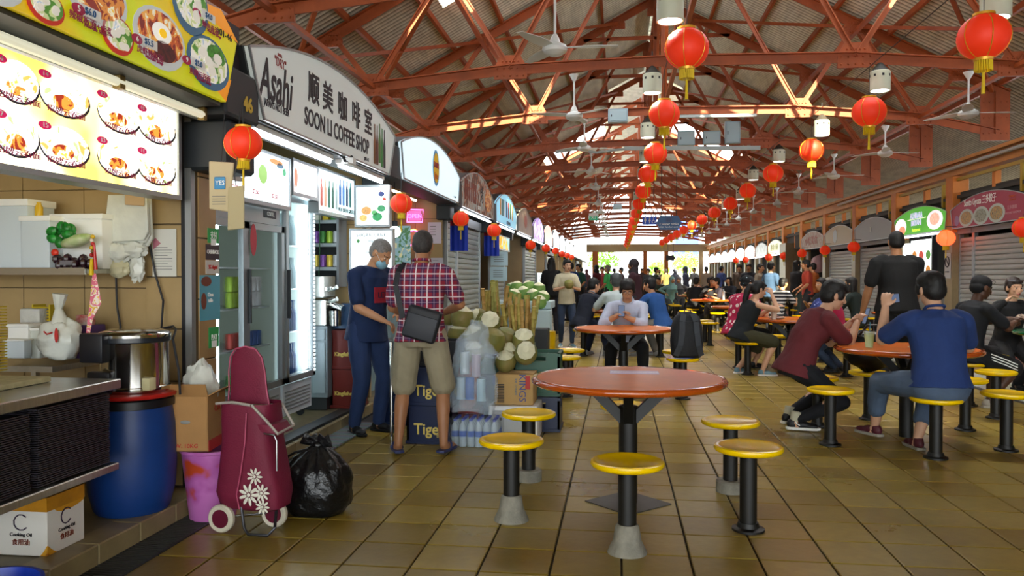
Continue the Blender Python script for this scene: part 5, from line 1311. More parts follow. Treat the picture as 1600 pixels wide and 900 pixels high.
for i, ((px_, py_), y, rod, a) in enumerate(fansR): fan('%s white ceiling fan of the right fan row' % ordn[i], P(px_, py_, Y=y), rod, a)
for i in range(5, 11): fan('far %s white ceiling fan of the right fan row' % ordn[i], V((4.9, 12 + 3.6 * i, 3.70)), .6, i * .5)
# electrical boxes, cable tray and truss lights
bxm = mat('switch_box_blue_grey', '#8fa3ab', rough=.4)
for i, (px0, px1, y0_, y1_, Yb, lb) in enumerate(((1059, 1086, 204, 227, 19.0, 'blue-grey switch box with hooks, leftmost of three on the beam'), (1099, 1126, 204, 225, 19.0, 'wide switch box, middle of three on the beam'), (1133, 1157, 189, 224, 19.0, 'tall switch box, rightmost of three on the beam'), (950, 981, 169, 191, 15.4, 'pale blue ridged box hanging on the sunlit truss'), (958, 972, 318, 327, 33, 'small pale blue box on the far sunlit truss'))):
    a = P(px0, y1_, Y=Yb); b_ = P(px1, y0_, Y=Yb); w = b_.x - a.x; h = b_.z - a.z
    o = thing('switch_box', lb, 'electrical box', ((a.x + b_.x) / 2, Yb, a.z)); MB().bb(-w / 2, w / 2, 0, .18, 0, h).build('box_body', bxm, o, smooth=0, bev=.008)
    MB().bb(-w / 2 + .03, w / 2 - .03, -.012, 0, .03, h - .03).build('box_door', mat('switch_box_door', '#9fb2b8', rough=.35), o, smooth=0, bev=.003)
    MB().bb(-w * .35, -w * .30, -.02, -.012, h * .4, h * .55).build('latch', DARK, o, smooth=0)
a = P(975, 232, Y=18.9); b_ = P(1188, 231, Y=18.9)
tag(MB().bar(a, b_, .06, .09).build('cable_tray', mat('tray_pale', '#a8b0ae', rough=.4), smooth=0), 'long pale cable tray below the switch boxes', 'cable tray')
a = P(868, 238, Y=18.9); b_ = P(975, 233, Y=18.9)
tag(MB().tube([a, a.lerp(b_, .3) + V((0, 0, .05)), a.lerp(b_, .6) + V((0, 0, -.05)), b_], .03).build('cable_duct', mat('tray_pale', '#a8b0ae')), 'wavy pale cable duct left of the cable tray', 'cable')
a = P(1062, 182, Y=15.3); b_ = P(1182, 180, Y=15.3)
tag(MB().bar(a, b_, .05, .05).build('truss_tube', mat('tray_pale', '#a8b0ae'), smooth=0), 'thin pale tube fitting along the underside of the sunlit truss', 'lamp')
# hanging direction signs
def hsign(label, px0, px1, py0, py1, Y, m_, poly=None, hang=.6, name='hanging_sign'):
    a = P(px0, py1, Y=Y); b_ = P(px1, py0, Y=Y); o = thing(name, label, 'sign', ((a.x + b_.x) / 2, Y, (a.z + b_.z) / 2)); w = (b_.x - a.x) / 2; h = (b_.z - a.z) / 2
    pp_ = [(x * w, z * h) for x, z in (poly or [(-1, -1), (1, -1), (1, 1), (-1, 1)])]
    MB().prism(pp_, .08, Matrix(((1, 0, 0, 0), (0, 0, -1, .08), (0, 1, 0, 0), (0, 0, 0, 1)))).build('sign_panel', m_, o, smooth=0)
    for s_ in (-.6, .6): MB().cone((s_ * w, .04, h), (s_ * w, .04, h + max(hang, cz(o.location.x - RID) - o.location.z - h)), .012, .012, 6).build('hanger_rod', DARK, o)
    return o, w, h
sb_ = mat('sign_blue', '#1440a0', rough=.4, emit='#1440a0', es=.3)
o, w, h = hsign('blue hanging toilet sign with white man, woman and wheelchair symbols', 1004, 1026, 338, 351, 26.25, sb_)
for i, x in enumerate((-.62, 0)):
    MB().ell((x * w, -.01, h * .6), (w * .12, .01, h * .2), 8, 6).build('symbol_head', INKW, o)
    MB().prism([(x * w - w * (.16 if i == 0 else .10), -h * .2), (x * w + w * (.16 if i == 0 else .10), -h * .2), (x * w + w * .12, h * .38), (x * w - w * .12, h * .38)] if i == 0 else [(x * w - w * .2, -h * .2), (x * w + w * .2, -h * .2), (x * w + w * .06, h * .38), (x * w - w * .06, h * .38)], .006, Matrix(((1, 0, 0, 0), (0, 0, -1, -.004), (0, 1, 0, 0), (0, 0, 0, 1)))).build('symbol_body', INKW, o, smooth=0)
    MB().bb(x * w - w * .07, x * w + w * .07, -.01, -.004, -h * .75, -h * .2).build('symbol_legs', INKW, o, smooth=0)
MB().ell((.55 * w, -.01, h * .6), (w * .07, .01, h * .14), 8, 6).build('symbol_head', INKW, o)
MB().tube([(.55 * w, -.01, h * .4), (.55 * w, -.01, -h * .1), (.75 * w, -.01, -h * .1), (.85 * w, -.01, -h * .55)], .018, 6).tube([(.55 * w + w * .2 * math.cos(t), -.01, -h * .3 + h * .38 * math.sin(t)) for t in [2.2 + .4 * q for q in range(10)]], .014, 6).build('wheelchair_symbol', INKW, o)
hexp = [(-.72, -1), (.72, -1), (1, -.1), (1, .1), (.72, 1), (-.72, 1), (-1, .1), (-1, -.1)]
o, w, h = hsign('dark blue hanging hexagonal notice board beside the toilet sign', 1026, 1065, 337, 359, 22.7, mat('hex_blue', '#14406a', rough=.4, emit='#14406a', es=.25), hexp)
MB().bb(-.25 * w, .25 * w, -.006, 0, .1 * h, .75 * h).build('picture_patch', mat('hex_patch', '#41507a'), o, smooth=0); text('Cleaner tables', .09, INKW, o, (0, -.006, -.2 * h), face='-y'); text('better hawker centre', .07, INKW, o, (0, -.006, -.6 * h), face='-y')
o, w, h = hsign('small green and white exit sign hanging on the left', 920, 935, 333, 344, 29.9, mat('exit_green', '#1a9a70', rough=.4, emit='#1a9a70', es=.4)); text('EXIT', .2, INKW, o, (0, -.006, -.3 * h), face='-y'); MB().bb(-w, w, -.006, 0, .1 * h, h).build('white_band', INKW, o, smooth=0)
arrow = [(-1, -1), (.7, -1), (1, 0), (.7, 1), (-1, 1)]
o, w, h = hsign('dark arrow-shaped sign hanging at the far open end', 1041, 1055, 399, 407, 60.3, DARK, arrow, .5)
# outside: trees, pale building
oz = thing('outside_building', 'pale grey building with a blue banner beyond the far end', 'building', (3, 82, 0))
MB().bb(-14, -6.5, 0, 6, 0, 14).build('wall', mat('bldg_grey', '#9a9ea0', rough=.8, var=.05), oz, smooth=0); MB().bb(2.6, 4.9, -1.5, 0, 3.2, 9).build('blue_banner', mat('banner_blue', '#2a4ab8', rough=.6), oz, smooth=0); MB().bb(1.4, 16, 0, 6, 0, 14).build('wall', mat('bldg_pale', '#c8ccd0', rough=.8), oz, smooth=0)
for i in range(5):
    for j in range(3): MB().bb(-13 + 1.3 * i, -12.2 + 1.3 * i, -.05, 0, 2 + 3 * j, 3.6 + 3 * j).build('window', mat('bldg_window', '#50606a', rough=.2), oz, smooth=0)
def tree(label, x, y, s_, seed):
    o = thing('street_tree', label, 'tree', (x, y, 0)); MB().cone((0, 0, 0), (0, 0, 2.2 * s_), .16, .1, 8).build('trunk', mat('bark', '#5a4632', rough=.9), o)
    r = random.Random(seed); mb = MB()
    for i in range(700):
        v = V((r.gauss(0, 1), r.gauss(0, 1), r.gauss(0, .7))).normalized() * (r.random() ** .4) * 1.6 * s_; v.z += 3.1 * s_
        d1 = V((r.gauss(0, 1), r.gauss(0, 1), r.gauss(0, 1))).normalized() * .16; d2 = V((r.gauss(0, 1), r.gauss(0, 1), r.gauss(0, 1))).normalized() * .16
        mb.add([v, v + d1, v + d1 + d2, v + d2], [(0, 1, 2, 3)])
    f_ = mb.build('foliage', mat('leaf_bright', '#86b83a', rough=.6), o, smooth=0); f_['kind'] = 'stuff'
tree('leafy bright green tree beyond the left end posts', -1.3, 68, .85, 1); tree('small bright tree beyond the middle of the far opening', 3.5, 70, .6, 2); tree('bright tree beyond the right part of the far opening', 6.0, 72, .8, 3)
# ================================================================ tables and stools
lam = mat('table_laminate', '#cc6a1e', rough=.3, var=.12, vscale=3, ior=1.25)
N, L, b = nodes_of(lam)
rimm = mat('table_rim', '#a8480e', rough=.12, coat=.8, var=.08)
def pole_table(label, x, y, first=[], R_=.575, top_m=None, group='round laminate tables', plate=True, rz=0.0, h=.75):
    if first and top_m is None: return copy_tree(first[0], loc=(x, y, 0), label=label, rz=rz)
    t = thing('round_table', label, 'table', (x, y, 0), rz, group)
    MB().lathe([(0, h), (R_ - .045, h), (R_ - .035, h - .0005)], 64).build('tabletop', top_m or lam, t, smooth=40)
    MB().lathe([(R_ - .035, h - .0005), (R_ - .012, h + .002), (R_, h - .012), (R_ - .002, h - .028), (R_ - .02, h - .040), (0, h - .040)], 64).build('table_rim', mat('green_rim', '#0f5a34', rough=.2, coat=.5) if top_m else rimm, t, smooth=60)
    MB().cyl((0, 0, 0), .055, .58, 20).build('pedestal', BLACKM, t)
    for i in range(4):
        a = PI / 4 * 0 + i * PI / 2 + (0 if plate else .4)
        c_, s_ = math.cos(a), math.sin(a); m = MB(); m.bar((.03 * c_, .03 * s_, .50), (.23 * c_, .23 * s_, h - .05), .055, .06)
        m.build('support_arm', BLACKM, t, smooth=0)
    MB().lathe([(0, h - .075), (.20, h - .075), (.34, h - .04), (0, h - .04)], 24).build('under_plate', BLACKM, t)
    if not first and top_m is None: first.append(t)
    return t
tcols = [(.06, 4.75, 4.55, 11, 'middle'), (2.40, 7.03, 4.55, 10, 'second'), (4.75, 9.25, 4.55, 10, 'third')]
names_t = {('middle', 0): 'empty round orange-brown table with a notice sticker in the foreground', ('middle', 1): 'round orange-brown table where the man in the pale shirt leans', ('middle', 2): 'round table shared by the men in navy and blue polo',
           ('second', 0): 'round orange-brown table with the green drink, right foreground', ('second', 1): 'round table before the woman in the black tank top', ('second', 2): 'round table behind the person in the flowered shirt', ('second', 3): 'round table of the woman with long hair eating', ('third', 0): 'round green-rimmed table at the right edge', ('third', 1): 'round table behind the standing man in black', ('third', 2): 'round table next to the tan sign shutter', ('third', 3): 'round table of the person in the striped shirt'}
TABLES = {}
SN = {('middle', 1): 'table with the man in glasses', ('middle', 2): 'shared eating table', ('second', 1): 'tank top woman\'s table', ('second', 2): 'table behind the flowered shirt', ('second', 3): 'table of the long-haired woman', ('third', 0): 'green-rimmed table', ('third', 1): 'table behind the standing man', ('third', 2): 'table by the tan sign', ('third', 3): 'table of the striped shirt'}
for (x, y0_, dy, n_, nm) in tcols:
    for i in range(n_):
        y = y0_ + dy * i
        lb = names_t.get((nm, i), '%s round table along the %s column' % (ordn[i], nm))
        if (nm, i) == ('third', 0): TABLES[(nm, i)] = pole_table(lb, 4.86, 9.25, top_m=mat('green_table_top', '#2a4a3a', rough=.25), group='green-rimmed table'); continue
        TABLES[(nm, i)] = pole_table(lb, x, y)
pl_ = tag(MB().box((0, 0, .003), (.36, .36, .006)).build('floor_plate', mat('plate_slate', '#4a4640', rough=.6, var=.1), loc=(.06, 4.75, 0.0), rz=PI / 4, smooth=0), 'grey diamond floor plate around the foreground table pole', 'plate')
# notice sticker on the first table
ss = thing('table_sticker', 'pale violet printed notice sticker on the foreground table', 'sticker', (.10, 4.98, .7508))
MB().bb(-.15, .15, -.085, .085, 0, .0008).build('sticker_sheet', mat('sticker_violet', '#b8a6c8', rough=.3), ss, smooth=0)
text('RESERVED FOR DINERS', .028, INKW, ss, (0, .012, .001), face='+z', ext=.0002); text('PLEASE RETURN YOUR TRAYS', .022, INKW, ss, (0, -.022, .001), face='+z', ext=.0002)
# stools
seat_me = MB().lathe([(0, .420), (.155, .416), (.174, .424), (.181, .436), (.177, .449), (.165, .454), (.150, .450), (.05, .447), (0, .447)], 40).mesh('seat', YELLOW, smooth=50)
pole_me = MB().lathe([(0, .002), (.045, .002), (.045, .40), (.055, .405), (.055, .424), (0, .424)], 20).mesh('pole', BLACKM)
flange_me = MB().lathe([(0, .0), (.085, 0), (.085, .012), (.06, .02), (.052, .045), (0, .045)], 24).mesh('base_flange', BLACKM)
def conc_me(kind):
    if kind == 'cone': return MB().lathe([(0, 0), (.098, 0), (.09, .02), (.07, .06), (.058, .13), (.05, .14), (0, .14)], 20).mesh('concrete_foot', CONC)
    return MB().lathe([(0, 0), (.088, 0), (.088, .065), (.08, .075), (0, .075)], 24).mesh('concrete_foot', CONC)
ccone, cring = conc_me('cone'), conc_me('ring')
def stool(label, x, y, base='flange', group=None):
    t = thing('round_stool', label, 'stool', (x, y, 0), 0, group)
    mesh_obj('seat', seat_me, t); mesh_obj('pole', pole_me, t); mesh_obj('concrete_foot' if base != 'flange' else 'base_flange', {'flange': flange_me, 'cone': ccone, 'ring': cring}[base], t)
    return t
t1 = [(.046, 3.90, 'cone', 'yellow stool with rough concrete foot in front of the foreground table'), (-.584, 4.337, 'cone', 'yellow stool with rough concrete foot at the near left of the foreground table'), (-.585, 5.199, 'ring', 'yellow stool with round concrete collar at the far left of the foreground table'),
      (.687, 4.328, 'flange', 'yellow stool with black flange at the near right of the foreground table'), (.698, 5.088, 'ring', 'yellow stool with grey collar at the far right of the foreground table'), (.055, 5.60, 'flange', 'yellow stool hidden behind the foreground table pole')]
for x, y, k_, lb in t1: stool(lb, x, y, k_, 'yellow stools of the foreground table')
t2 = [(1.682, 6.607, 'yellow stool in front of the man in the red T-shirt'), (2.333, 6.223, 'yellow stool under the man in the blue shirt'), (3.014, 7.397, 'yellow stool at the far right of the green drink table'), (2.34, 7.84, 'yellow stool holding the black handbag'), (1.767, 7.379, 'yellow stool under the man in the red T-shirt'), (2.975, 6.569, 'front yellow stool at the right of the blue shirted man'),
      (3.55, 8.05, 'yellow stool behind the front stool at the right edge')]
for x, y, lb in t2: stool(lb, x, y, group='yellow stools right of the aisle')
ring = [(-.645, -.43), (-.645, .43), (.645, -.43), (.645, .43), (0, -.85), (0, .85)]
pos = ['near left', 'far left', 'near right', 'far right', 'front', 'back']
SEATS = {}
for (x, y0_, dy, n_, nm) in tcols:
    for i in range(n_):
        if (nm, i) in (('middle', 0), ('second', 0)): continue
        for k_, (dx, dy_) in enumerate(ring):
            y = y0_ + dy * i + dy_
            xx = x + dx
            if (nm, i) == ('third', 0): xx += .11
            if (nm, i) == ('third', 0) and pos[k_] in ('near left', 'front', 'near right'):
                if pos[k_] == 'near left': continue
            if (nm, i, pos[k_]) == ('middle', 1, 'front'): continue
            stool('yellow stool at the %s of the %s' % (pos[k_], SN.get((nm, i), '%s table along the %s column' % (ordn[i], nm))) if i < 4 else 'small distant yellow stool along the %s table column' % nm, xx, y, group='yellow stools of the %s table column%s' % (nm, ', far part' if i >= 4 else ''))
# things on the right table
cup = thing('drink_cup', 'clear plastic cup of green juice with a blue straw on the table', 'drink', (2.085, 6.98, .7515))
MB().lathe([(0, 0), (.030, 0), (.042, .125), (.044, .13), (.0435, .13), (.0405, .124), (.0285, .003), (0, .003)], 24).build('cup_wall', mat('cup_clear', '#e8f0e8', rough=.05, alpha=.35), cup)
MB().lathe([(0, .004), (.0285, .004), (.0385, .105), (0, .105)], 24).build('juice', mat('green_juice', '#9ab81e', rough=.2, emit='#9ab81e', es=.2), cup)
MB().lathe([(.042, .126), (.046, .128), (.046, .134), (0, .137)], 24).build('cup_lid', mat('lid_clear', '#e0e8e0', rough=.1, alpha=.6), cup)
MB().cone((.004, 0, .05), (.006, 0, .21), .004, .004, 8).build('straw', mat('straw_blue', '#2f7f9a', rough=.3), cup)
def plate(name, label, loc, r, m_, foods, cat='plate'):
    o = thing(name, label, cat, loc); MB().lathe([(0, 0), (r * .6, 0), (r, .02), (r, .024), (r * .6, .006), (0, .006)], 28).build('plate_body', m_, o)
    rr = random.Random(int(abs(loc[0]) * 1000))
    for c in foods: blob('food_portion', mat('food_' + c[1:], c, rough=.6, var=.3, vscale=60, bump=.5, bscale=200), o, ((rr.random() - .5) * r * .8, (rr.random() - .5) * r * .8, .022), (r * .38, r * .33, .022), .3, 3, rr.random() * 9, n=12, k=8)
    return o
plate('food_plate', 'white tray of meat and rice by the blue shirted man', (2.46, 6.78, .7515), .13, WHITEP, ('#8a3a1c', '#c8a070', '#3a2418'))
plate('food_plate', 'plate of noodles and greens on the green-rimmed table', (4.72, 8.98, .7515), .13, WHITEP, ('#c8b890', '#8aa82a', '#d8d4c0')); plate('food_plate', 'oval plate of sliced green vegetables on the green-rimmed table', (4.95, 8.95, .7515), .12, mat('plate_grey', '#9a9a98', rough=.3), ('#8fb02a', '#a8c03a'))
plate('food_plate', 'plate of fried food on the table of the man in navy', (-.15, 13.7, .7515), .14, WHITEP, ('#c89040', '#8a4a20')); plate('food_plate', 'plate with greens near the blue polo man', (.28, 13.8, .7515), .13, WHITEP, ('#6a8a2a', '#c8a060')); plate('food_plate', 'small plate of orange food at the middle of the shared table', (.05, 14.05, .7515), .12, mat('plate_cream', '#d8cfa8', rough=.4), ('#d08030', '#d8c090'))
plate('food_plate', 'white plate before the woman in the black tank top', (2.2, 11.5, .7515), .12, WHITEP, ('#b89a80', '#7a5a50')); plate('food_plate', 'dark red bowl before the woman with long hair', (2.2, 20.5, .7515), .13, mat('bowl_maroon', '#6a1a20', rough=.3), ('#a03a28',))
for i, (x, y) in enumerate(((2.0, 24.9), (2.6, 25.4), (.0, 18.2), (.3, 18.6), (4.8, 22.7), (4.6, 23.1), (2.5, 16.0), (-.2, 23.0))):
    plate('food_plate', 'far plate of food on the %s' % ['left side of the fifth table, second column', 'right side of the fifth table, second column', 'fourth middle column table, nearer side', 'fourth middle column table, farther side', 'table of the striped shirt person, nearer', 'table of the striped shirt person, farther', 'table behind the flowered shirt', 'fifth middle column table'][i], (x, y, .7515), .13, WHITEP, ('#c09050', '#7a8a30'))
dc = thing('drink_cup', 'milky drink cup with a pale straw held by the woman in the tank top', 'drink', (2.12, 11.28, .7515))
MB().lathe([(0, 0), (.032, 0), (.045, .13), (.047, .135), (0, .14)], 20).build('cup_wall', mat('cup_milky', '#b8b0a4', rough=.2), dc); MB().cone((0, 0, .1), (-.03, 0, .24), .005, .005, 8).build('straw', mat('straw_pale', '#c8c89a'), dc)
wb_ = MB().lathe([(0, 0), (.035, 0), (.035, .14), (.014, .18), (.014, .2), (0, .2)], 12).build('water_bottle', mat('bottle_deep_blue', '#1a3ab0', rough=.2), loc=(4.55, 22.5, .7515)); tag(wb_, 'deep blue bottle on the table beside the striped shirt', 'bottle')
wb_ = MB().lathe([(0, 0), (.03, 0), (.03, .2), (.014, .24), (0, .26)], 12).build('water_bottle', mat('bottle_pale', '#b8c8d0', rough=.2), loc=(2.62, 20.4, .7515)); tag(wb_, 'pale bottle on the table of the woman with long hair', 'bottle')
# backpack on the stool
bpk = thing('backpack', 'large black and grey backpack resting on a yellow stool', 'backpack', (.745, 8.88, .455), math.radians(8))
bkm = mat('backpack_black', '#15171c', rough=.7, var=.15, vscale=8, bump=.3, bscale=60); bkg = mat('backpack_grey', '#33373e', rough=.7, var=.1)
MB().loft([(V((0, .0, z)), V((1, 0, 0)), V((0, 1, 0)), w, d) for z, w, d in ((0, .14, .07), (.03, .165, .10), (.18, .175, .12), (.34, .165, .11), (.44, .135, .085), (.49, .09, .05), (.505, .04, .02))], 28, 3.2).build('bag_body', bkm, bpk)
for s_ in (-1, 1):
    pts = [V((s_ * .05, -.07, .48)), V((s_ * .075, -.125, .40)), V((s_ * .08, -.14, .28)), V((s_ * .10, -.135, .14)), V((s_ * .14, -.10, .03))]
    m = MB()
    for a, b_ in zip(pts, pts[1:]): m.bar(a, b_, .06, .016, up=(0, 1, 0))
    m.build('shoulder_strap', bkg, bpk, smooth=0)
MB().tube([(-.035, -.03, .49), (-.03, -.04, .525), (.03, -.04, .525), (.035, -.03, .49)], .008).build('grab_handle', bkg, bpk)
MB().bb(-.09, .09, -.128, -.118, .06, .40).build('back_padding', bkm, bpk, bev=.004)
# black handbag on stool behind the red shirt man's table
hbg = thing('handbag', 'black handbag with round rings on the stool behind the green drink', 'bag', (2.34, 7.84, .456))
blob('bag_body', mat('bag_black_leather', '#0e0f12', rough=.35), hbg, (0, 0, .19), (.24, .12, .19), .15, 2, 2)
MB().tube([(-.12, -.1, .34), (-.05, -.13, .44), (.05, -.13, .44), (.12, -.1, .34)], .012).build('handle', mat('bag_black_leather', '#0e0f12'), hbg)
for s_ in (-1, 1): MB().tube([(s_ * .09 + .05 * math.cos(a), -.125, .36 + .03 * math.sin(a)) for a in [q * PI / 8 for q in range(17)]], .008).build('metal_ring', mat('ring_dull', '#5a5c60', metal=.8, rough=.35), hbg)
# ================================================================ coconuts, crates, boxes
def crate(label, loc, d, m_, rz=0, txt=None, txtm=None, slots=True, group=None, name='plastic_crate'):
    o = thing(name, label, 'crate', loc, rz, group); w, dp, h = d; t_ = .018; mb = MB()
    for (x0, x1, y0_, y1_) in ((-w / 2, w / 2, -dp / 2, -dp / 2 + t_), (-w / 2, w / 2, dp / 2 - t_, dp / 2), (-w / 2, -w / 2 + t_, -dp / 2, dp / 2), (w / 2 - t_, w / 2, -dp / 2, dp / 2)):
        horiz = (x1 - x0) > (y1_ - y0_)
        if slots:
            mb.bb(x0, x1, y0_, y1_, 0, h * .62); mb.bb(x0, x1, y0_, y1_, h * .84, h)
            if horiz: mb.bb(x0, x0 + (x1 - x0) * .30, y0_, y1_, h * .62, h * .84); mb.bb(x1 - (x1 - x0) * .30, x1, y0_, y1_, h * .62, h * .84)
            else: mb.bb(x0, x1, y0_, y0_ + (y1_ - y0_) * .30, h * .62, h * .84); mb.bb(x0, x1, y1_ - (y1_ - y0_) * .30, y1_, h * .62, h * .84)
        else: mb.bb(x0, x1, y0_, y1_, 0, h)
    mb.bb(-w / 2, w / 2, -dp / 2, dp / 2, 0, .012); mb.build('crate_body', m_, o, smooth=0)
    q = .008
    for z in (h - .03, .0):
        rm = MB(); rm.bb(-w / 2 - q, w / 2 + q, -dp / 2 - q, -dp / 2, z, z + .025); rm.bb(-w / 2 - q, w / 2 + q, dp / 2, dp / 2 + q, z, z + .025); rm.bb(-w / 2 - q, -w / 2, -dp / 2, dp / 2, z, z + .025); rm.bb(w / 2, w / 2 + q, -dp / 2, dp / 2, z, z + .025)
        rm.build('crate_rim', m_, o, smooth=0)
    if txt:
        text(txt[0], txt[1], txtm, o, (0, -dp / 2 - .002, h * .38), face='-y', bold=.002, sx=.95)
        if len(txt) > 2: text(txt[2], txt[1] * .32, txtm, o, (w * .28, -dp / 2 - .002, h * .22), face='-y')
        for s_ in (1,): text(txt[0], txt[1], txtm, o, (w / 2 + .002, 0, h * .38), face='+x', bold=.002, sx=.95)
    return o
navyc = mat('crate_navy', '#101e40', rough=.4); redc = mat('crate_maroon', '#6a1c14', rough=.45); yt = mat('print_yellow', '#d8c060', rough=.5)
tg = ('Tiger', .125, 'BEER')
lb_t = ['bottom', 'middle', 'top']
for i in range(2):
    crate('%s navy beer crate of the stack behind the man in plaid' % ['lower', 'upper'][i], (-1.50, 6.38, .002 + .31 * i), (.37, .36, .305), navyc, 0, tg, yt, slots=False)
crate('black basket on the navy crates beside the plaid shirt', (-1.44, 6.40, .624), (.34, .30, .20), mat('basket_black', '#14161c', rough=.5), 0, slots=False, name='black_basket')
for i in range(2): crate('%s navy crate of the stack behind the stall keeper' % ['lower', 'upper'][i], (-1.97, 7.12, .002 + .26 * i), (.36, .34, .255), mat('crate_blue_dark', '#0d2a55', rough=.4), 0, ('TIGER', .05), mat('print_white_dim', '#a8b0b8'), slots=i == 1)
crate('pale basket above the navy crates behind the stall keeper', (-1.97, 7.14, .525), (.34, .30, .24), mat('basket_pale', '#8a9498', rough=.5), 0, slots=True)
for i in range(2): crate('%s maroon crate with yellow crest beside the metal cabinet' % ['lower', 'upper'][i], (-2.55, 7.32, .105 + .37 * i), (.26, .30, .365), redc, 0, ('Kingfisher', .05), yt, slots=False)
MB_ = MB().bb(-.12, .12, -.14, .14, 0, .24).build('water_container', mat('container_blue', '#3a5a80', rough=.25), loc=(-2.55, 7.32, .85), bev=.02); tag(MB_, 'blue water container on the maroon crates', 'container')
tp_ = tag(MB().cone((0, 0, 0), (0, 0, .82), .012, .012, 10).build('table_post', STEEL_S, loc=(-1.80, 6.16, 0)), 'thin steel leg post left of the navy beer crates', 'post')
tb_ = thing('stall_side_table', 'small pale table edge between stall keeper and plaid man', 'table', (-1.72, 6.62, .80)); MB().bb(-.16, .12, -.12, .15, 0, .03).build('tabletop', WHITEP, tb_, smooth=0, bev=.006)
for x in (-.14, .1): MB().bb(x - .01, x + .01, .1, .12, -.8, 0).build('leg', ALU, tb_, smooth=0)
# white box, crates to the right
wbx = thing('storage_box', 'white box under the cardboard carton', 'box', (-.83, 6.62, .002))
MB().bb(-.22, .18, -.22, .24, 0, .285).build('box_body', WHITEP, wbx, smooth=0, bev=.006); MB().bb(-.19, .15, -.226, -.22, .04, .25).build('front_panel', mat('box_panel_grey', '#a8aaa8'), wbx, smooth=0)
for x in (-.12, .02): MB().ell((x, -.228, .18), (.012, .006, .012), 8, 6).build('knob', INKB, wbx)
kb = thing('cardboard_box', 'brown carton printed with violet lettering on the white box', 'carton', (-.84, 6.62, .289), 0)
MB().bb(-.17, .15, -.16, .17, 0, .25).build('carton_body', CARDL, kb, smooth=0, bev=.003, seg=1)
text('KINGS', .08, mat('ink_violet_blue', '#3a4a8a'), kb, (.06, -.163, .14), rot=(PI / 2, PI / 2, 0)); text('Ice cream', .035, mat('ink_teal', '#3a6a8a'), kb, (.01, -.163, .15), rot=(PI / 2, PI / 2, 0))
MB().bb(.085, .125, -.164, -.16, .13, .24).build('red_patch', INKR, kb, smooth=0); MB().bb(-.185, -.165, -.164, -.16, .16, .24).build('blue_patch', mat('ink_violet_blue', '#3a4a8a'), kb, smooth=0)
for i in range(12): MB().bb(-.145, -.09, -.164, -.16, .02 + .013 * i, .027 + .013 * i).build('barcode_bar', INKB, kb, smooth=0)
for i, (x, y, z, lb) in enumerate(((-.70, 7.00, .002, 'bottom dark crate behind the white box'), (-.70, 7.00, .31, 'green crate behind the carton with violet lettering'), (-.70, 7.0, .50, 'top green crate carrying cut coconuts'))):
    crate(lb, (x, y, z), (.40, .36, .185 if z > .2 else .30), GREENP if i else navyc, 0, slots=True)
crate('green crate under the left part of the coconut pile', (-1.14, 7.0, .50), (.46, .4, .10), GREENP, 0, slots=False); crate('navy crate supporting the coconut pile', (-1.14, 7.0, .25), (.46, .4, .245), navyc, 0, slots=False); crate('lowest crate supporting the coconut pile', (-1.14, 7.0, .002), (.46, .4, .245), navyc, 0, slots=False)
# coconuts
husk = mat('coconut_husk', '#6f7a30', rough=.55, col2='#8a7a46', vscale=5, bump=.3, bscale=50); husk2 = mat('coconut_husk_green', '#3f7a34', rough=.5, col2='#7a9a4a', vscale=5); cutm = mat('coconut_cut', '#d3cfae', rough=.6, var=.06, vscale=20)
husk3 = mat('coconut_husk_brown', '#8a7a3a', rough=.6, col2='#6a6a2c', vscale=6, bump=.3, bscale=50)
def coco_mesh(hm, seed, flat=True):
    r = .105; me_b = MB(); prof = [(0, -.082), (.05, -.080), (.088, -.05), (.104, -.005), (.100, .035), (.086, .066)]
    me_b.lathe(prof, 22); mb2 = MB()
    if flat: mb2.lathe([(.086, .066), (.045, .094), (.03, .103), (0, .105)], 9)
    else: mb2.lathe([(.086, .066), (.05, .092), (0, .104)], 22)
    rr = random.Random(seed)
    s_ = (1 + rr.uniform(-.06, .06), 1 + rr.uniform(-.06, .06), 1 + rr.uniform(-.05, .1))
    for mb in (me_b, mb2): mb.v = [tuple(V((v[0] * s_[0], v[1] * s_[1], v[2] * s_[2])) * (1 + .04 * noise.noise(V(v) * 9 + V((seed, 0, 0))))) for v in mb.v]
    return me_b.mesh('husk', hm, smooth=60), mb2.mesh('cut_top', cutm if flat else hm, smooth=0 if flat else 60)
CM = [coco_mesh(husk, 1), coco_mesh(husk3, 2), coco_mesh(husk, 3, False), coco_mesh(husk2, 4), coco_mesh(husk3, 5, False)]
def coco(label, loc, kind, tilt, group, sc=1.0):
    o = thing('coconut', label, 'coconut', loc, 0, group, sc); o.rotation_euler = tilt
    mesh_obj('husk', CM[kind][0], o); mesh_obj('cut_top', CM[kind][1], o); return o
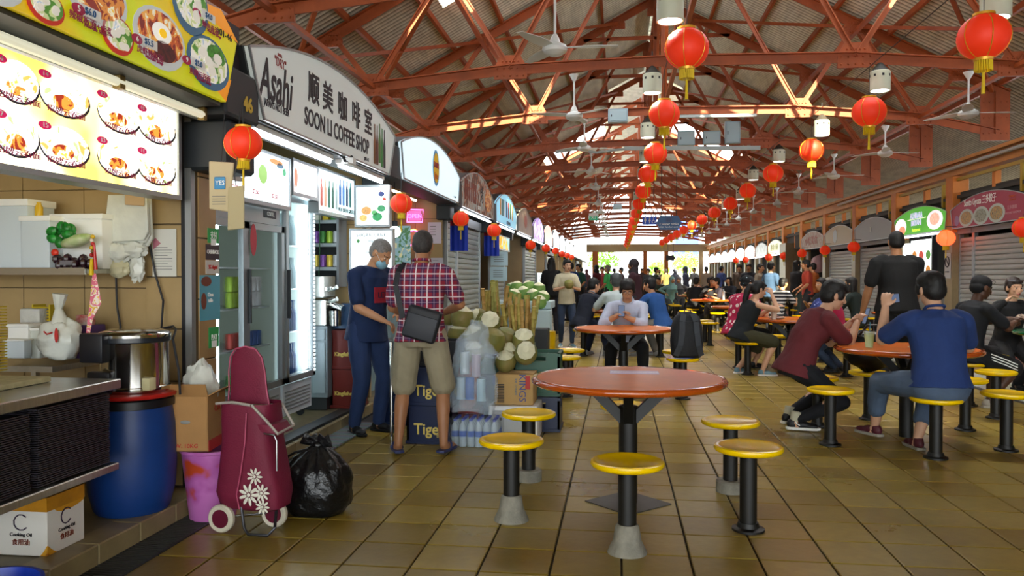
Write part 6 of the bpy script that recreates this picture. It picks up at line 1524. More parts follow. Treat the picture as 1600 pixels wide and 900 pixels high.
cl_ = [(722, 498, 6.75, 0, (.0, .1, 0), 1.05, 'white-topped coconut at the upper left of the pile'), (747, 500, 6.9, 1, (.5, -.9, 0), 1, 'tilted coconut with white top right of the upper left one'), (764, 505, 6.72, 0, (.9, .45, 0), 1, 'coconut with a large white cut face in the middle of the pile'),
       (718, 524, 6.72, 1, (0, .05, 0), 1, 'brownish coconut at the left of the second layer'), (741, 528, 6.66, 0, (.3, -.3, 0), 1.05, 'green coconut with white top in the second layer'), (769, 534, 6.60, 4, (.1, .2, 0), 1.12, 'large uncut brown-green coconut in front'), (712, 555, 6.66, 0, (.2, .3, 0), .95, 'coconut at the lower left beside the basket'),
       (740, 553, 6.56, 0, (.2, 0, 0), 1, 'coconut just above the plastic bag'), (790, 528, 6.9, 2, (.1, .4, 0), 1, 'uncut green coconut behind the large one'), (795, 552, 6.72, 0, (.4, .2, 0), .9, 'small white-topped coconut left of the two cut ones'), (818, 532, 6.72, 0, (.6, .1, 0), 1, 'upper white-topped coconut on the green crate'), (822, 552, 6.58, 0, (1.1, .2, 0), 1, 'lower coconut with white cut face on the green crate'),
       (790, 565, 6.62, 0, (.5, 0, 0), .95, 'coconut half hidden by the plastic bag'), (703, 495, 6.9, 2, (0, 0, 0), .9, 'yellowish coconut beside the plaid shirt'), (730, 512, 6.85, 1, (.3, .2, 0), .95, 'coconut with pale top peeking between the upper ones')]
for (px_, py_, y, k_, tl, sc, lb) in cl_: coco(lb, P(px_, py_, Y=y), k_, tl, 'coconuts of the front pile', sc * .96)
gl = [(803, 462, 11.0), (818, 458, 11.1), (833, 462, 11.0), (848, 465, 10.9), (808, 450, 11.2), (826, 449, 11.2), (800, 452, 11.3), (842, 452, 11.2), (843, 477, 10.5)]
gt_ = thing('display_table', 'pale blue table carrying the green coconuts', 'table', (-1.52, 11.05, 0)); zt = P(825, 470, Y=11.0).z
MB().bb(-.34, .62, -.35, .35, zt - .1, zt - .0).build('tabletop', mat('pale_blue_board', '#a8bcc0', rough=.4), gt_, smooth=0, bev=.01); MB().bb(-.30, .56, -.3, .3, .02, zt - .1).build('table_skirt', mat('pale_blue_skirt', '#6f8890', rough=.5), gt_, smooth=0)
lbg = ['left front', 'centre front', 'right front', 'far right', 'left rear', 'upper middle', 'leftmost', 'right rear', 'lower right']
for i, (px_, py_, y) in enumerate(gl):
    if i == 8: coco('green coconut on the lower stand right of the pale blue table', P(px_, py_ - 4, Y=y), 3, (.2, .1, 0), 'green coconuts on the pale blue table', .95)
    else: coco(lbg[i] + ' green coconut on the pale blue table', P(px_, py_, Y=y), 3, (.2 * math.sin(i), .3 * math.cos(i * 2), 0), 'green coconuts on the pale blue table', .95)
o = tag(MB().bb(-.18, .18, -.16, .16, 0, P(845, 485, Y=10.4).z).build('pale_stand', mat('pale_blue_board', '#a8bcc0'), loc=(P(840, 485, Y=10.5).x, 10.5, 0), smooth=0, bev=.01), 'pale stand right of the green coconut table', 'stand')
yb2 = P(856, 500, Y=9.9); o = tag(MB().lathe([(0, 0), (.09, 0), (.10, .3), (.09, .3), (0, .29)], 16).build('yellow_bin', mat('bin_yellow', '#c8a400', rough=.4), loc=(yb2.x, 9.9, .36)), 'yellow plastic bin on the red pail', 'bin')
o = tag(MB().lathe([(0, 0), (.09, 0), (.11, .34), (.10, .34), (0, .3)], 16).build('red_pail', mat('pail_red', '#8c2420', rough=.4), loc=(yb2.x, 9.9, .0)), 'red ribbed pail under the yellow bin', 'pail')
o = tag(MB().bb(-.12, .12, -.14, .14, 0, .72).build('black_bin', DARK, loc=(P(843, 520, Y=9.6).x, 9.5, 0), smooth=0, bev=.01), 'dark crate stack behind the sugar cane', 'crate')
# sugar cane bundles: each cane an object with joints
cane_ms = [mat('cane_%d' % i, c, rough=.6, col2=c2, vscale=8, stretch=(1, 1, .3)) for i, (c, c2) in enumerate((('#bda654', '#8a7a34'), ('#c49c54', '#8c6a34'), ('#ada65a', '#80803c')))]
def cane_mesh(seed, L_):
    r = random.Random(seed); prof = [(0, 0)]; z = 0
    while z < L_:
        s_ = min(r.uniform(.06, .10), L_ - z + .001); prof += [(.019, z + .003), (.018, z + s_ * .5), (.0195, z + s_ - .006), (.0225, z + s_ - .002)]; z += s_
    prof.append((0, z)); return MB().lathe(prof, 10).mesh('sugar_cane', cane_ms[seed % 3])
cms = [cane_mesh(i, .42 + .05 * (i % 3)) for i in range(6)]
r5 = random.Random(5)
for (nm, px0, px1, py1, y, n_) in (('front', 787, 838, 545, 7.35, 22), ('rear', 750, 792, 520, 7.9, 16)):
    a = P(px0, py1, Y=y); b_ = P(px1, py1, Y=y); zb = a.z
    for i in range(n_):
        t = (i + .5) / n_ ; x = a.x + (b_.x - a.x) * (.12 + .76 * t); yy = y + (.0 if i % 2 else .06) + r5.uniform(-.01, .03)
        o = mesh_obj('sugar_cane', cms[r5.randrange(6)], None, (x, yy, zb + r5.uniform(-.015, .02))); o.rotation_euler = (r5.uniform(-.04, .08), (t - .5) * .42 + r5.uniform(-.05, .05), r5.random() * 6)
        tag(o, 'sugar cane stick in the %s upright bundle, %s' % (nm, 'front layer' if i % 2 else 'back layer'), 'sugar cane', 'sugar canes of the %s bundle, %s' % (nm, 'front layer' if i % 2 else 'back layer'))
    o = crate('dark holder crate of the %s sugar cane bundle' % nm, ((a.x + b_.x) / 2, y + .03, zb - .20 if nm == 'front' else zb - .2), ((b_.x - a.x) * .8, .22, .26), GREENP if nm == 'front' else DARK, 0, slots=False)
    o = tag(MB().bb(-(b_.x - a.x) * .42, (b_.x - a.x) * .42, -.12, .14, 0, zb - .21).build('crate_stack', navyc, loc=((a.x + b_.x) / 2, y + .03, 0), smooth=0, bev=.01), 'dark crate stack under the %s sugar cane bundle' % nm, 'crate')
# plastic bag of bottles + water pack
clr = mat('film_clear', '#b8c8d4', rough=.15, alpha=.30, bump=.9, bscale=10, sheen=.2)
pbg = thing('plastic_bag', 'tall crumpled translucent plastic bag before the coconuts', 'bag', (-1.13, 6.12, .285))
def crumple(mb, amp, fr, seed):
    mb.v = [tuple(V(v) + V((noise.noise(V(v) * fr + V((seed, 0, 0))), noise.noise(V(v) * fr + V((0, seed, 0))), .5 * noise.noise(V(v) * fr + V((0, 0, seed))))) * amp + V((abs(noise.noise(V(v) * fr * 3)) * amp * .5, 0, 0))) for v in mb.v]; return mb
secs = []
for i in range(26):
    t = i / 25; z = .72 * t; w = .165 + .02 * math.sin(t * 7) if t < .6 else .175 - .10 * (t - .6) / .4 * (1 if t < .95 else 1.3); x = .0 + (.06 * (t - .5) if t > .5 else 0)
    secs.append((V((x, 0, z)), V((1, 0, 0)), V((0, 1, 0)), w, .10 * (1 - .55 * t)))
crumple(MB().loft(secs, 40, 2.4), .055, 6, 2).build('bag_film', clr, pbg, smooth=25)
for i, (x, z, c) in enumerate(((-.02, .10, '#2a5ab0'), (.07, .09, '#a8c8d8'), (-.09, .10, '#b0c4d0'), (.03, .28, '#b8a8b8'), (-.06, .30, '#c0ccd4'))):
    o = MB().cyl((0, 0, 0), .035, .17, 12).build('bottle_inside', mat('bi%d' % i, c, rough=.25), pbg, loc=(x, -.02, z))
wp = thing('water_bottle_pack', 'shrink-wrapped pack of small water bottles on the floor', 'water bottles', (-1.12, 6.26, 0.002))
bot = MB().lathe([(0, 0), (.028, 0), (.030, .01), (.027, .05), (.030, .06), (.030, .13), (.026, .165), (.012, .19), (.012, .205), (0, .205)], 14)
bme = bot.mesh('bottle', mat('water_clear', '#c8d8e0', rough=.06, alpha=.55)); lme = MB().lathe([(.0305, .08), (.0312, .08), (.0312, .125), (.0305, .125)], 14).mesh('bottle_label', mat('label_blue', '#2a4fa0', rough=.4)); cme2 = MB().cyl((0, 0, .2), .013, .018, 10).mesh('bottle_cap', mat('cap_blue', '#2038a0', rough=.4))
for i in range(6):
    for j in range(4):
        q = mesh_obj('bottle', bme, wp, (-.16 + .063 * i, -.10 + .063 * j, 0)); mesh_obj('bottle_label', lme, q); mesh_obj('bottle_cap', cme2, q)
MB().bb(-.20, .20, -.14, .13, .0, .225).build('shrink_film', mat('film_thin', '#c8d8e8', rough=.1, alpha=.16), wp, bev=.02)
rdb = thing('red_bottle_crate', 'red net of bottles between the beer crates and the plastic bag', 'bottles', (-1.28, 6.56, .36))
for i in range(3): MB().lathe([(0, 0), (.04, 0), (.042, .16), (.02, .22), (.018, .28), (0, .28)], 14).build('red_bottle', mat('bottle_red', '#a01018', rough=.15), rdb, loc=(-.03 + .05 * i, -.05 * i, 0))
blob('red_netting', mat('net_red', '#b01c20', rough=.35, bump=.8, bscale=40), rdb, (.04, -.10, .08), (.10, .06, .2), .25, 4, 2)
MB().bb(-.08, .14, -.12, .12, -.35, -.11).build('red_crate_below', mat('crate_red2', '#7a1214'), rdb, smooth=0)
# ================================================================ foreground floor things
bn = V((-2.255, 4.18, .004))
bk_ = thing('pink_bin', 'pink plastic bin with orange stains under the cardboard box', 'bin', bn)
MB().lathe([(0, 0), (.125, 0), (.165, .37), (.175, .375), (.175, .39), (.158, .39), (.12, .01), (0, .01)], 32).build('bin_body', ramp_mat('pink_stained', 'noise', [(0, '#b0401c'), (.36, '#b0401c'), (.42, '#a8559a'), (.5, '#b868ac')], scale=4.5, const=False, rough=.4, dist=0), bk_)
cbx = thing('cardboard_box', 'open brown cardboard box holding a white bag on the pink bin', 'carton', bn + V((-.09, -.03, .392)), math.radians(8))
w, d_, h = .25, .26, .30
mb = MB(); mb.bb(-w / 2, w / 2, -d_ / 2, -d_ / 2 + .006, 0, h); mb.bb(-w / 2, w / 2, d_ / 2 - .006, d_ / 2, 0, h); mb.bb(-w / 2, -w / 2 + .006, -d_ / 2, d_ / 2, 0, h); mb.bb(w / 2 - .006, w / 2, -d_ / 2, d_ / 2, 0, h); mb.bb(-w / 2, w / 2, -d_ / 2, d_ / 2, 0, .006)
mb.build('carton_body', WOODC, cbx, smooth=0)
for (c, dm, rr) in (((0, -d_ / 2 - .02, h + .035), (w, .005, .08), (.5, 0, 0)), ((w / 2 + .03, 0, h + .02), (.08, d_, .005), (0, -.5, 0)), ((-w / 2 - .03, 0, h + .02), (.08, d_, .005), (0, .5, 0))):
    o = MB().box((0, 0, 0), dm).build('flap', WOODC, cbx, smooth=0); o.location = c; o.rotation_euler = rr
MB().ell((0, -d_ / 2 - .001, .16), (.028, .003, .011), 12, 6).build('hand_hole', mat('hole_grey', '#8a8a84'), cbx); text('N.W. 10KG', .032, INKR, cbx, (-.01, -d_ / 2 - .002, .03), face='-y'); text('C.N', .05, INKR, cbx, (w / 2 + .002, .0, .22), face='+x'); MB().bb(w / 2, w / 2 + .002, -d_ / 2, d_ / 2, .0, .06).build('red_band', INKR, cbx, smooth=0)
wbg = tag(blob('plastic_bag', bagm, None, bn + V((-.06, -.02, .70)), (.10, .10, .17), .22, 2.5, 4), 'white plastic bag sticking out of the cardboard box', 'bag')
# shopping trolley
tr = thing('shopping_trolley', 'maroon wheeled shopping trolley with white flowers', 'trolley', (-1.93, 4.00, 0), math.radians(-6), scale=.97)
mar = mat('trolley_maroon', '#6a0f2e', rough=.65, var=.08, vscale=6, bump=.25, bscale=120); pipi = mat('piping_pink', '#b04a68', rough=.5); liner = mat('lining_grey', '#a09890', rough=.7)
X_, Yv = V((1, 0, 0)), V((0, 1, 0))
secs = [(V((.02, .0, z)), X_, Yv, w_, d2) for z, w_, d2 in ((.125, .15, .08), (.14, .185, .105), (.22, .195, .12), (.34, .175, .125), (.50, .15, .12), (.62, .148, .115), (.70, .15, .105))]
mb = MB().loft(secs, 32, 4.0); mb.f = mb.f[:-1]
mb.v = [tuple(V(v) + V((-.10 * v[2] * .35, 0, 0)) + V((0, .012 * noise.noise(V(v) * 7), 0))) for v in mb.v]
mb.build('bag_body', mar, tr, smooth=50)
MB().loft([(V((-.02, .0, z)), X_, Yv, w_ - .012, d2 - .012) for z, w_, d2 in ((.45, .14, .11), (.68, .14, .10))], 28, 4.0).build('inner_lining', liner, tr, smooth=50)
MB().loft([(V((-.055 - .06 * (z - .7), .06, z)), X_, Yv, w_, .018) for z, w_ in ((.66, .13), (.76, .115), (.86, .11), (.94, .095), (.985, .06), (1.0, .02))], 24, 2.6).build('hood_flap', mar, tr)
MB().tube([(-.055 - .06 * (z - .7) + w_, .045, z) for z, w_ in ((.66, .13), (.76, .117), (.86, .112), (.94, .097), (.985, .062), (1.0, .0), (.985, -.062), (.94, -.097), (.86, -.112), (.76, -.117), (.66, -.13))], .004, 6).build('hood_piping', pipi, tr)
o = MB().loft([(V((.10, -.02, .60)), X_, Yv, .09, .09), (V((.17, -.02, .55)), X_, Yv, .05, .09)], 16, 4).build('side_flap', mar, tr, smooth=40)
MB().tube([(.055, -.10, .70), (.15, -.11, .62), (.215, -.11, .555), (.215, .06, .57), (.12, .10, .68)], .008, 6).tube([(-.16, -.10, .70), (-.05, -.12, .715), (.055, -.11, .70)], .008, 6).build('drawstring_edge', liner, tr)
MB().tube([(.04, -.126, .66), (.035, -.135, .5), (.01, -.137, .34), (-.02, -.128, .22), (-.01, -.118, .14)], .0035, 6).build('front_piping', pipi, tr)
wht = mat('flower_white', '#d8d4c6', rough=.7)
for (fx, fz, fr_) in ((.09, .325, .046), (.055, .225, .06), (.13, .24, .048), (.135, .165, .042)):
    m = MB(); yb_ = -.131
    for i in range(9):
        a = i * 2 * PI / 9; m.ell((fx + fr_ * .62 * math.cos(a), yb_, fz + fr_ * .62 * math.sin(a)), (fr_ * .40, .003, fr_ * .15), 8, 5, Matrix.Rotation(-a, 3, 'Y'))
    m.build('printed_flower', wht, tr, smooth=0)
    MB().ell((fx, yb_ - .002, fz), (fr_ * .18, .004, fr_ * .18), 8, 5).build('flower_centre', wht, tr)
chrome = mat('trolley_chrome', '#8a8a8c', rough=.25, metal=.9)
for (x, y) in ((-.13, -.10), (.10, .05)):
    wh = MB(); Rw = Matrix.Rotation(PI / 2, 3, 'X'); T4 = Matrix.Translation((x, y, .078)) @ Rw.to_4x4()
    o = MB().lathe([(.05, -.016), (.068, -.018), (.076, -.010), (.076, .010), (.068, .018), (.05, .016)], 28, M=T4).build('wheel', mat('tyre_cream', '#c4bda8', rough=.6, var=.1), tr)
    MB().lathe([(0, -.012), (.03, -.016), (.052, -.012), (.052, .012), (0, .012)], 20, M=T4).build('wheel_hub', mat('hub_maroon', '#5a0f28', rough=.4), o)
MB().cone((-.13, -.08, .078), (.10, .07, .078), .006, .006, 8).build('axle', chrome, tr)
MB().tube([(-.01, -.10, .15), (.02, -.12, .04), (.05, -.13, .012), (.16, -.12, .012), (.19, -.10, .05), (.16, -.03, .14)], .008, 8).build('foot_frame', mat('frame_dark', '#3a3a3e', rough=.35, metal=.7), tr)
MB().tube([(-.12, -.02, .12), (.14, -.02, .13)], .008, 8).tube([(.14, -.12, .555), (.20, -.12, .55), (.215, -.12, .52), (.215, -.12, .36)], .005, 8).build('wire_frame', chrome, tr)
# rubbish bag
gbg = thing('garbage_bag', 'full black rubbish bag tied with a knot on the floor', 'rubbish bag', (-1.70, 4.33, 0), scale=.95)
blkb = mat('black_bin_liner', '#0c0d0f', rough=.33, bump=1.0, bscale=26)
N, L, b = nodes_of(blkb)
secs = [(V((.0, 0, z)), X_, Yv, w_, w_ * .82) for z, w_ in ((.0, .10), (.008, .165), (.05, .195), (.12, .205), (.20, .200), (.28, .175), (.34, .13), (.38, .075), (.40, .035))]
def bag_deform(mb, amp):
    out = []
    for v in mb.v:
        v = V(v); a = math.atan2(v.y, v.x); r_ = math.hypot(v.x, v.y)
        f = max(0, (v.z - .16) / .24); q = 1 + .10 * f * math.sin(a * 11 + 3 * v.z) + amp * noise.noise(V((v.x * 9, v.y * 9, v.z * 9))) + .05 * abs(noise.noise(v * 22)) + .04 * abs(noise.noise(V((v.x, v.y, v.z * .4)) * 40))
        out.append((v.x * q, v.y * q, max(0, v.z + (.012 * noise.noise(v * 12) if v.z > .02 else 0))))
    mb.v = out; return mb
mm = MB()
sec2 = []
for a, b_ in zip(secs, secs[1:]):
    for q in range(4): t = q / 4; sec2.append((a[0].lerp(b_[0], t), X_, Yv, a[3] + (b_[3] - a[3]) * t, a[4] + (b_[4] - a[4]) * t))
sec2.append(secs[-1])
bag_deform(MB().loft(sec2, 72, 2.2), .10).build('bag_body', blkb, gbg, smooth=40)
m = MB(); m.ell((0, 0, .405), (.035, .03, .025), 12, 8)
for (dx, dz, w_) in ((-.09, .045, .03), (.085, .03, .03), (-.03, .06, .025), (.04, .055, .022)):
    m.loft([(V((dx * t, -.01 * t, .405 + dz * t)), V((-dz, 0, dx)).normalized(), Yv, .012 + w_ * t, .006) for t in (0, .4, .8, 1.0)], 10, 2)
m.build('bag_knot', blkb, gbg, smooth=40)
m = MB(); m.tube([(-.04, -.05, .39), (-.10, -.1, .38), (-.15, -.09, .35), (-.17, -.05, .30)], .008, 6); m.build('tie_end', blkb, gbg)
# rubber mat and raised dark threshold by the coffee shop
dk = thing('threshold_strip', 'raised dark threshold strip before the coffee shop', None, (-2.46, 6.0, 0)); dk['kind'] = 'structure'
MB().bb(-.09, .03, -1.3, 1.05, .0, .125).build('strip_body', mat('threshold_black', '#1c1f22', rough=.5), dk, smooth=0, bev=.006)
mt = thing('drain_mat', 'grey striped drain cover strip before the stall keeper', 'mat', (-2.30, 6.35, .006))
for i in range(26): MB().bb(-.12, .12, -.0 + .05 * (i - 13), .036 + .05 * (i - 13), 0, .012).build('mat_strip', mat('mat_grey%d' % (i % 3), ('#6f7a84', '#7a6f78', '#6a8078')[i % 3], rough=.6), mt, smooth=0)
# ================================================================ people
BAKE = []
SKIN = {k_: mat('skin_' + k_, c, rough=.5, var=.05, vscale=12) for k_, c in (('light', '#c79a7c'), ('mid', '#b5835f'), ('tan', '#9a6a48'), ('dark', '#4f3222'))}
LIP = mat('lips', '#8f4a44', rough=.4); EYW = mat('eye_white', '#d8d4cc', rough=.25); EYD = mat('eye_dark', '#1a100c', rough=.15); HBL = mat('hair_black', '#0d0b0b', rough=.62, var=.4, vscale=60, stretch=(1, 1, .2)); HGR = mat('hair_grey', '#6f6a66', rough=.6, var=.3, vscale=80); HBR = mat('hair_brown', '#241712', rough=.5)
def ik(a, t, l1, l2, pole):
    d = t - a; L_ = min(d.length, (l1 + l2) * .998)
    if d.length < 1e-6: d = V((0, 0, -1))
    d = d.normalized(); x = (l1 * l1 - l2 * l2 + L_ * L_) / (2 * L_); h = math.sqrt(max(0, l1 * l1 - x * x))
    p_ = V(pole) - d * V(pole).dot(d); p_ = p_.normalized() if p_.length > 1e-6 else V((0, 1, 0))
    return a + d * x + p_ * h, a + d * L_
def limb(mb, pts, rs, n=14):
    for (a, ra), (b_, rb) in zip(zip(pts, rs), list(zip(pts, rs))[1:]):
        mb.cone(a, b_, ra, rb, n)
    for p_, r_ in zip(pts, rs): mb.ell(p_, (r_, r_, r_), n, 8)
def finish(mb, name, mats, parent, vox, sm=2, wr=0.0, fr=11, s=1.0, paint=None, loc=None, rz=0):
    mb.v = [(v[0] * s, v[1] * s, v[2] * s) for v in mb.v]
    me = bpy.data.meshes.new(name); me.from_pydata(mb.v, [], mb.f); me.materials.append(mats[0] if isinstance(mats, (list, tuple)) else mats)
    o = bpy.data.objects.new(name, me); COL.objects.link(o); o.parent = parent
    if loc is not None: o.location = loc; o.rotation_euler = (0, 0, rz)
    m = o.modifiers.new('r', 'REMESH'); m.mode = 'VOXEL'; m.voxel_size = vox
    if sm: q = o.modifiers.new('s', 'SMOOTH'); q.iterations = sm; q.factor = .5
    BAKE.append((o, mats, wr, fr, paint)); return o
def person(label, loc, rz, H=1.70, skin='mid', lean=.04, lean2=None, pel=None, sit=None, hands=None, poles=None, feet=None, kpoles=None, head=(0, 0), hair='short', hm=None,
           shirt=None, sleeve='short', pants=None, leg='long', shoes=None, bulk=1.0, vox=.0075, belly=0.0, hem=-.08, collar=None, group=None, fem=False, tw=0.0, curl=.9, cat='person', hdir=None):
    s = H / 1.70; S = lambda v: V(v) / s
    lean2 = lean if lean2 is None else lean2
    if pel is None: pel = (0, 0, .93 * s) if sit is None else (0, -.02, sit + .095)
    Pv = S(pel); X = V((math.cos(tw), math.sin(tw), 0)); X0 = V((1, 0, 0))
    u = V((0, math.sin(lean), math.cos(lean))); u2 = V((0, math.sin(lean2), math.cos(lean2)))
    mid = Pv + u * .24; Sh = mid + (u * .5 + u2 * .5).normalized() * .12 + u2 * .12; f2 = V((0, math.cos(lean2), -math.sin(lean2))); f1 = V((0, math.cos(lean), -math.sin(lean)))
    hy, hp = head; Rh = Matrix.Rotation(hy, 3, 'Z') @ Matrix.Rotation(hp, 3, 'X')
    Nk = Sh + u2 * .055; hc = Nk + V((0, math.sin(lean2) * .5, 1)).normalized() * .048 + Rh @ V((0, .026, .085))
    W = .172 * bulk * (.93 if fem else 1)
    tor = [(Pv - u * .09, X0, f1, .12, .09), (Pv - u * .02, X0, f1, .160 * bulk, .112 * bulk), (Pv + u * .08, X0, f1, .150 * bulk, .108 * bulk + belly), (Pv + u * .17, X0, f1, (.132 if fem else .142) * bulk, .10 * bulk + belly),
           (mid + u2 * .02, X, (f1 + f2).normalized(), .148 * bulk, .108 * bulk + belly * .6), (mid + u2 * .12, X, f2, .162 * bulk, .112 * bulk), (Sh - u2 * .03, X, f2, .168 * bulk, .098 * bulk), (Sh + u2 * .02, X, f2, .125 * bulk, .075), (Sh + u2 * .05, X, f2, .062, .06)]
    B = MB(); B.loft([(q[0], q[1], q[2], q[3] - (.016 if shirt else 0), q[4] - (.014 if shirt else 0)) for q in tor], 24); B.cone(Sh, Nk + (hc - Nk) * .5, .060 * bulk ** .5, .050, 14)
    # limbs
    hands = hands or ((-.23, .06, .78 * s), (.23, .06, .78 * s)); feet = feet or ((-.11, 0, .08), (.11, 0, .08)); poles = poles or ((-.6, -1, -.3), (.6, -1, -.3)); kpoles = kpoles or ((-.15, 1, .2), (.15, 1, .2))
    arms = []; legs = []
    hdir = hdir or (None, None)
    for i, sg in enumerate((-1, 1)):
        sh = Sh + X * (sg * W) - u2 * (.035 + .03 * (bulk - 1)); el, wr_ = ik(sh, S(hands[i]), .275, .245, poles[i]); arms.append((sh, el, wr_))
        b1 = bulk ** .7 * (.88 if fem else 1)
        limb(B, [Sh + X * sg * W * .6 - u2 * .03, sh, sh.lerp(el, .5), el, el.lerp(wr_, .35), wr_], [.042 * b1, .050 * b1, .045 * b1, .039 * b1, .038 * b1, .025 * b1])
        d = (V(hdir[i]) if hdir[i] else (wr_ - el)).normalized(); side = d.cross(V((0, 0, 1)))
        side = side.normalized() if side.length > .1 else V((1, 0, 0)); pn = side.cross(d).normalized()   # palm faces -pn
        pc = wr_ + d * .045
        Rp = Matrix((side, d, pn)).transposed(); B.ell(pc, (.036, .05, .017), 12, 8, Rp); B.ell(wr_ + d * .012, (.026, .03, .019), 10, 6, Rp)
        if vox < .012:
            for q, (ln) in enumerate((.068, .077, .072, .056)):
                o_ = (q - 1.5) * .0205; base = wr_ + d * .082 + side * o_
                fd = (d + side * o_ * 4).normalized(); c1 = curl * .7; j1 = base + (fd * math.cos(c1) - pn * math.sin(c1)) * ln * .52; c2 = curl * 1.5
                j2 = j1 + (fd * math.cos(c2) - pn * math.sin(c2)) * ln * .5; limb(B, [base - d * .02, base, j1, j2], [.0095, .0095, .0085, .0072], 8)
            tb = wr_ + d * .03 - side * sg * .026; t1_ = tb + (d * .6 - side * sg * .75 - pn * .25).normalized() * .036; limb(B, [tb, t1_, t1_ + (d * .85 - side * sg * .2 - pn * .4).normalized() * .03], [.0125, .0105, .0085], 8)
        else: B.ell(pc + d * .07 - pn * .015, (.03, .035, .02), 8, 6, Rp)
        hp_ = Pv + X0 * (sg * .088 * bulk) - u * .03 * (1 if sit is None else .2); an = S(feet[i]); kn, an = ik(hp_, an, .43, .41, kpoles[i]); legs.append((hp_, kn, an))
        b2 = bulk ** .6
        limb(B, [hp_, hp_.lerp(kn, .5), kn, kn.lerp(an, .33) - V((0, .012, 0)), an], [.086 * b2, .072 * b2, .052 * b2, .053 * b2, .033])
        fo = V(((an - hp_).x * .25 + sg * .03, .14, -.055)) if not isinstance(shoes, dict) or 'dir' not in shoes else V(shoes['dir'][i])
        fy = V((fo.x, fo.y, 0)).normalized(); limb(B, [an - V((0, 0, .02)), an + fy * .02 - V((0, 0, .045)), an + fo], [.034, .035, .026], 10)
        if shoes == 'slippers' or shoes == 'bare':
            for q in range(5): tp = an + fo + fy * (.028 - .005 * abs(q - 1)) + V((-fy.y, fy.x, 0)) * ((q - 2) * .017) * -sg; B.ell(tp - V((0, 0, .008)), (.011, .016, .010), 8, 5)
    # head in local coordinates
    T = Matrix.Translation(hc) @ Rh.to_4x4(); h_ = MB(); fw = .96 if fem else 1
    h_.ell((0, -.012, .032), (.077, .096, .088), 20, 14); h_.ell((0, .02, -.03), (.062 * fw, .074, .080), 18, 12); h_.ell((0, .060, -.082), (.026, .024, .022), 10, 8); h_.ell((0, .045, -.062), (.045 * fw, .040, .035), 12, 8)
    h_.cone((0, .090, .012), (0, .112, -.026), .008, .013, 10); h_.ell((0, .108, -.030), (.017, .013, .010), 10, 6); h_.ell((0, .088, -.058), (.025, .013, .010), 12, 6); h_.ell((0, .080, .028), (.05, .016, .010), 12, 6)
    for sg in (-1, 1):
        h_.ell((sg * .040, .074, -.018), (.020, .014, .016), 10, 6); h_.ell((sg * .029, .083, .006), (.015, .010, .010), 10, 6); h_.ell((sg * .078, -.008, -.005), (.010, .020, .032), 10, 8)
    B.v_head = None
    n0 = len(B.v); B.v += [tuple(T @ V(v)) for v in h_.v]; B.f += [tuple(i + n0 for i in f) for f in h_.f]
    Ti = T.inverted()
    paint = (Ti, s, [((0, .100, -.058), (.024, .02, .008), 1), ((.029, .094, .006), (.013, .012, .0055), 2), ((-.029, .094, .006), (.013, .012, .0055), 2), ((.029, .096, .006), (.0065, .02, .007), 3), ((-.029, .096, .006), (.0065, .02, .007), 3), ((.030, .092, .026), (.019, .02, .0045), 4), ((-.030, .092, .026), (.019, .02, .0045), 4)])
    o = finish(B, 'person', (SKIN[skin], LIP, EYW, EYD, hm if hm and hm is not HGR else HBL), None, vox, 2, 0, s=s, paint=paint, loc=loc, rz=rz)
    tag(o, label, cat, group)
    G = lambda nm, mb, m_, wr=0.0, v=None, sm=2, fr=11: finish(mb, nm, m_, o, v or vox, sm, wr, fr, s=s)
    # hair
    hm = hm or HBL; hb = MB()
    def he(c, r): hb.ell(c, r, 18, 12)
    if hair in ('short', 'full', 'long', 'pony', 'bun'):
        he((0, -.020, .052), (.084, .098, .086)); he((0, -.045, .005), (.082, .070, .085)); hb.ell((0, .055, .082), (.062, .038, .026), 14, 8)
        for sg in (-1, 1): hb.ell((sg * .072, .012, .03), (.013, .03, .035), 8, 6)
        if hair == 'full': he((0, .0, .075), (.092, .105, .075)); hb.ell((0, .075, .065), (.07, .03, .03), 14, 8); [hb.ell((sg * .078, .03, .02), (.018, .035, .05), 8, 6) for sg in (-1, 1)]
        if hair == 'long': hb.loft([(V((0, -.055 - .02 * t, .02 - .34 * t)), X0, V((0, 1, 0)), .085 + .02 * t, .045) for t in (0, .3, .6, 1)], 16); [hb.ell((sg * .075, .01, -.06), (.022, .04, .10), 8, 6) for sg in (-1, 1)]
        if hair == 'pony': hb.tube([(0, -.10, .03), (0, -.14, .02), (-.01, -.16, -.06), (-.02, -.15, -.18), (-.03, -.13, -.30)], [.03, .04, .045, .04, .015], 10)
        if hair == 'bun': hb.ell((0, -.10, .08), (.04, .04, .04), 10, 8)
    elif hair == 'buzz': he((0, -.016, .040), (.0800, .0965, .0875)); he((0, -.035, .005), (.0785, .072, .080))
    elif hair in ('cap', 'bandana'):
        he((0, -.014, .052), (.086, .104, .080)); he((0, -.05, .0), (.080, .062, .07) if hair == 'cap' else (.082, .062, .04))
    elif hair == 'hijab': he((0, -.02, .03), (.094, .108, .108)); he((0, -.03, -.08), (.085, .085, .09)); hb.loft([(V((0, -.02, -.10 - .22 * t)), X0, V((0, 1, 0)), .09 + .10 * t, .085 + .05 * t) for t in (0, .4, 1)], 16)
    if hb.v:
        mb = MB(); mb.v = [tuple(T @ V(v)) for v in hb.v]; mb.f = hb.f
        G({'cap': 'cap', 'bandana': 'bandana', 'hijab': 'headscarf'}.get(hair, 'hair'), mb, hm, .004 if hair in ('short', 'full', 'long', 'pony') else .0, sm=1, fr=45)
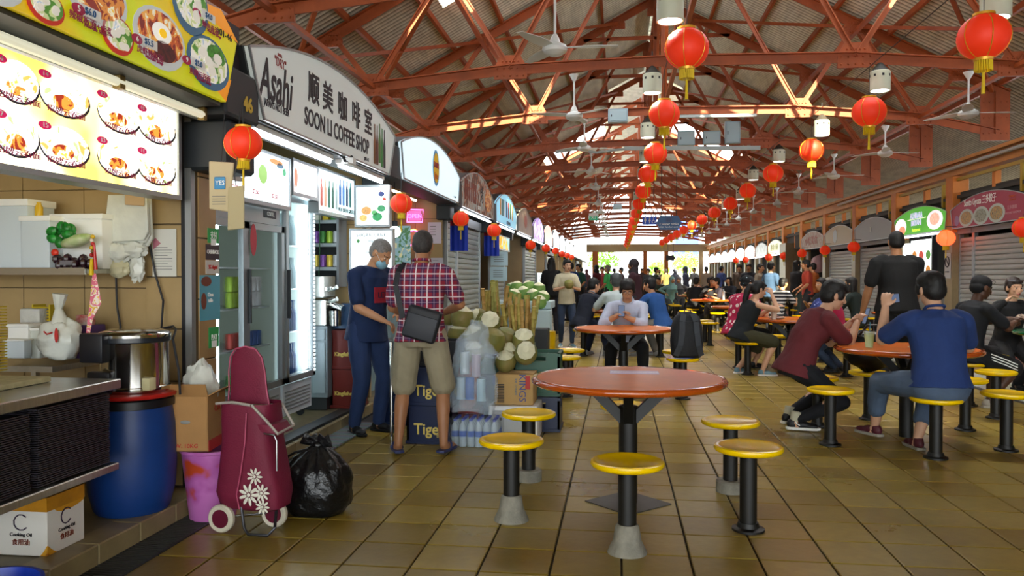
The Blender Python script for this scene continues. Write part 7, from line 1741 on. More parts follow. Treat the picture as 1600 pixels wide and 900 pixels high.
    # clothes
    if shirt:
        c = MB(); e = .014
        lo = [q for q in ([(Pv + u * (hem), X0, f1, .188 * bulk, .146 * bulk + belly)] if sit is None or hem > -.05 else [(Pv + u * -.085, X0, f1, .196 * bulk, .164 * bulk + belly), (Pv - u * .02, X0, f1, .190 * bulk, .156 * bulk + belly)])]
        secs_ = lo + [(q[0], q[1], q[2], q[3] + e, q[4] + e + .004) for q in tor[2:7]] + [(Sh + u2 * .022, X, f2, .118 * bulk + .006, .080), (Sh + u2 * .045, X, f2, .068, .066)]
        if sleeve == 'tank': secs_ = secs_[:-2] + [(Sh - u2 * .0, X, f2, .10, .085)]
        c.loft(secs_, 28)
        for (sh, el, wr_) in arms:
            if sleeve == 'tank': continue
            ins = (sh - Sh) * -.35 + sh + u2 * .012; c.ell(sh, (.066, .066, .062), 12, 8); c.ell(Sh + X * (.5 * W * (1 if (sh - Sh).dot(X) > 0 else -1)) - u2 * .012, (.07, .070, .052), 12, 8)
            if sleeve == 'short': limb(c, [ins, sh, sh.lerp(el, .74)], [.06 * bulk, .066 * bulk ** .6, .064 * bulk ** .5])
            elif sleeve == 'roll': limb(c, [ins, sh, el, el.lerp(wr_, .35)], [.06, .064, .055, .050])
            else: limb(c, [ins, sh, el, el.lerp(wr_, .9)], [.06 * bulk, .064 * bulk, .052, .036])
        G('shirt', c, shirt, .012, v=vox * 1.15, fr=8)
        if collar:
            cc = MB(); ctr = Sh + u2 * .058
            cc.tube([ctr + X * .066 * math.cos(a) + f2 * .066 * math.sin(a) + u2 * (.012 if math.sin(a) < 0 else -.012 * math.sin(a)) for a in [q * PI / 10 for q in range(21)]], .012, 8); G('collar', cc, collar, 0)
    if pants:
        c = MB(); c.loft([(Pv + u * .12, X0, f1, .156 * bulk, .114 * bulk + belly * .8), (Pv + u * .02, X0, f1, .168 * bulk, .124 * bulk), (Pv - u * .07, X0, f1, .165 * bulk, .120 * bulk), (Pv - u * .112, X0, f1, .14 * bulk, .105 * bulk)], 24)
        b2 = bulk ** .6
        for (hp_, kn, an) in legs:
            if leg == 'long': limb(c, [hp_, hp_.lerp(kn, .5), kn, kn.lerp(an, .5), an + (kn - an).normalized() * .02], [.100 * b2, .090 * b2, .072 * b2, .066, .056])
            elif leg == 'capri': limb(c, [hp_, hp_.lerp(kn, .5), kn, kn.lerp(an, .62)], [.100 * b2, .088 * b2, .072 * b2, .064])
            elif leg == 'short': limb(c, [hp_, hp_.lerp(kn, .5), hp_.lerp(kn, .92)], [.103 * b2, .099 * b2, .096 * b2])
            elif leg == 'slim': limb(c, [hp_, hp_.lerp(kn, .5), kn, kn.lerp(an, .4), an + (kn - an).normalized() * .03], [.096 * b2, .080 * b2, .062 * b2, .060, .044])
        if leg == 'skirt': c.loft([(Pv - u * .0, X0, f1, .18, .14), (V((0, .02, .15)), X0, V((0, 1, 0)), .24, .22)], 20)
        G('trousers' if leg in ('long', 'capri', 'slim') else ('skirt' if leg == 'skirt' else 'shorts'), c, pants, .011, v=vox * 1.15, fr=9)
    if shoes and shoes != 'bare':
        for i, (hp_, kn, an) in enumerate(legs):
            sg = (-1, 1)[i]; fo = V(((an - hp_).x * .25 + sg * .03, .14, -.055)); fy = V((fo.x, fo.y, 0)).normalized(); sd = V((fy.y, -fy.x, 0))
            c = MB(); z0 = an.z - .080
            Ms = Matrix.Translation((an.x, an.y, z0)) @ Matrix((sd, fy, V((0, 0, 1)))).transposed().to_4x4()
            sole = [(-.034, -.06), (.0, -.072), (.034, -.06), (.038, 0), (.046, .10), (.040, .16), (.015, .195), (-.015, .195), (-.040, .16), (-.046, .10), (-.038, 0)]
            if shoes == 'slippers':
                o2 = MB().prism([(a * s, b_ * s) for a, b_ in sole], .020 * s, Matrix.Translation(V((an.x, an.y, z0 + .002)) * s) @ Matrix((sd, fy, V((0, 0, 1)))).transposed().to_4x4()).build('slipper', mat('slipper_blue', '#2c3560', rough=.5), o, smooth=0, bev=.004)
                st_ = MB(); pts = [(-.042, .05, .02), (-.03, .075, .055), (0, .115, .062), (.03, .075, .055), (.042, .05, .02)]; st_.tube([(Ms @ V(p_)) * s for p_ in pts], .009, 8).build('strap', mat('slipper_blue', '#2c3560'), o2); continue
            up_, so = shoes if isinstance(shoes, tuple) else (shoes, WHITEP)
            c.ell((0, -.02, .045), (.036, .046, .045), 12, 8); c.ell((0, .05, .040), (.040, .075, .034), 12, 8); c.ell((0, .125, .030), (.041, .062, .026), 12, 8); c.cone((0, -.015, .04), (0, -.015, .085), .036, .034, 12)
            c.v = [tuple(Ms @ V(v)) for v in c.v]
            so_ = G('shoe', c, up_, 0, v=max(vox, .008))
            MB().prism([(a * 1.03 * s, b_ * 1.03 * s) for a, b_ in sole], .022 * s, Matrix.Translation(V((an.x, an.y, z0 - .0)) * s) @ Matrix((sd, fy, V((0, 0, 1)))).transposed().to_4x4()).build('sole', so, so_, smooth=0, bev=.005)
    info = dict(o=o, s=s, Pv=Pv * s, Sh=Sh * s, T=T, X=X, f2=f2, u2=u2, arms=[[p_ * s for p_ in a] for a in arms], legs=[[p_ * s for p_ in a] for a in legs], u=u)
    return info
def hpt(I, p_): return (I['T'] @ V(p_)) * I['s']
def fab(nm, c, **k): k.setdefault('rough', .85); k.setdefault('bump', .15); k.setdefault('bscale', 140); k.setdefault('var', .08); return mat(nm, c, **k)
# --- fabrics
plaid = mat('plaid_fabric', '#7a2034', rough=.85); N, L, b = nodes_of(plaid)
tc = N.new('ShaderNodeTexCoord'); sp = N.new('ShaderNodeSeparateXYZ'); L.new(tc.outputs['Object'], sp.inputs[0])
def stripes(sock, freq, lo, hi, off=0.0):
    m1 = N.new('ShaderNodeMath'); m1.operation = 'MULTIPLY_ADD'; m1.inputs[1].default_value = freq; m1.inputs[2].default_value = 50 + off; L.new(sock, m1.inputs[0])
    f = N.new('ShaderNodeMath'); f.operation = 'FRACT'; L.new(m1.outputs[0], f.inputs[0]); g1_ = N.new('ShaderNodeMath'); g1_.operation = 'GREATER_THAN'; g1_.inputs[1].default_value = lo; L.new(f.outputs[0], g1_.inputs[0])
    l1_ = N.new('ShaderNodeMath'); l1_.operation = 'LESS_THAN'; l1_.inputs[1].default_value = hi; L.new(f.outputs[0], l1_.inputs[0]); m2 = N.new('ShaderNodeMath'); m2.operation = 'MULTIPLY'; L.new(g1_.outputs[0], m2.inputs[0]); L.new(l1_.outputs[0], m2.inputs[1]); return m2.outputs[0]
cur = None; prev = srgb('#8a2034')
def lay(colr, fac, amt):
    global cur
    mx_ = N.new('ShaderNodeMix'); mx_.data_type = 'RGBA'; sc2 = N.new('ShaderNodeMath'); sc2.operation = 'MULTIPLY'; sc2.inputs[1].default_value = amt; L.new(fac, sc2.inputs[0]); L.new(sc2.outputs[0], mx_.inputs[0])
    if cur is None: mx_.inputs[6].default_value = (*prev, 1)
    else: L.new(cur, mx_.inputs[6])
    mx_.inputs[7].default_value = (*srgb(colr), 1); cur = mx_.outputs[2]
for ax in ('X', 'Z'): lay('#1c2450', stripes(sp.outputs[ax], 11.5, .1, .45), .62)
for ax in ('X', 'Z'): lay('#e0d4d4', stripes(sp.outputs[ax], 11.5, .66, .76), .85); lay('#c8b8c8', stripes(sp.outputs[ax], 11.5, .25, .29), .5)
L.new(cur, b.inputs['Base Color'])
floral = ramp_mat('floral_fabric', 'voronoi', [(0, '#b02848'), (.10, '#e8d8d0'), (.30, '#ecdcd8'), (.36, '#b8204c'), (.5, '#b01c48')], scale=13, rough=.85)
stripem = ramp_mat('stripe_fabric', 'wave', [(0, '#1a1a20'), (.5, '#b8b4b0'), (.9, '#c8c4c0')], scale=2.6, stretch=(0, 0, 1.6), dist=.4, rot=(0, -PI / 2, 0), rough=.85)
bandm = ramp_mat('bandana_fabric', 'voronoi', [(0, '#d8e0e0'), (.16, '#3a6a78'), (.24, '#0f1216'), (.5, '#0f1216')], scale=26, rough=.85)
blk = fab('black_cloth', '#0c0d11'); nvy = fab('navy_cloth', '#121a30'); jeans = fab('denim', '#2c3a52'); denl = fab('denim_light', '#46566c')
mw = mat('shoe_white', '#b9bcc0', rough=.6); mk = mat('shoe_black', '#101114', rough=.5); mg = mat('shoe_bluegrey', '#6a8a98', rough=.6); mm_ = mat('shoe_maroon', '#4a1420', rough=.6)
# 1 man in plaid
I1 = person('man seen from behind in a red plaid short-sleeved shirt and khaki shorts', (-1.475, 5.84, 0), .10, H=1.69, skin='tan', lean=.06, lean2=.10, hands=((-.10, .30, 1.03), (.14, .32, 1.06)), poles=((-1.2, -.9, -.6), (1.3, -.7, -.5)), feet=((-.17, -.02, .10), (.17, .0, .10)), head=(.0, -.35), hair='buzz', hm=mat('hair_salt', '#2e2a28', rough=.7, var=.4, vscale=50),
            shirt=plaid, pants=fab('khaki_cloth', '#8f866e'), leg='short', shoes='slippers', bulk=1.07, vox=.007, hem=-.07, collar=plaid, belly=.01)
bg = thing('shoulder_bag', 'black shoulder bag hanging on the back of the man in plaid', 'bag', (-1.475, 5.84, 0), .10)
bgm = mat('nylon_black', '#0f1118', rough=.6, bump=.2, bscale=80)
o = MB().box((0, 0, 0), (.25, .09, .24)).build('bag_body', bgm, bg, smooth=40, bev=.028, seg=3); o.location = (.04, -.215, 1.0); o.rotation_euler = (0, .28, 0)
o = MB().box((0, 0, 0), (.22, .02, .17)).build('front_pocket', mat('nylon_black2', '#161a24', rough=.55), bg, smooth=40, bev=.008); o.location = (.035, -.268, .98); o.rotation_euler = (0, .28, 0)
m = MB(); pts = [(-.11, -.165, 1.04), (-.135, -.168, 1.16), (-.165, -.155, 1.28), (-.15, -.125, 1.38), (-.13, -.055, 1.435), (-.11, .03, 1.43), (-.09, .13, 1.36)]
for a, b_ in zip(pts, pts[1:]): m.bar(V(a), V(b_), .040, .008, up=(0, -1, .2))
m.build('shoulder_strap', bgm, bg, smooth=0)
# 2 stall keeper
navt = fab('navy_tshirt', '#0f2348'); I2 = person('stall keeper in a navy T-shirt and face mask looking down, beside the plaid man', (-2.15, 6.62, 0), -2.10, H=1.68, skin='mid', lean=.10, lean2=.20, hands=((-.05, .34, 1.04), (.08, .29, .98)), poles=((-.8, -1, -.6), (.7, -1, -.8)), feet=((-.10, .03, .08), (.12, -.03, .08)), head=(.25, -.65), hair='buzz', hm=HGR,
            shirt=navt, pants=fab('blue_trousers', '#1c2f55'), shoes=(mk, mk), bulk=1.08, vox=.007, hem=-.12, belly=.015)
mk_ = MB(); mk_.ell((0, .062, -.058), (.058, .056, .050), 20, 12); m2_ = MB(); m2_.v = [tuple(hpt(I2, v)) for v in mk_.v]; m2_.f = mk_.f; m2_.build('face_mask', mat('mask_blue', '#7aa6b8', rough=.7), I2['o'])
for sg in (-1, 1): MB().tube([hpt(I2, (sg * .048, .075, -.035)), hpt(I2, (sg * .078, .01, .01))], .002, 5).build('mask_strap', INKW, I2['o'])
q = MB(); c0 = I2['Sh'] - V((0, 0, .20)); q.box((0.01, c0.y + .148, c0.z), (.19, .012, .13)); q.build('red_patch', mat('patch_red', '#8c1426', rough=.8), I2['o'], smooth=0); text('LEVI', .07, mat('patch_ink', '#2a1030'), I2['o'], (.01, c0.y + .156, c0.z), rot=(PI / 2, 0, PI))
# 3 phone man
I3 = person('man with glasses in a pale blue shirt leaning on the second table with a phone', (.11, 10.12, 0), PI, H=1.78, skin='mid', sit=.455, lean=.40, lean2=.55, hands=((.03, .47, .86), (.10, .45, .88)), poles=((-1, .2, -1), (1, .2, -1)), feet=((-.20, .28, .08), (.22, .26, .08)), head=(.0, -.35), hair='full', shirt=fab('pale_blue_shirt', '#b4bcd0'), sleeve='roll', pants=blk, shoes=(mk, mk), bulk=1.08, vox=.008, collar=fab('pale_blue_shirt', '#b4bcd0'))
def phone(label, I, loc, rot, px_=None):
    o = thing('smartphone', label, 'phone', loc); o.rotation_euler = rot; MB().box((0, 0, 0), (.074, .008, .15)).build('phone_body', mat('phone_black', '#0c0c10', rough=.2), o, smooth=0, bev=.003); MB().box((0, -.0045, 0), (.066, .001, .14)).build('screen', mat('screen_glow', '#30405a', emit='#8090b0', es=.4), o, smooth=0); return o
def world(I, p_): return I['o'].matrix_basis @ V(p_)
phone('smartphone held by the man with glasses', I3, world(I3, (.07, .50, .93)), (-.45, 0, 0))
def glasses(I, m_=None, z=.006, up=0.0):
    g_ = MB()
    for sg in (-1, 1): g_.tube([hpt(I, (sg * .031 + .023 * math.cos(a), .102 - up * .5, z + .020 * math.sin(a))) for a in [k_ * PI / 8 for k_ in range(17)]], .0022, 6); g_.tube([hpt(I, (sg * .054, .100 - up * .5, z + .004)), hpt(I, (sg * .08, .0, z + .002))], .002, 6)
    g_.tube([hpt(I, (-.008, .106 - up * .5, z + .004)), hpt(I, (.008, .106 - up * .5, z + .004))], .002, 6); g_.build('glasses', m_ or mat('glasses_dark', '#2a2420', rough=.3), I['o'])
glasses(I3)
# 4 woman with coconut
I4 = person('woman in a cream blouse and jeans walking with a green coconut', (-.976, 15.1, 0), -2.94, H=1.64, skin='light', hands=((-.07, .27, 1.14), (.08, .27, 1.14)), poles=((-1, -.5, -1), (1, -.5, -1)), feet=((-.09, .10, .08), (.10, -.08, .08)), head=(.25, -.05), hair='bun', fem=True, shirt=fab('cream_blouse', '#b9b094'), pants=jeans, leg='slim', shoes=(mg, WHITEP), vox=.009, bulk=1.0, collar=fab('cream_blouse', '#b9b094'))
coco('green coconut held by the woman in the cream blouse', world(I4, (.0, .34, 1.19)), 2, (.3, 0, 0), None, .9)
# 5, 6, 7 around the shared table
I5 = person('man in a navy shirt seated with his back to us at the shared table', (-.585, 13.42, 0), -.75, H=1.74, skin='light', sit=.455, lean=.35, lean2=.5, hands=((.0, .48, .80), (.20, .50, .84)), poles=((-1, -.2, -1), (1, 0, -1)), feet=((-.15, .25, .08), (.18, .38, .08)), head=(-.2, -.15), shirt=fab('navy_shirt', '#0f1626'), pants=nvy, shoes=(mw, mw), vox=.009, bulk=1.1, collar=fab('grey_collar', '#7a8088'))
I6 = person('man in a bright blue polo shirt seated at the right of the shared table', (.705, 13.42, 0), .85, H=1.76, skin='mid', sit=.455, lean=.35, lean2=.45, hands=((-.15, .42, .86), (.0, .45, .82)), poles=((-1, 0, -1), (1, -.2, -1)), feet=((-.15, .30, .08), (.12, .2, .08)), head=(.15, -.1), shirt=fab('blue_polo', '#1c4a86'), pants=fab('grey_trousers', '#77756e'), shoes=(mw, mw), vox=.009, bulk=1.1)
I7 = person('person in a pale striped shirt seated behind the man with glasses', (-.02, 13.02, 0), .1, H=1.82, skin='light', sit=.455, lean=.2, lean2=.3, hands=((-.25, .42, .82), (.2, .4, .82)), hair='full', hm=mat('hair_ash', '#3a3f40', rough=.6), shirt=fab('pale_stripe', '#a8b4b4'), sleeve='short', pants=nvy, shoes=(mw, mw), vox=.011)
# 8 hijab
person('woman in a maroon top and dark headscarf standing beyond the shared table', (.33, 15.7, 0), PI / 2 - .2, H=1.66, skin='tan', hair='hijab', hm=fab('scarf_dark', '#2a2428'), shirt=fab('maroon_top', '#3a1c26'), sleeve='long', pants=fab('slate_skirt', '#28343a'), leg='skirt', shoes=(mk, mk), vox=.011, bulk=1.12, hands=((-.1, .25, .95), (.15, .25, .95)))
# 11 flowered shirt, 12 tank top
person('person in a red flowered shirt and patterned bandana seated with back to us', (1.74, 12.02, 0), -.95, H=1.80, skin='light', sit=.455, lean=.25, lean2=.4, hands=((.0, .5, .85), (.15, .45, .85)), feet=((-.12, .3, .08), (.14, .2, .08)), head=(-.25, -.1), hair='bandana', hm=bandm, shirt=floral, pants=blk, leg='short', shoes=(mk, mk), vox=.009, bulk=1.12)
I12 = person('woman with a ponytail in a black tank top drinking from a straw', (1.68, 11.15, 0), -1.25, H=1.68, skin='light', sit=.455, lean=.35, lean2=.45, hands=((-.02, .48, .92), (.10, .38, 1.10)), poles=((-1, 0, -1), (.6, .6, -1)), feet=((-.16, .02, .08), (.16, .22, .08)), kpoles=((-.2, 1, .4), (.2, 1, .4)), head=(.05, -.3), hair='pony', fem=True, shirt=fab('black_tank', '#10151a'), sleeve='tank', pants=fab('olive_shorts', '#35341f'), leg='short', shoes=(mg, WHITEP), vox=.008, bulk=1.03)
# 13 red T-shirt
redt = fab('brick_tshirt', '#5e2026'); I13 = person('man in a brick red T-shirt hunched over the table smiling at his phone', (1.60, 7.38, 0), -1.40, H=1.80, skin='light', sit=.455, lean=.34, lean2=.72, hands=((-.05, .50, .93), (.05, .51, .93)), poles=((-.6, -.4, -1.6), (.7, -.4, -1.6)), feet=((-.17, -.02, .085), (.18, -.10, .095)), kpoles=((-.12, 1, .35), (.10, 1, .35)), head=(.0, -.25), hair='full', shirt=redt, pants=fab('dark_trousers', '#0e1016'), leg='slim', shoes=(mk, WHITEP), vox=.006, bulk=1.08, curl=.75)
phone('smartphone held by the man in the red T-shirt', I13, world(I13, (.0, .62, .99)), (-.3, 0, -1.45))
for i in (0, 1):
    a = I13['legs'][i][2]; MB().tube([V((a.x + .050 * (1 if i else -1), a.y + .11, a.z - .035)), V((a.x + .048 * (1 if i else -1), a.y + .04, a.z - .052)), V((a.x + .045 * (1 if i else -1), a.y + .0, a.z - .03)), V((a.x + .045 * (1 if i else -1), a.y - .01, a.z - .01))], .005, 6).build('shoe_mark', INKW, I13['o'])
    G2 = MB(); G2.cone(a + V((0, 0, -.01)), a + V((0, .015, .07)), .042, .045, 14); G2.build('sock', mat('sock_white', '#b8b49a', rough=.8), I13['o'])
# 14 blue shirt
blu = fab('royal_blue_shirt', '#1c3468'); I14 = person('man in a dark blue short-sleeved shirt and rolled jeans seated with his back to us', (2.35, 6.23, 0), .12, H=1.78, skin='light', sit=.455, lean=.10, lean2=.22, hands=((-.24, .34, 1.10), (.20, .42, .84)), poles=((-.5, .35, -1.6), (1, 0, -1)), feet=((-.20, .60, .13), (.0, .30, .085)), kpoles=((-.5, 1, .5), (.3, 1, .4)), head=(.05, -.12), hair='full', shirt=blu, pants=denl, leg='capri', shoes=(mm_, mat('sole_beige', '#8a8478', rough=.7)), vox=.007, bulk=1.16, hem=-.02, curl=.7, collar=blu)
phone('smartphone held up by the man in the dark blue shirt', I14, world(I14, (-.16, .42, 1.17)), (-.2, PI / 2 - .1, .1))
# 15 standing man in black
I15 = person('tall heavy man in a black T-shirt standing with his back to us', (3.27, 9.9, 0), .12, H=1.86, skin='tan', hands=((-.36, .16, .86), (.30, .22, .95)), poles=((-1, -1, -.4), (1, -1, -.4)), feet=((-.14, .0, .08), (.15, .05, .08)), head=(-.15, 0), hair='buzz', hm=HBL, shirt=fab('black_tshirt', '#08090b'), pants=blk, shoes=(mat('shoe_grey', '#4a4e52'), DARK), vox=.008, bulk=1.26, belly=.02)
# 16 cap man, 17 chopsticks woman
stool('yellow stool under the man in the black cap', 3.62, 8.80, group='yellow stools right of the aisle')
I16 = person('dark-skinned man in a black cap, T-shirt and striped shorts eating at the right', (3.62, 8.80, 0), -1.30, H=1.76, skin='dark', sit=.455, lean=.12, lean2=.25, hands=((-.02, .50, .90), (.06, .46, .86)), poles=((-1, 0, -1), (1, -.2, -1)), feet=((-.15, .36, .085), (.16, .10, .085)), head=(.0, -.25), hair='cap', hm=fab('cap_black', '#0c0d10'), shirt=fab('black_tshirt2', '#0a0e14'), pants=fab('black_shorts', '#0b0c10'), leg='short', shoes=(mat('sandal_pale', '#a8a294', rough=.6), mat('sandal_pale', '#a8a294')), vox=.008)
glasses(I16, mat('sunglasses', '#7a8088', rough=.15, metal=.6), .085, .02)
for j in range(3):
    a, b_ = I16['legs'][1][0], I16['legs'][1][1]; MB().tube([a.lerp(b_, .25) + V((.098, 0, .05 - .028 * j)), a.lerp(b_, .6) + V((.101, 0, .045 - .028 * j)), a.lerp(b_, .86) + V((.100, 0, .035 - .028 * j))], .006, 6).build('white_stripe', INKW, I16['o'])
I17 = person('woman in black with sunglasses on her head eating with chopsticks', (4.58, 10.1, 0), PI + .1, H=1.70, skin='light', sit=.455, lean=.15, lean2=.22, hands=((-.15, .40, .82), (.20, .30, 1.06)), poles=((-1, 0, -1), (1.2, .1, -1)), head=(.05, -.1), hair='bun', hm=HBR, fem=True, shirt=blk, sleeve='long', pants=blk, shoes=(mk, mk), vox=.008)
glasses(I17, mat('sunglasses', '#7a8088'), .09, .03)
ch = tag(MB().cone(world(I17, (.20, .42, 1.10)), world(I17, (-.02, .40, 1.08)), .005, .003, 6).build('chopsticks', mat('chopstick_tan', '#b8a878', rough=.5)), 'pale chopsticks held by the woman in black', 'chopsticks')
nw = tag(blob('folded_paper', mat('newsprint', '#8a9494', rough=.7), None, (4.45, 8.75, .62), (.22, .12, .03), .3, 3, 2), 'pale sheet of paper on the lap below the green-rimmed table', 'paper')
# 18.. around
person('child in a pink shirt seated behind the green drink table', (3.05, 11.6, 0), 1.0, H=1.45, skin='tan', sit=.455, lean=.2, lean2=.3, hair='full', shirt=fab('pink_shirt', '#a81c48'), pants=jeans, shoes=(mk, mk), vox=.012, hands=((-.2, .38, .82), (.1, .4, .82)))
tag(blob('flower_bunch', ramp_mat('flower_paper', 'cells', [(0, '#c86a40'), (.3, '#d8a890'), (.5, '#8a5a98'), (.75, '#6a3a78')], scale=40, rough=.8, dist=0), None, (1.98, 7.38, .815), (.11, .07, .07), .4, 5, 3), 'crumpled orange and purple cloth bundle on the green drink table', 'cloth')
tag(blob('patterned_backpack', ramp_mat('blue_pattern', 'voronoi', [(0, '#a8b0c8'), (.2, '#2a3a78'), (.5, '#1c2a60')], scale=22, rough=.8), None, (3.15, 12.9, .735), (.20, .14, .28), .08, 2, 5), 'blue patterned backpack by the child in pink', 'backpack'); stool('yellow stool under the blue patterned backpack', 3.15, 12.9)
tag(blob('held_food', mat('food_shell', '#b09a88', rough=.6), None, world(I16, (.02, .58, .92)), (.05, .04, .03), .3, 3, 1), 'pale food held by the man in the black cap', 'food')
# ---- background people: archetypes copied with their own clothes colours
def arch(**k):
    m0 = fab('arch_cloth', '#222222'); m1 = fab('arch_cloth2', '#222222'); return person('x', (0, 0, 0), 0, shirt=m0, pants=m1, shoes=(mk, mk), vox=.014, **k)['o']
A = {'stand': arch(hands=((-.2, .2, .95), (.2, .25, 1.0)), feet=((-.10, .05, .08), (.11, -.04, .08))), 'walk': arch(feet=((-.1, .22, .08), (.1, -.22, .09)), sleeve='long', hair='full'), 'long': arch(hair='long', fem=True, feet=((-.08, .05, .08), (.1, -.05, .08)), hands=((-.12, .25, 1.0), (.12, .25, 1.0))),
     'sit': arch(sit=.455, lean=.3, lean2=.42, hands=((-.15, .42, .82), (.15, .42, .84))), 'sitlong': arch(sit=.455, lean=.2, lean2=.3, hair='long', fem=True, sleeve='long', hands=((-.1, .42, .85), (.12, .40, .95))), 'hijab': arch(hair='hijab', fem=True, sleeve='long', leg='skirt'), 'sithijab': arch(sit=.455, hair='hijab', sleeve='long', lean=.2)}
protos = set(A.values())
bgp = [  # px, Y, type, facing rz, H scale, shirt, trousers, label
    (862, 18.5, 'long', .3, '#111114', '#1a1a22', 'person with black hair and black top behind the woman with the coconut'), (893, 24, 'stand', .5, '#1c3a7a', '#20242c', 'person in a blue shirt standing by the left stalls'), (905, 27, 'stand', 2.5, '#1c4a3a', '#1a1c20', 'person in dark green by the left stalls'),
    (921, 23, 'sit', -.8, '#16181c', '#1c1c22', 'person in black seated left of the green shirt'), (933, 29, 'long', 1.0, '#5a1c28', '#22222a', 'woman in dark red near the left stalls'), (951, 25.5, 'stand', 1.2, '#3fae62', '#26282c', 'grey-haired person in a bright green shirt'), (941, 33, 'walk', 3.0, '#8a3038', '#20222a', 'person in faded red walking far left of the aisle'),
    (972, 34, 'stand', 1.5, '#4a4048', '#1c1c22', 'dim figure standing left of the headscarf woman'), (1024, 30, 'stand', -1.5, '#1c2a20', '#1a1a1e', 'dark figure with raised shoulders right of the headscarf woman'), (1013, 37, 'walk', 3.0, '#303438', '#1c1c20', 'distant dark walker between headscarf woman and far posts'),
    (1041, 40, 'stand', .2, '#6a5a30', '#22242a', 'distant figure in ochre near the far posts'), (1055, 38, 'hijab', .4, '#4a5060', '#3a3e4a', 'distant figure in grey near the dark arrow sign'), (1072, 33, 'hijab', 1.2, '#3a3f58', '#30344a', 'tall bluish grey figure right of the far arrow sign'),
    (1047, 27, 'sithijab', -2.6, '#7aa8a8', '#3a4444', 'seated person in a pale aqua scarf under the far opening'), (1062, 27.5, 'sithijab', 2.8, '#6a6a70', '#33343a', 'seated person in a grey scarf right of the aqua one'), (1033, 29, 'sit', 2.6, '#2a3a30', '#1c1e22', 'seated person in dark green under the far opening'),
    (1083, 22.2, 'sit', -.6, '#0f1118', '#14161c', 'broad seated person in black left of the long-haired woman'), (1101, 25.4, 'sit', -2.2, '#14161e', '#14161c', 'second seated person in black beside the broad one'), (1112, 21.6, 'sitlong', 3.1, '#121218', '#3a4048', 'long-haired woman in black facing us, eating'), (1130, 21.4, 'sit', 1.8, '#1a1420', '#181a20', 'person in dark violet seated right of the long-haired woman'),
    (1143, 25, 'sitlong', 2.4, '#181c28', '#181a20', 'seated person behind the flowered shirt'), (1203, 19.6, 'stand', -.9, '#27405c', '#20242e', 'curly haired man in a slate blue shirt standing by the pale green stall'), (1186, 23, 'stand', -2.2, '#8a8070', '#22242a', 'person in a light patterned shirt beside the slate blue man'), (1214, 17.4, 'sit', -.9, 'S', '#181a22', 'person in a black and white striped shirt seated at a table'),
    (1243, 22, 'long', -1.2, '#14141a', '#3a4a48', 'woman with long black hair standing by the broad pillar'), (1262, 21, 'stand', 1.4, '#a03828', '#2a2a30', 'person in a rust red top by the broad pillar'), (1272, 24, 'stand', .8, '#b0602a', '#24262c', 'person in an orange top near the dim stall'), (1283, 17.5, 'sit', -2.4, '#9a9488', '#24262c', 'grey-haired person in a pale top behind the red T-shirt man'),
    (1297, 15.5, 'sit', 2.0, '#151a1e', '#181a20', 'person in dark clothes directly behind the red T-shirt man'), (1342, 14.4, 'sitlong', .9, '#12201e', '#181a20', 'person in dark green behind the blue patterned backpack'), (1170, 26, 'stand', 2.9, '#20242c', '#1c1e24', 'dark figure beyond the bandana'), (1155, 30, 'walk', 3.0, '#5a5048', '#22242a', 'distant walker in brown near the right stalls'), (1126, 33, 'stand', -1.0, '#2a3a6a', '#20222a', 'distant figure in blue near the right stalls'), (1104, 36, 'walk', .2, '#7a6a5a', '#24262c', 'distant walker in tan near the right stalls'),
    (908, 36, 'walk', .1, '#32405a', '#1f2127', 'distant walker in slate on the far left'), (917, 41, 'hijab', .3, '#5a3a40', '#40303a', 'distant figure in dull rose on the far left'), (960, 44, 'walk', .2, '#70606a', '#2a2a30', 'very distant walker left of the middle'), (985, 46, 'stand', 1.4, '#4a5a6a', '#2a2c33', 'very distant figure in the middle opening'), (1003, 44, 'hijab', 3.0, '#3a3038', '#30262e', 'very distant figure by the second post'), (1085, 42, 'stand', 2.5, '#6a7078', '#2c2e34', 'very distant figure by the last post'), (1030, 48, 'walk', .0, '#8a8078', '#33343a', 'very distant walker between the posts')]
first_used = {}
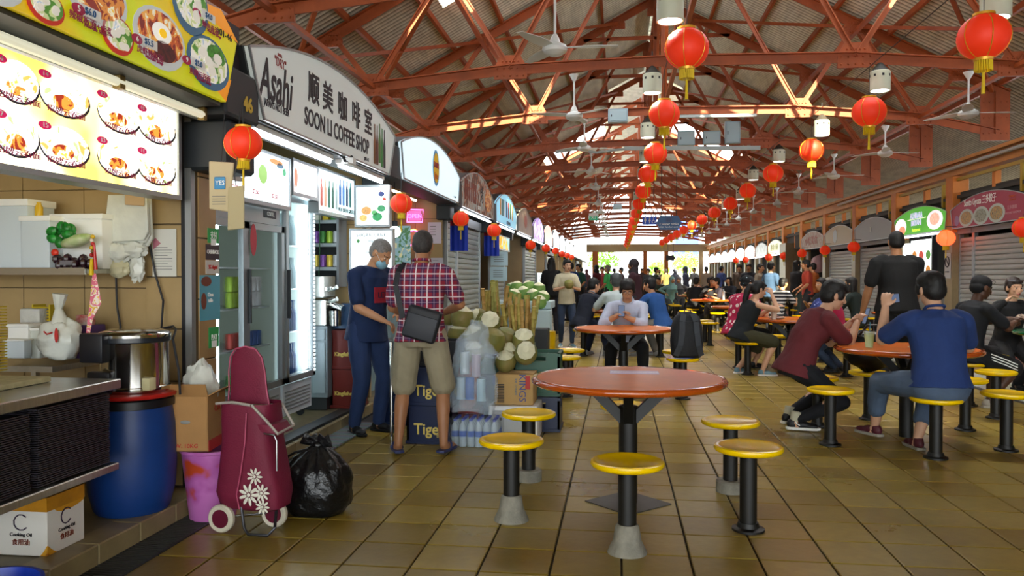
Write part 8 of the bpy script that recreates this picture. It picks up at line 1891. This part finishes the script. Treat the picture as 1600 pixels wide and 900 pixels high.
def bake_people():
    dg = bpy.context.evaluated_depsgraph_get()
    res = [bpy.data.meshes.new_from_object(o.evaluated_get(dg)) for (o, *_r) in BAKE]
    for (o, mats, wr, fr, paint), me in zip(BAKE, res):
        o.modifiers.clear(); old = o.data; o.data = me; nm = o.name.split('.')[0]; me.name = nm
        if wr:
            co = [0.0] * (len(me.vertices) * 3); me.vertices.foreach_get('co', co); no = [0.0] * len(co); me.vertices.foreach_get('normal', no); sd = V((hash(nm) % 7 * 0 + len(co) % 13, 0, 0))
            for i in range(0, len(co), 3):
                p_ = V((co[i], co[i + 1], co[i + 2])); d = (abs(noise.noise(V((p_.x * fr, p_.y * fr, p_.z * fr * .7)) + sd)) - .22) * wr
                co[i] += no[i] * d; co[i + 1] += no[i + 1] * d; co[i + 2] += no[i + 2] * d
            me.vertices.foreach_set('co', co)
        ml = mats if isinstance(mats, (list, tuple)) else [mats]; me.materials.clear()
        for m_ in ml: me.materials.append(m_)
        me.polygons.foreach_set('use_smooth', [True] * len(me.polygons))
        if paint:
            Ti, s_, regs = paint; idx = [0] * len(me.polygons); hi = None
            for p_ in me.polygons:
                c = Ti @ (V(p_.center) / s_)
                if c.y < .06 or abs(c.x) > .06 or c.z < -.08 or c.z > .05: continue
                for (rc, rr_, mi_) in regs:
                    if ((c.x - rc[0]) / rr_[0]) ** 2 + ((c.y - rc[1]) / (rr_[1] * 2.5)) ** 2 + ((c.z - rc[2]) / rr_[2]) ** 2 < 1: idx[p_.index] = mi_
            me.polygons.foreach_set('material_index', idx)
        me.update()
bake_people()
def recolor(o, a, b_):
    for c in o.children:
        n_ = c.name.split('.')[0]
        m_ = a if n_ == 'shirt' else (b_ if n_ in ('trousers', 'skirt', 'shorts') else None)
        if n_ == 'headscarf': m_ = a
        if n_ == 'hair' and 'grey-haired' in o['label']: m_ = HGR
        if m_ is not None: c.material_slots[0].link = 'OBJECT'; c.material_slots[0].material = m_
for (px_, y, ty, rz_b, c1, c2, lb) in bgp:
    p_ = P(px_, 440, Y=y); o = copy_tree(A[ty], loc=(p_.x, y, 0), rz=rz_b, label=lb); o['category'] = 'person'
    s_ = .97 + .06 * rnd.random(); 
    if 'sit' in ty: s_ = 1.0
    o.scale = (s_, s_, s_)
    recolor(o, stripem if c1 == 'S' else fab('bg' + c1, c1), fab('bg' + c2, c2))
    if 'sit' in ty: stool('yellow stool under the ' + lb[:60].rsplit(' ', 1)[0] if len(lb) > 60 else 'yellow stool under the ' + lb, p_.x, y, group=None)
def rm_tree(o):
    for c in list(o.children): rm_tree(c)
    bpy.data.objects.remove(o)
for o in protos: rm_tree(o)
# ================================================================ lettering curves -> plain meshes
dg = bpy.context.evaluated_depsgraph_get()
fonts = [o for o in SC.objects if o.type == 'FONT']
baked = [(o, bpy.data.meshes.new_from_object(o.evaluated_get(dg))) for o in fonts]
for o, me in baked:
    me.materials.clear(); me.materials.append(o.data.materials[0])
    n_ = bpy.data.objects.new('lettering', me); COL.objects.link(n_); n_.parent = o.parent; n_.location = o.location; n_.rotation_euler = o.rotation_euler; n_.scale = o.scale
for o, me in baked: bpy.data.objects.remove(o)
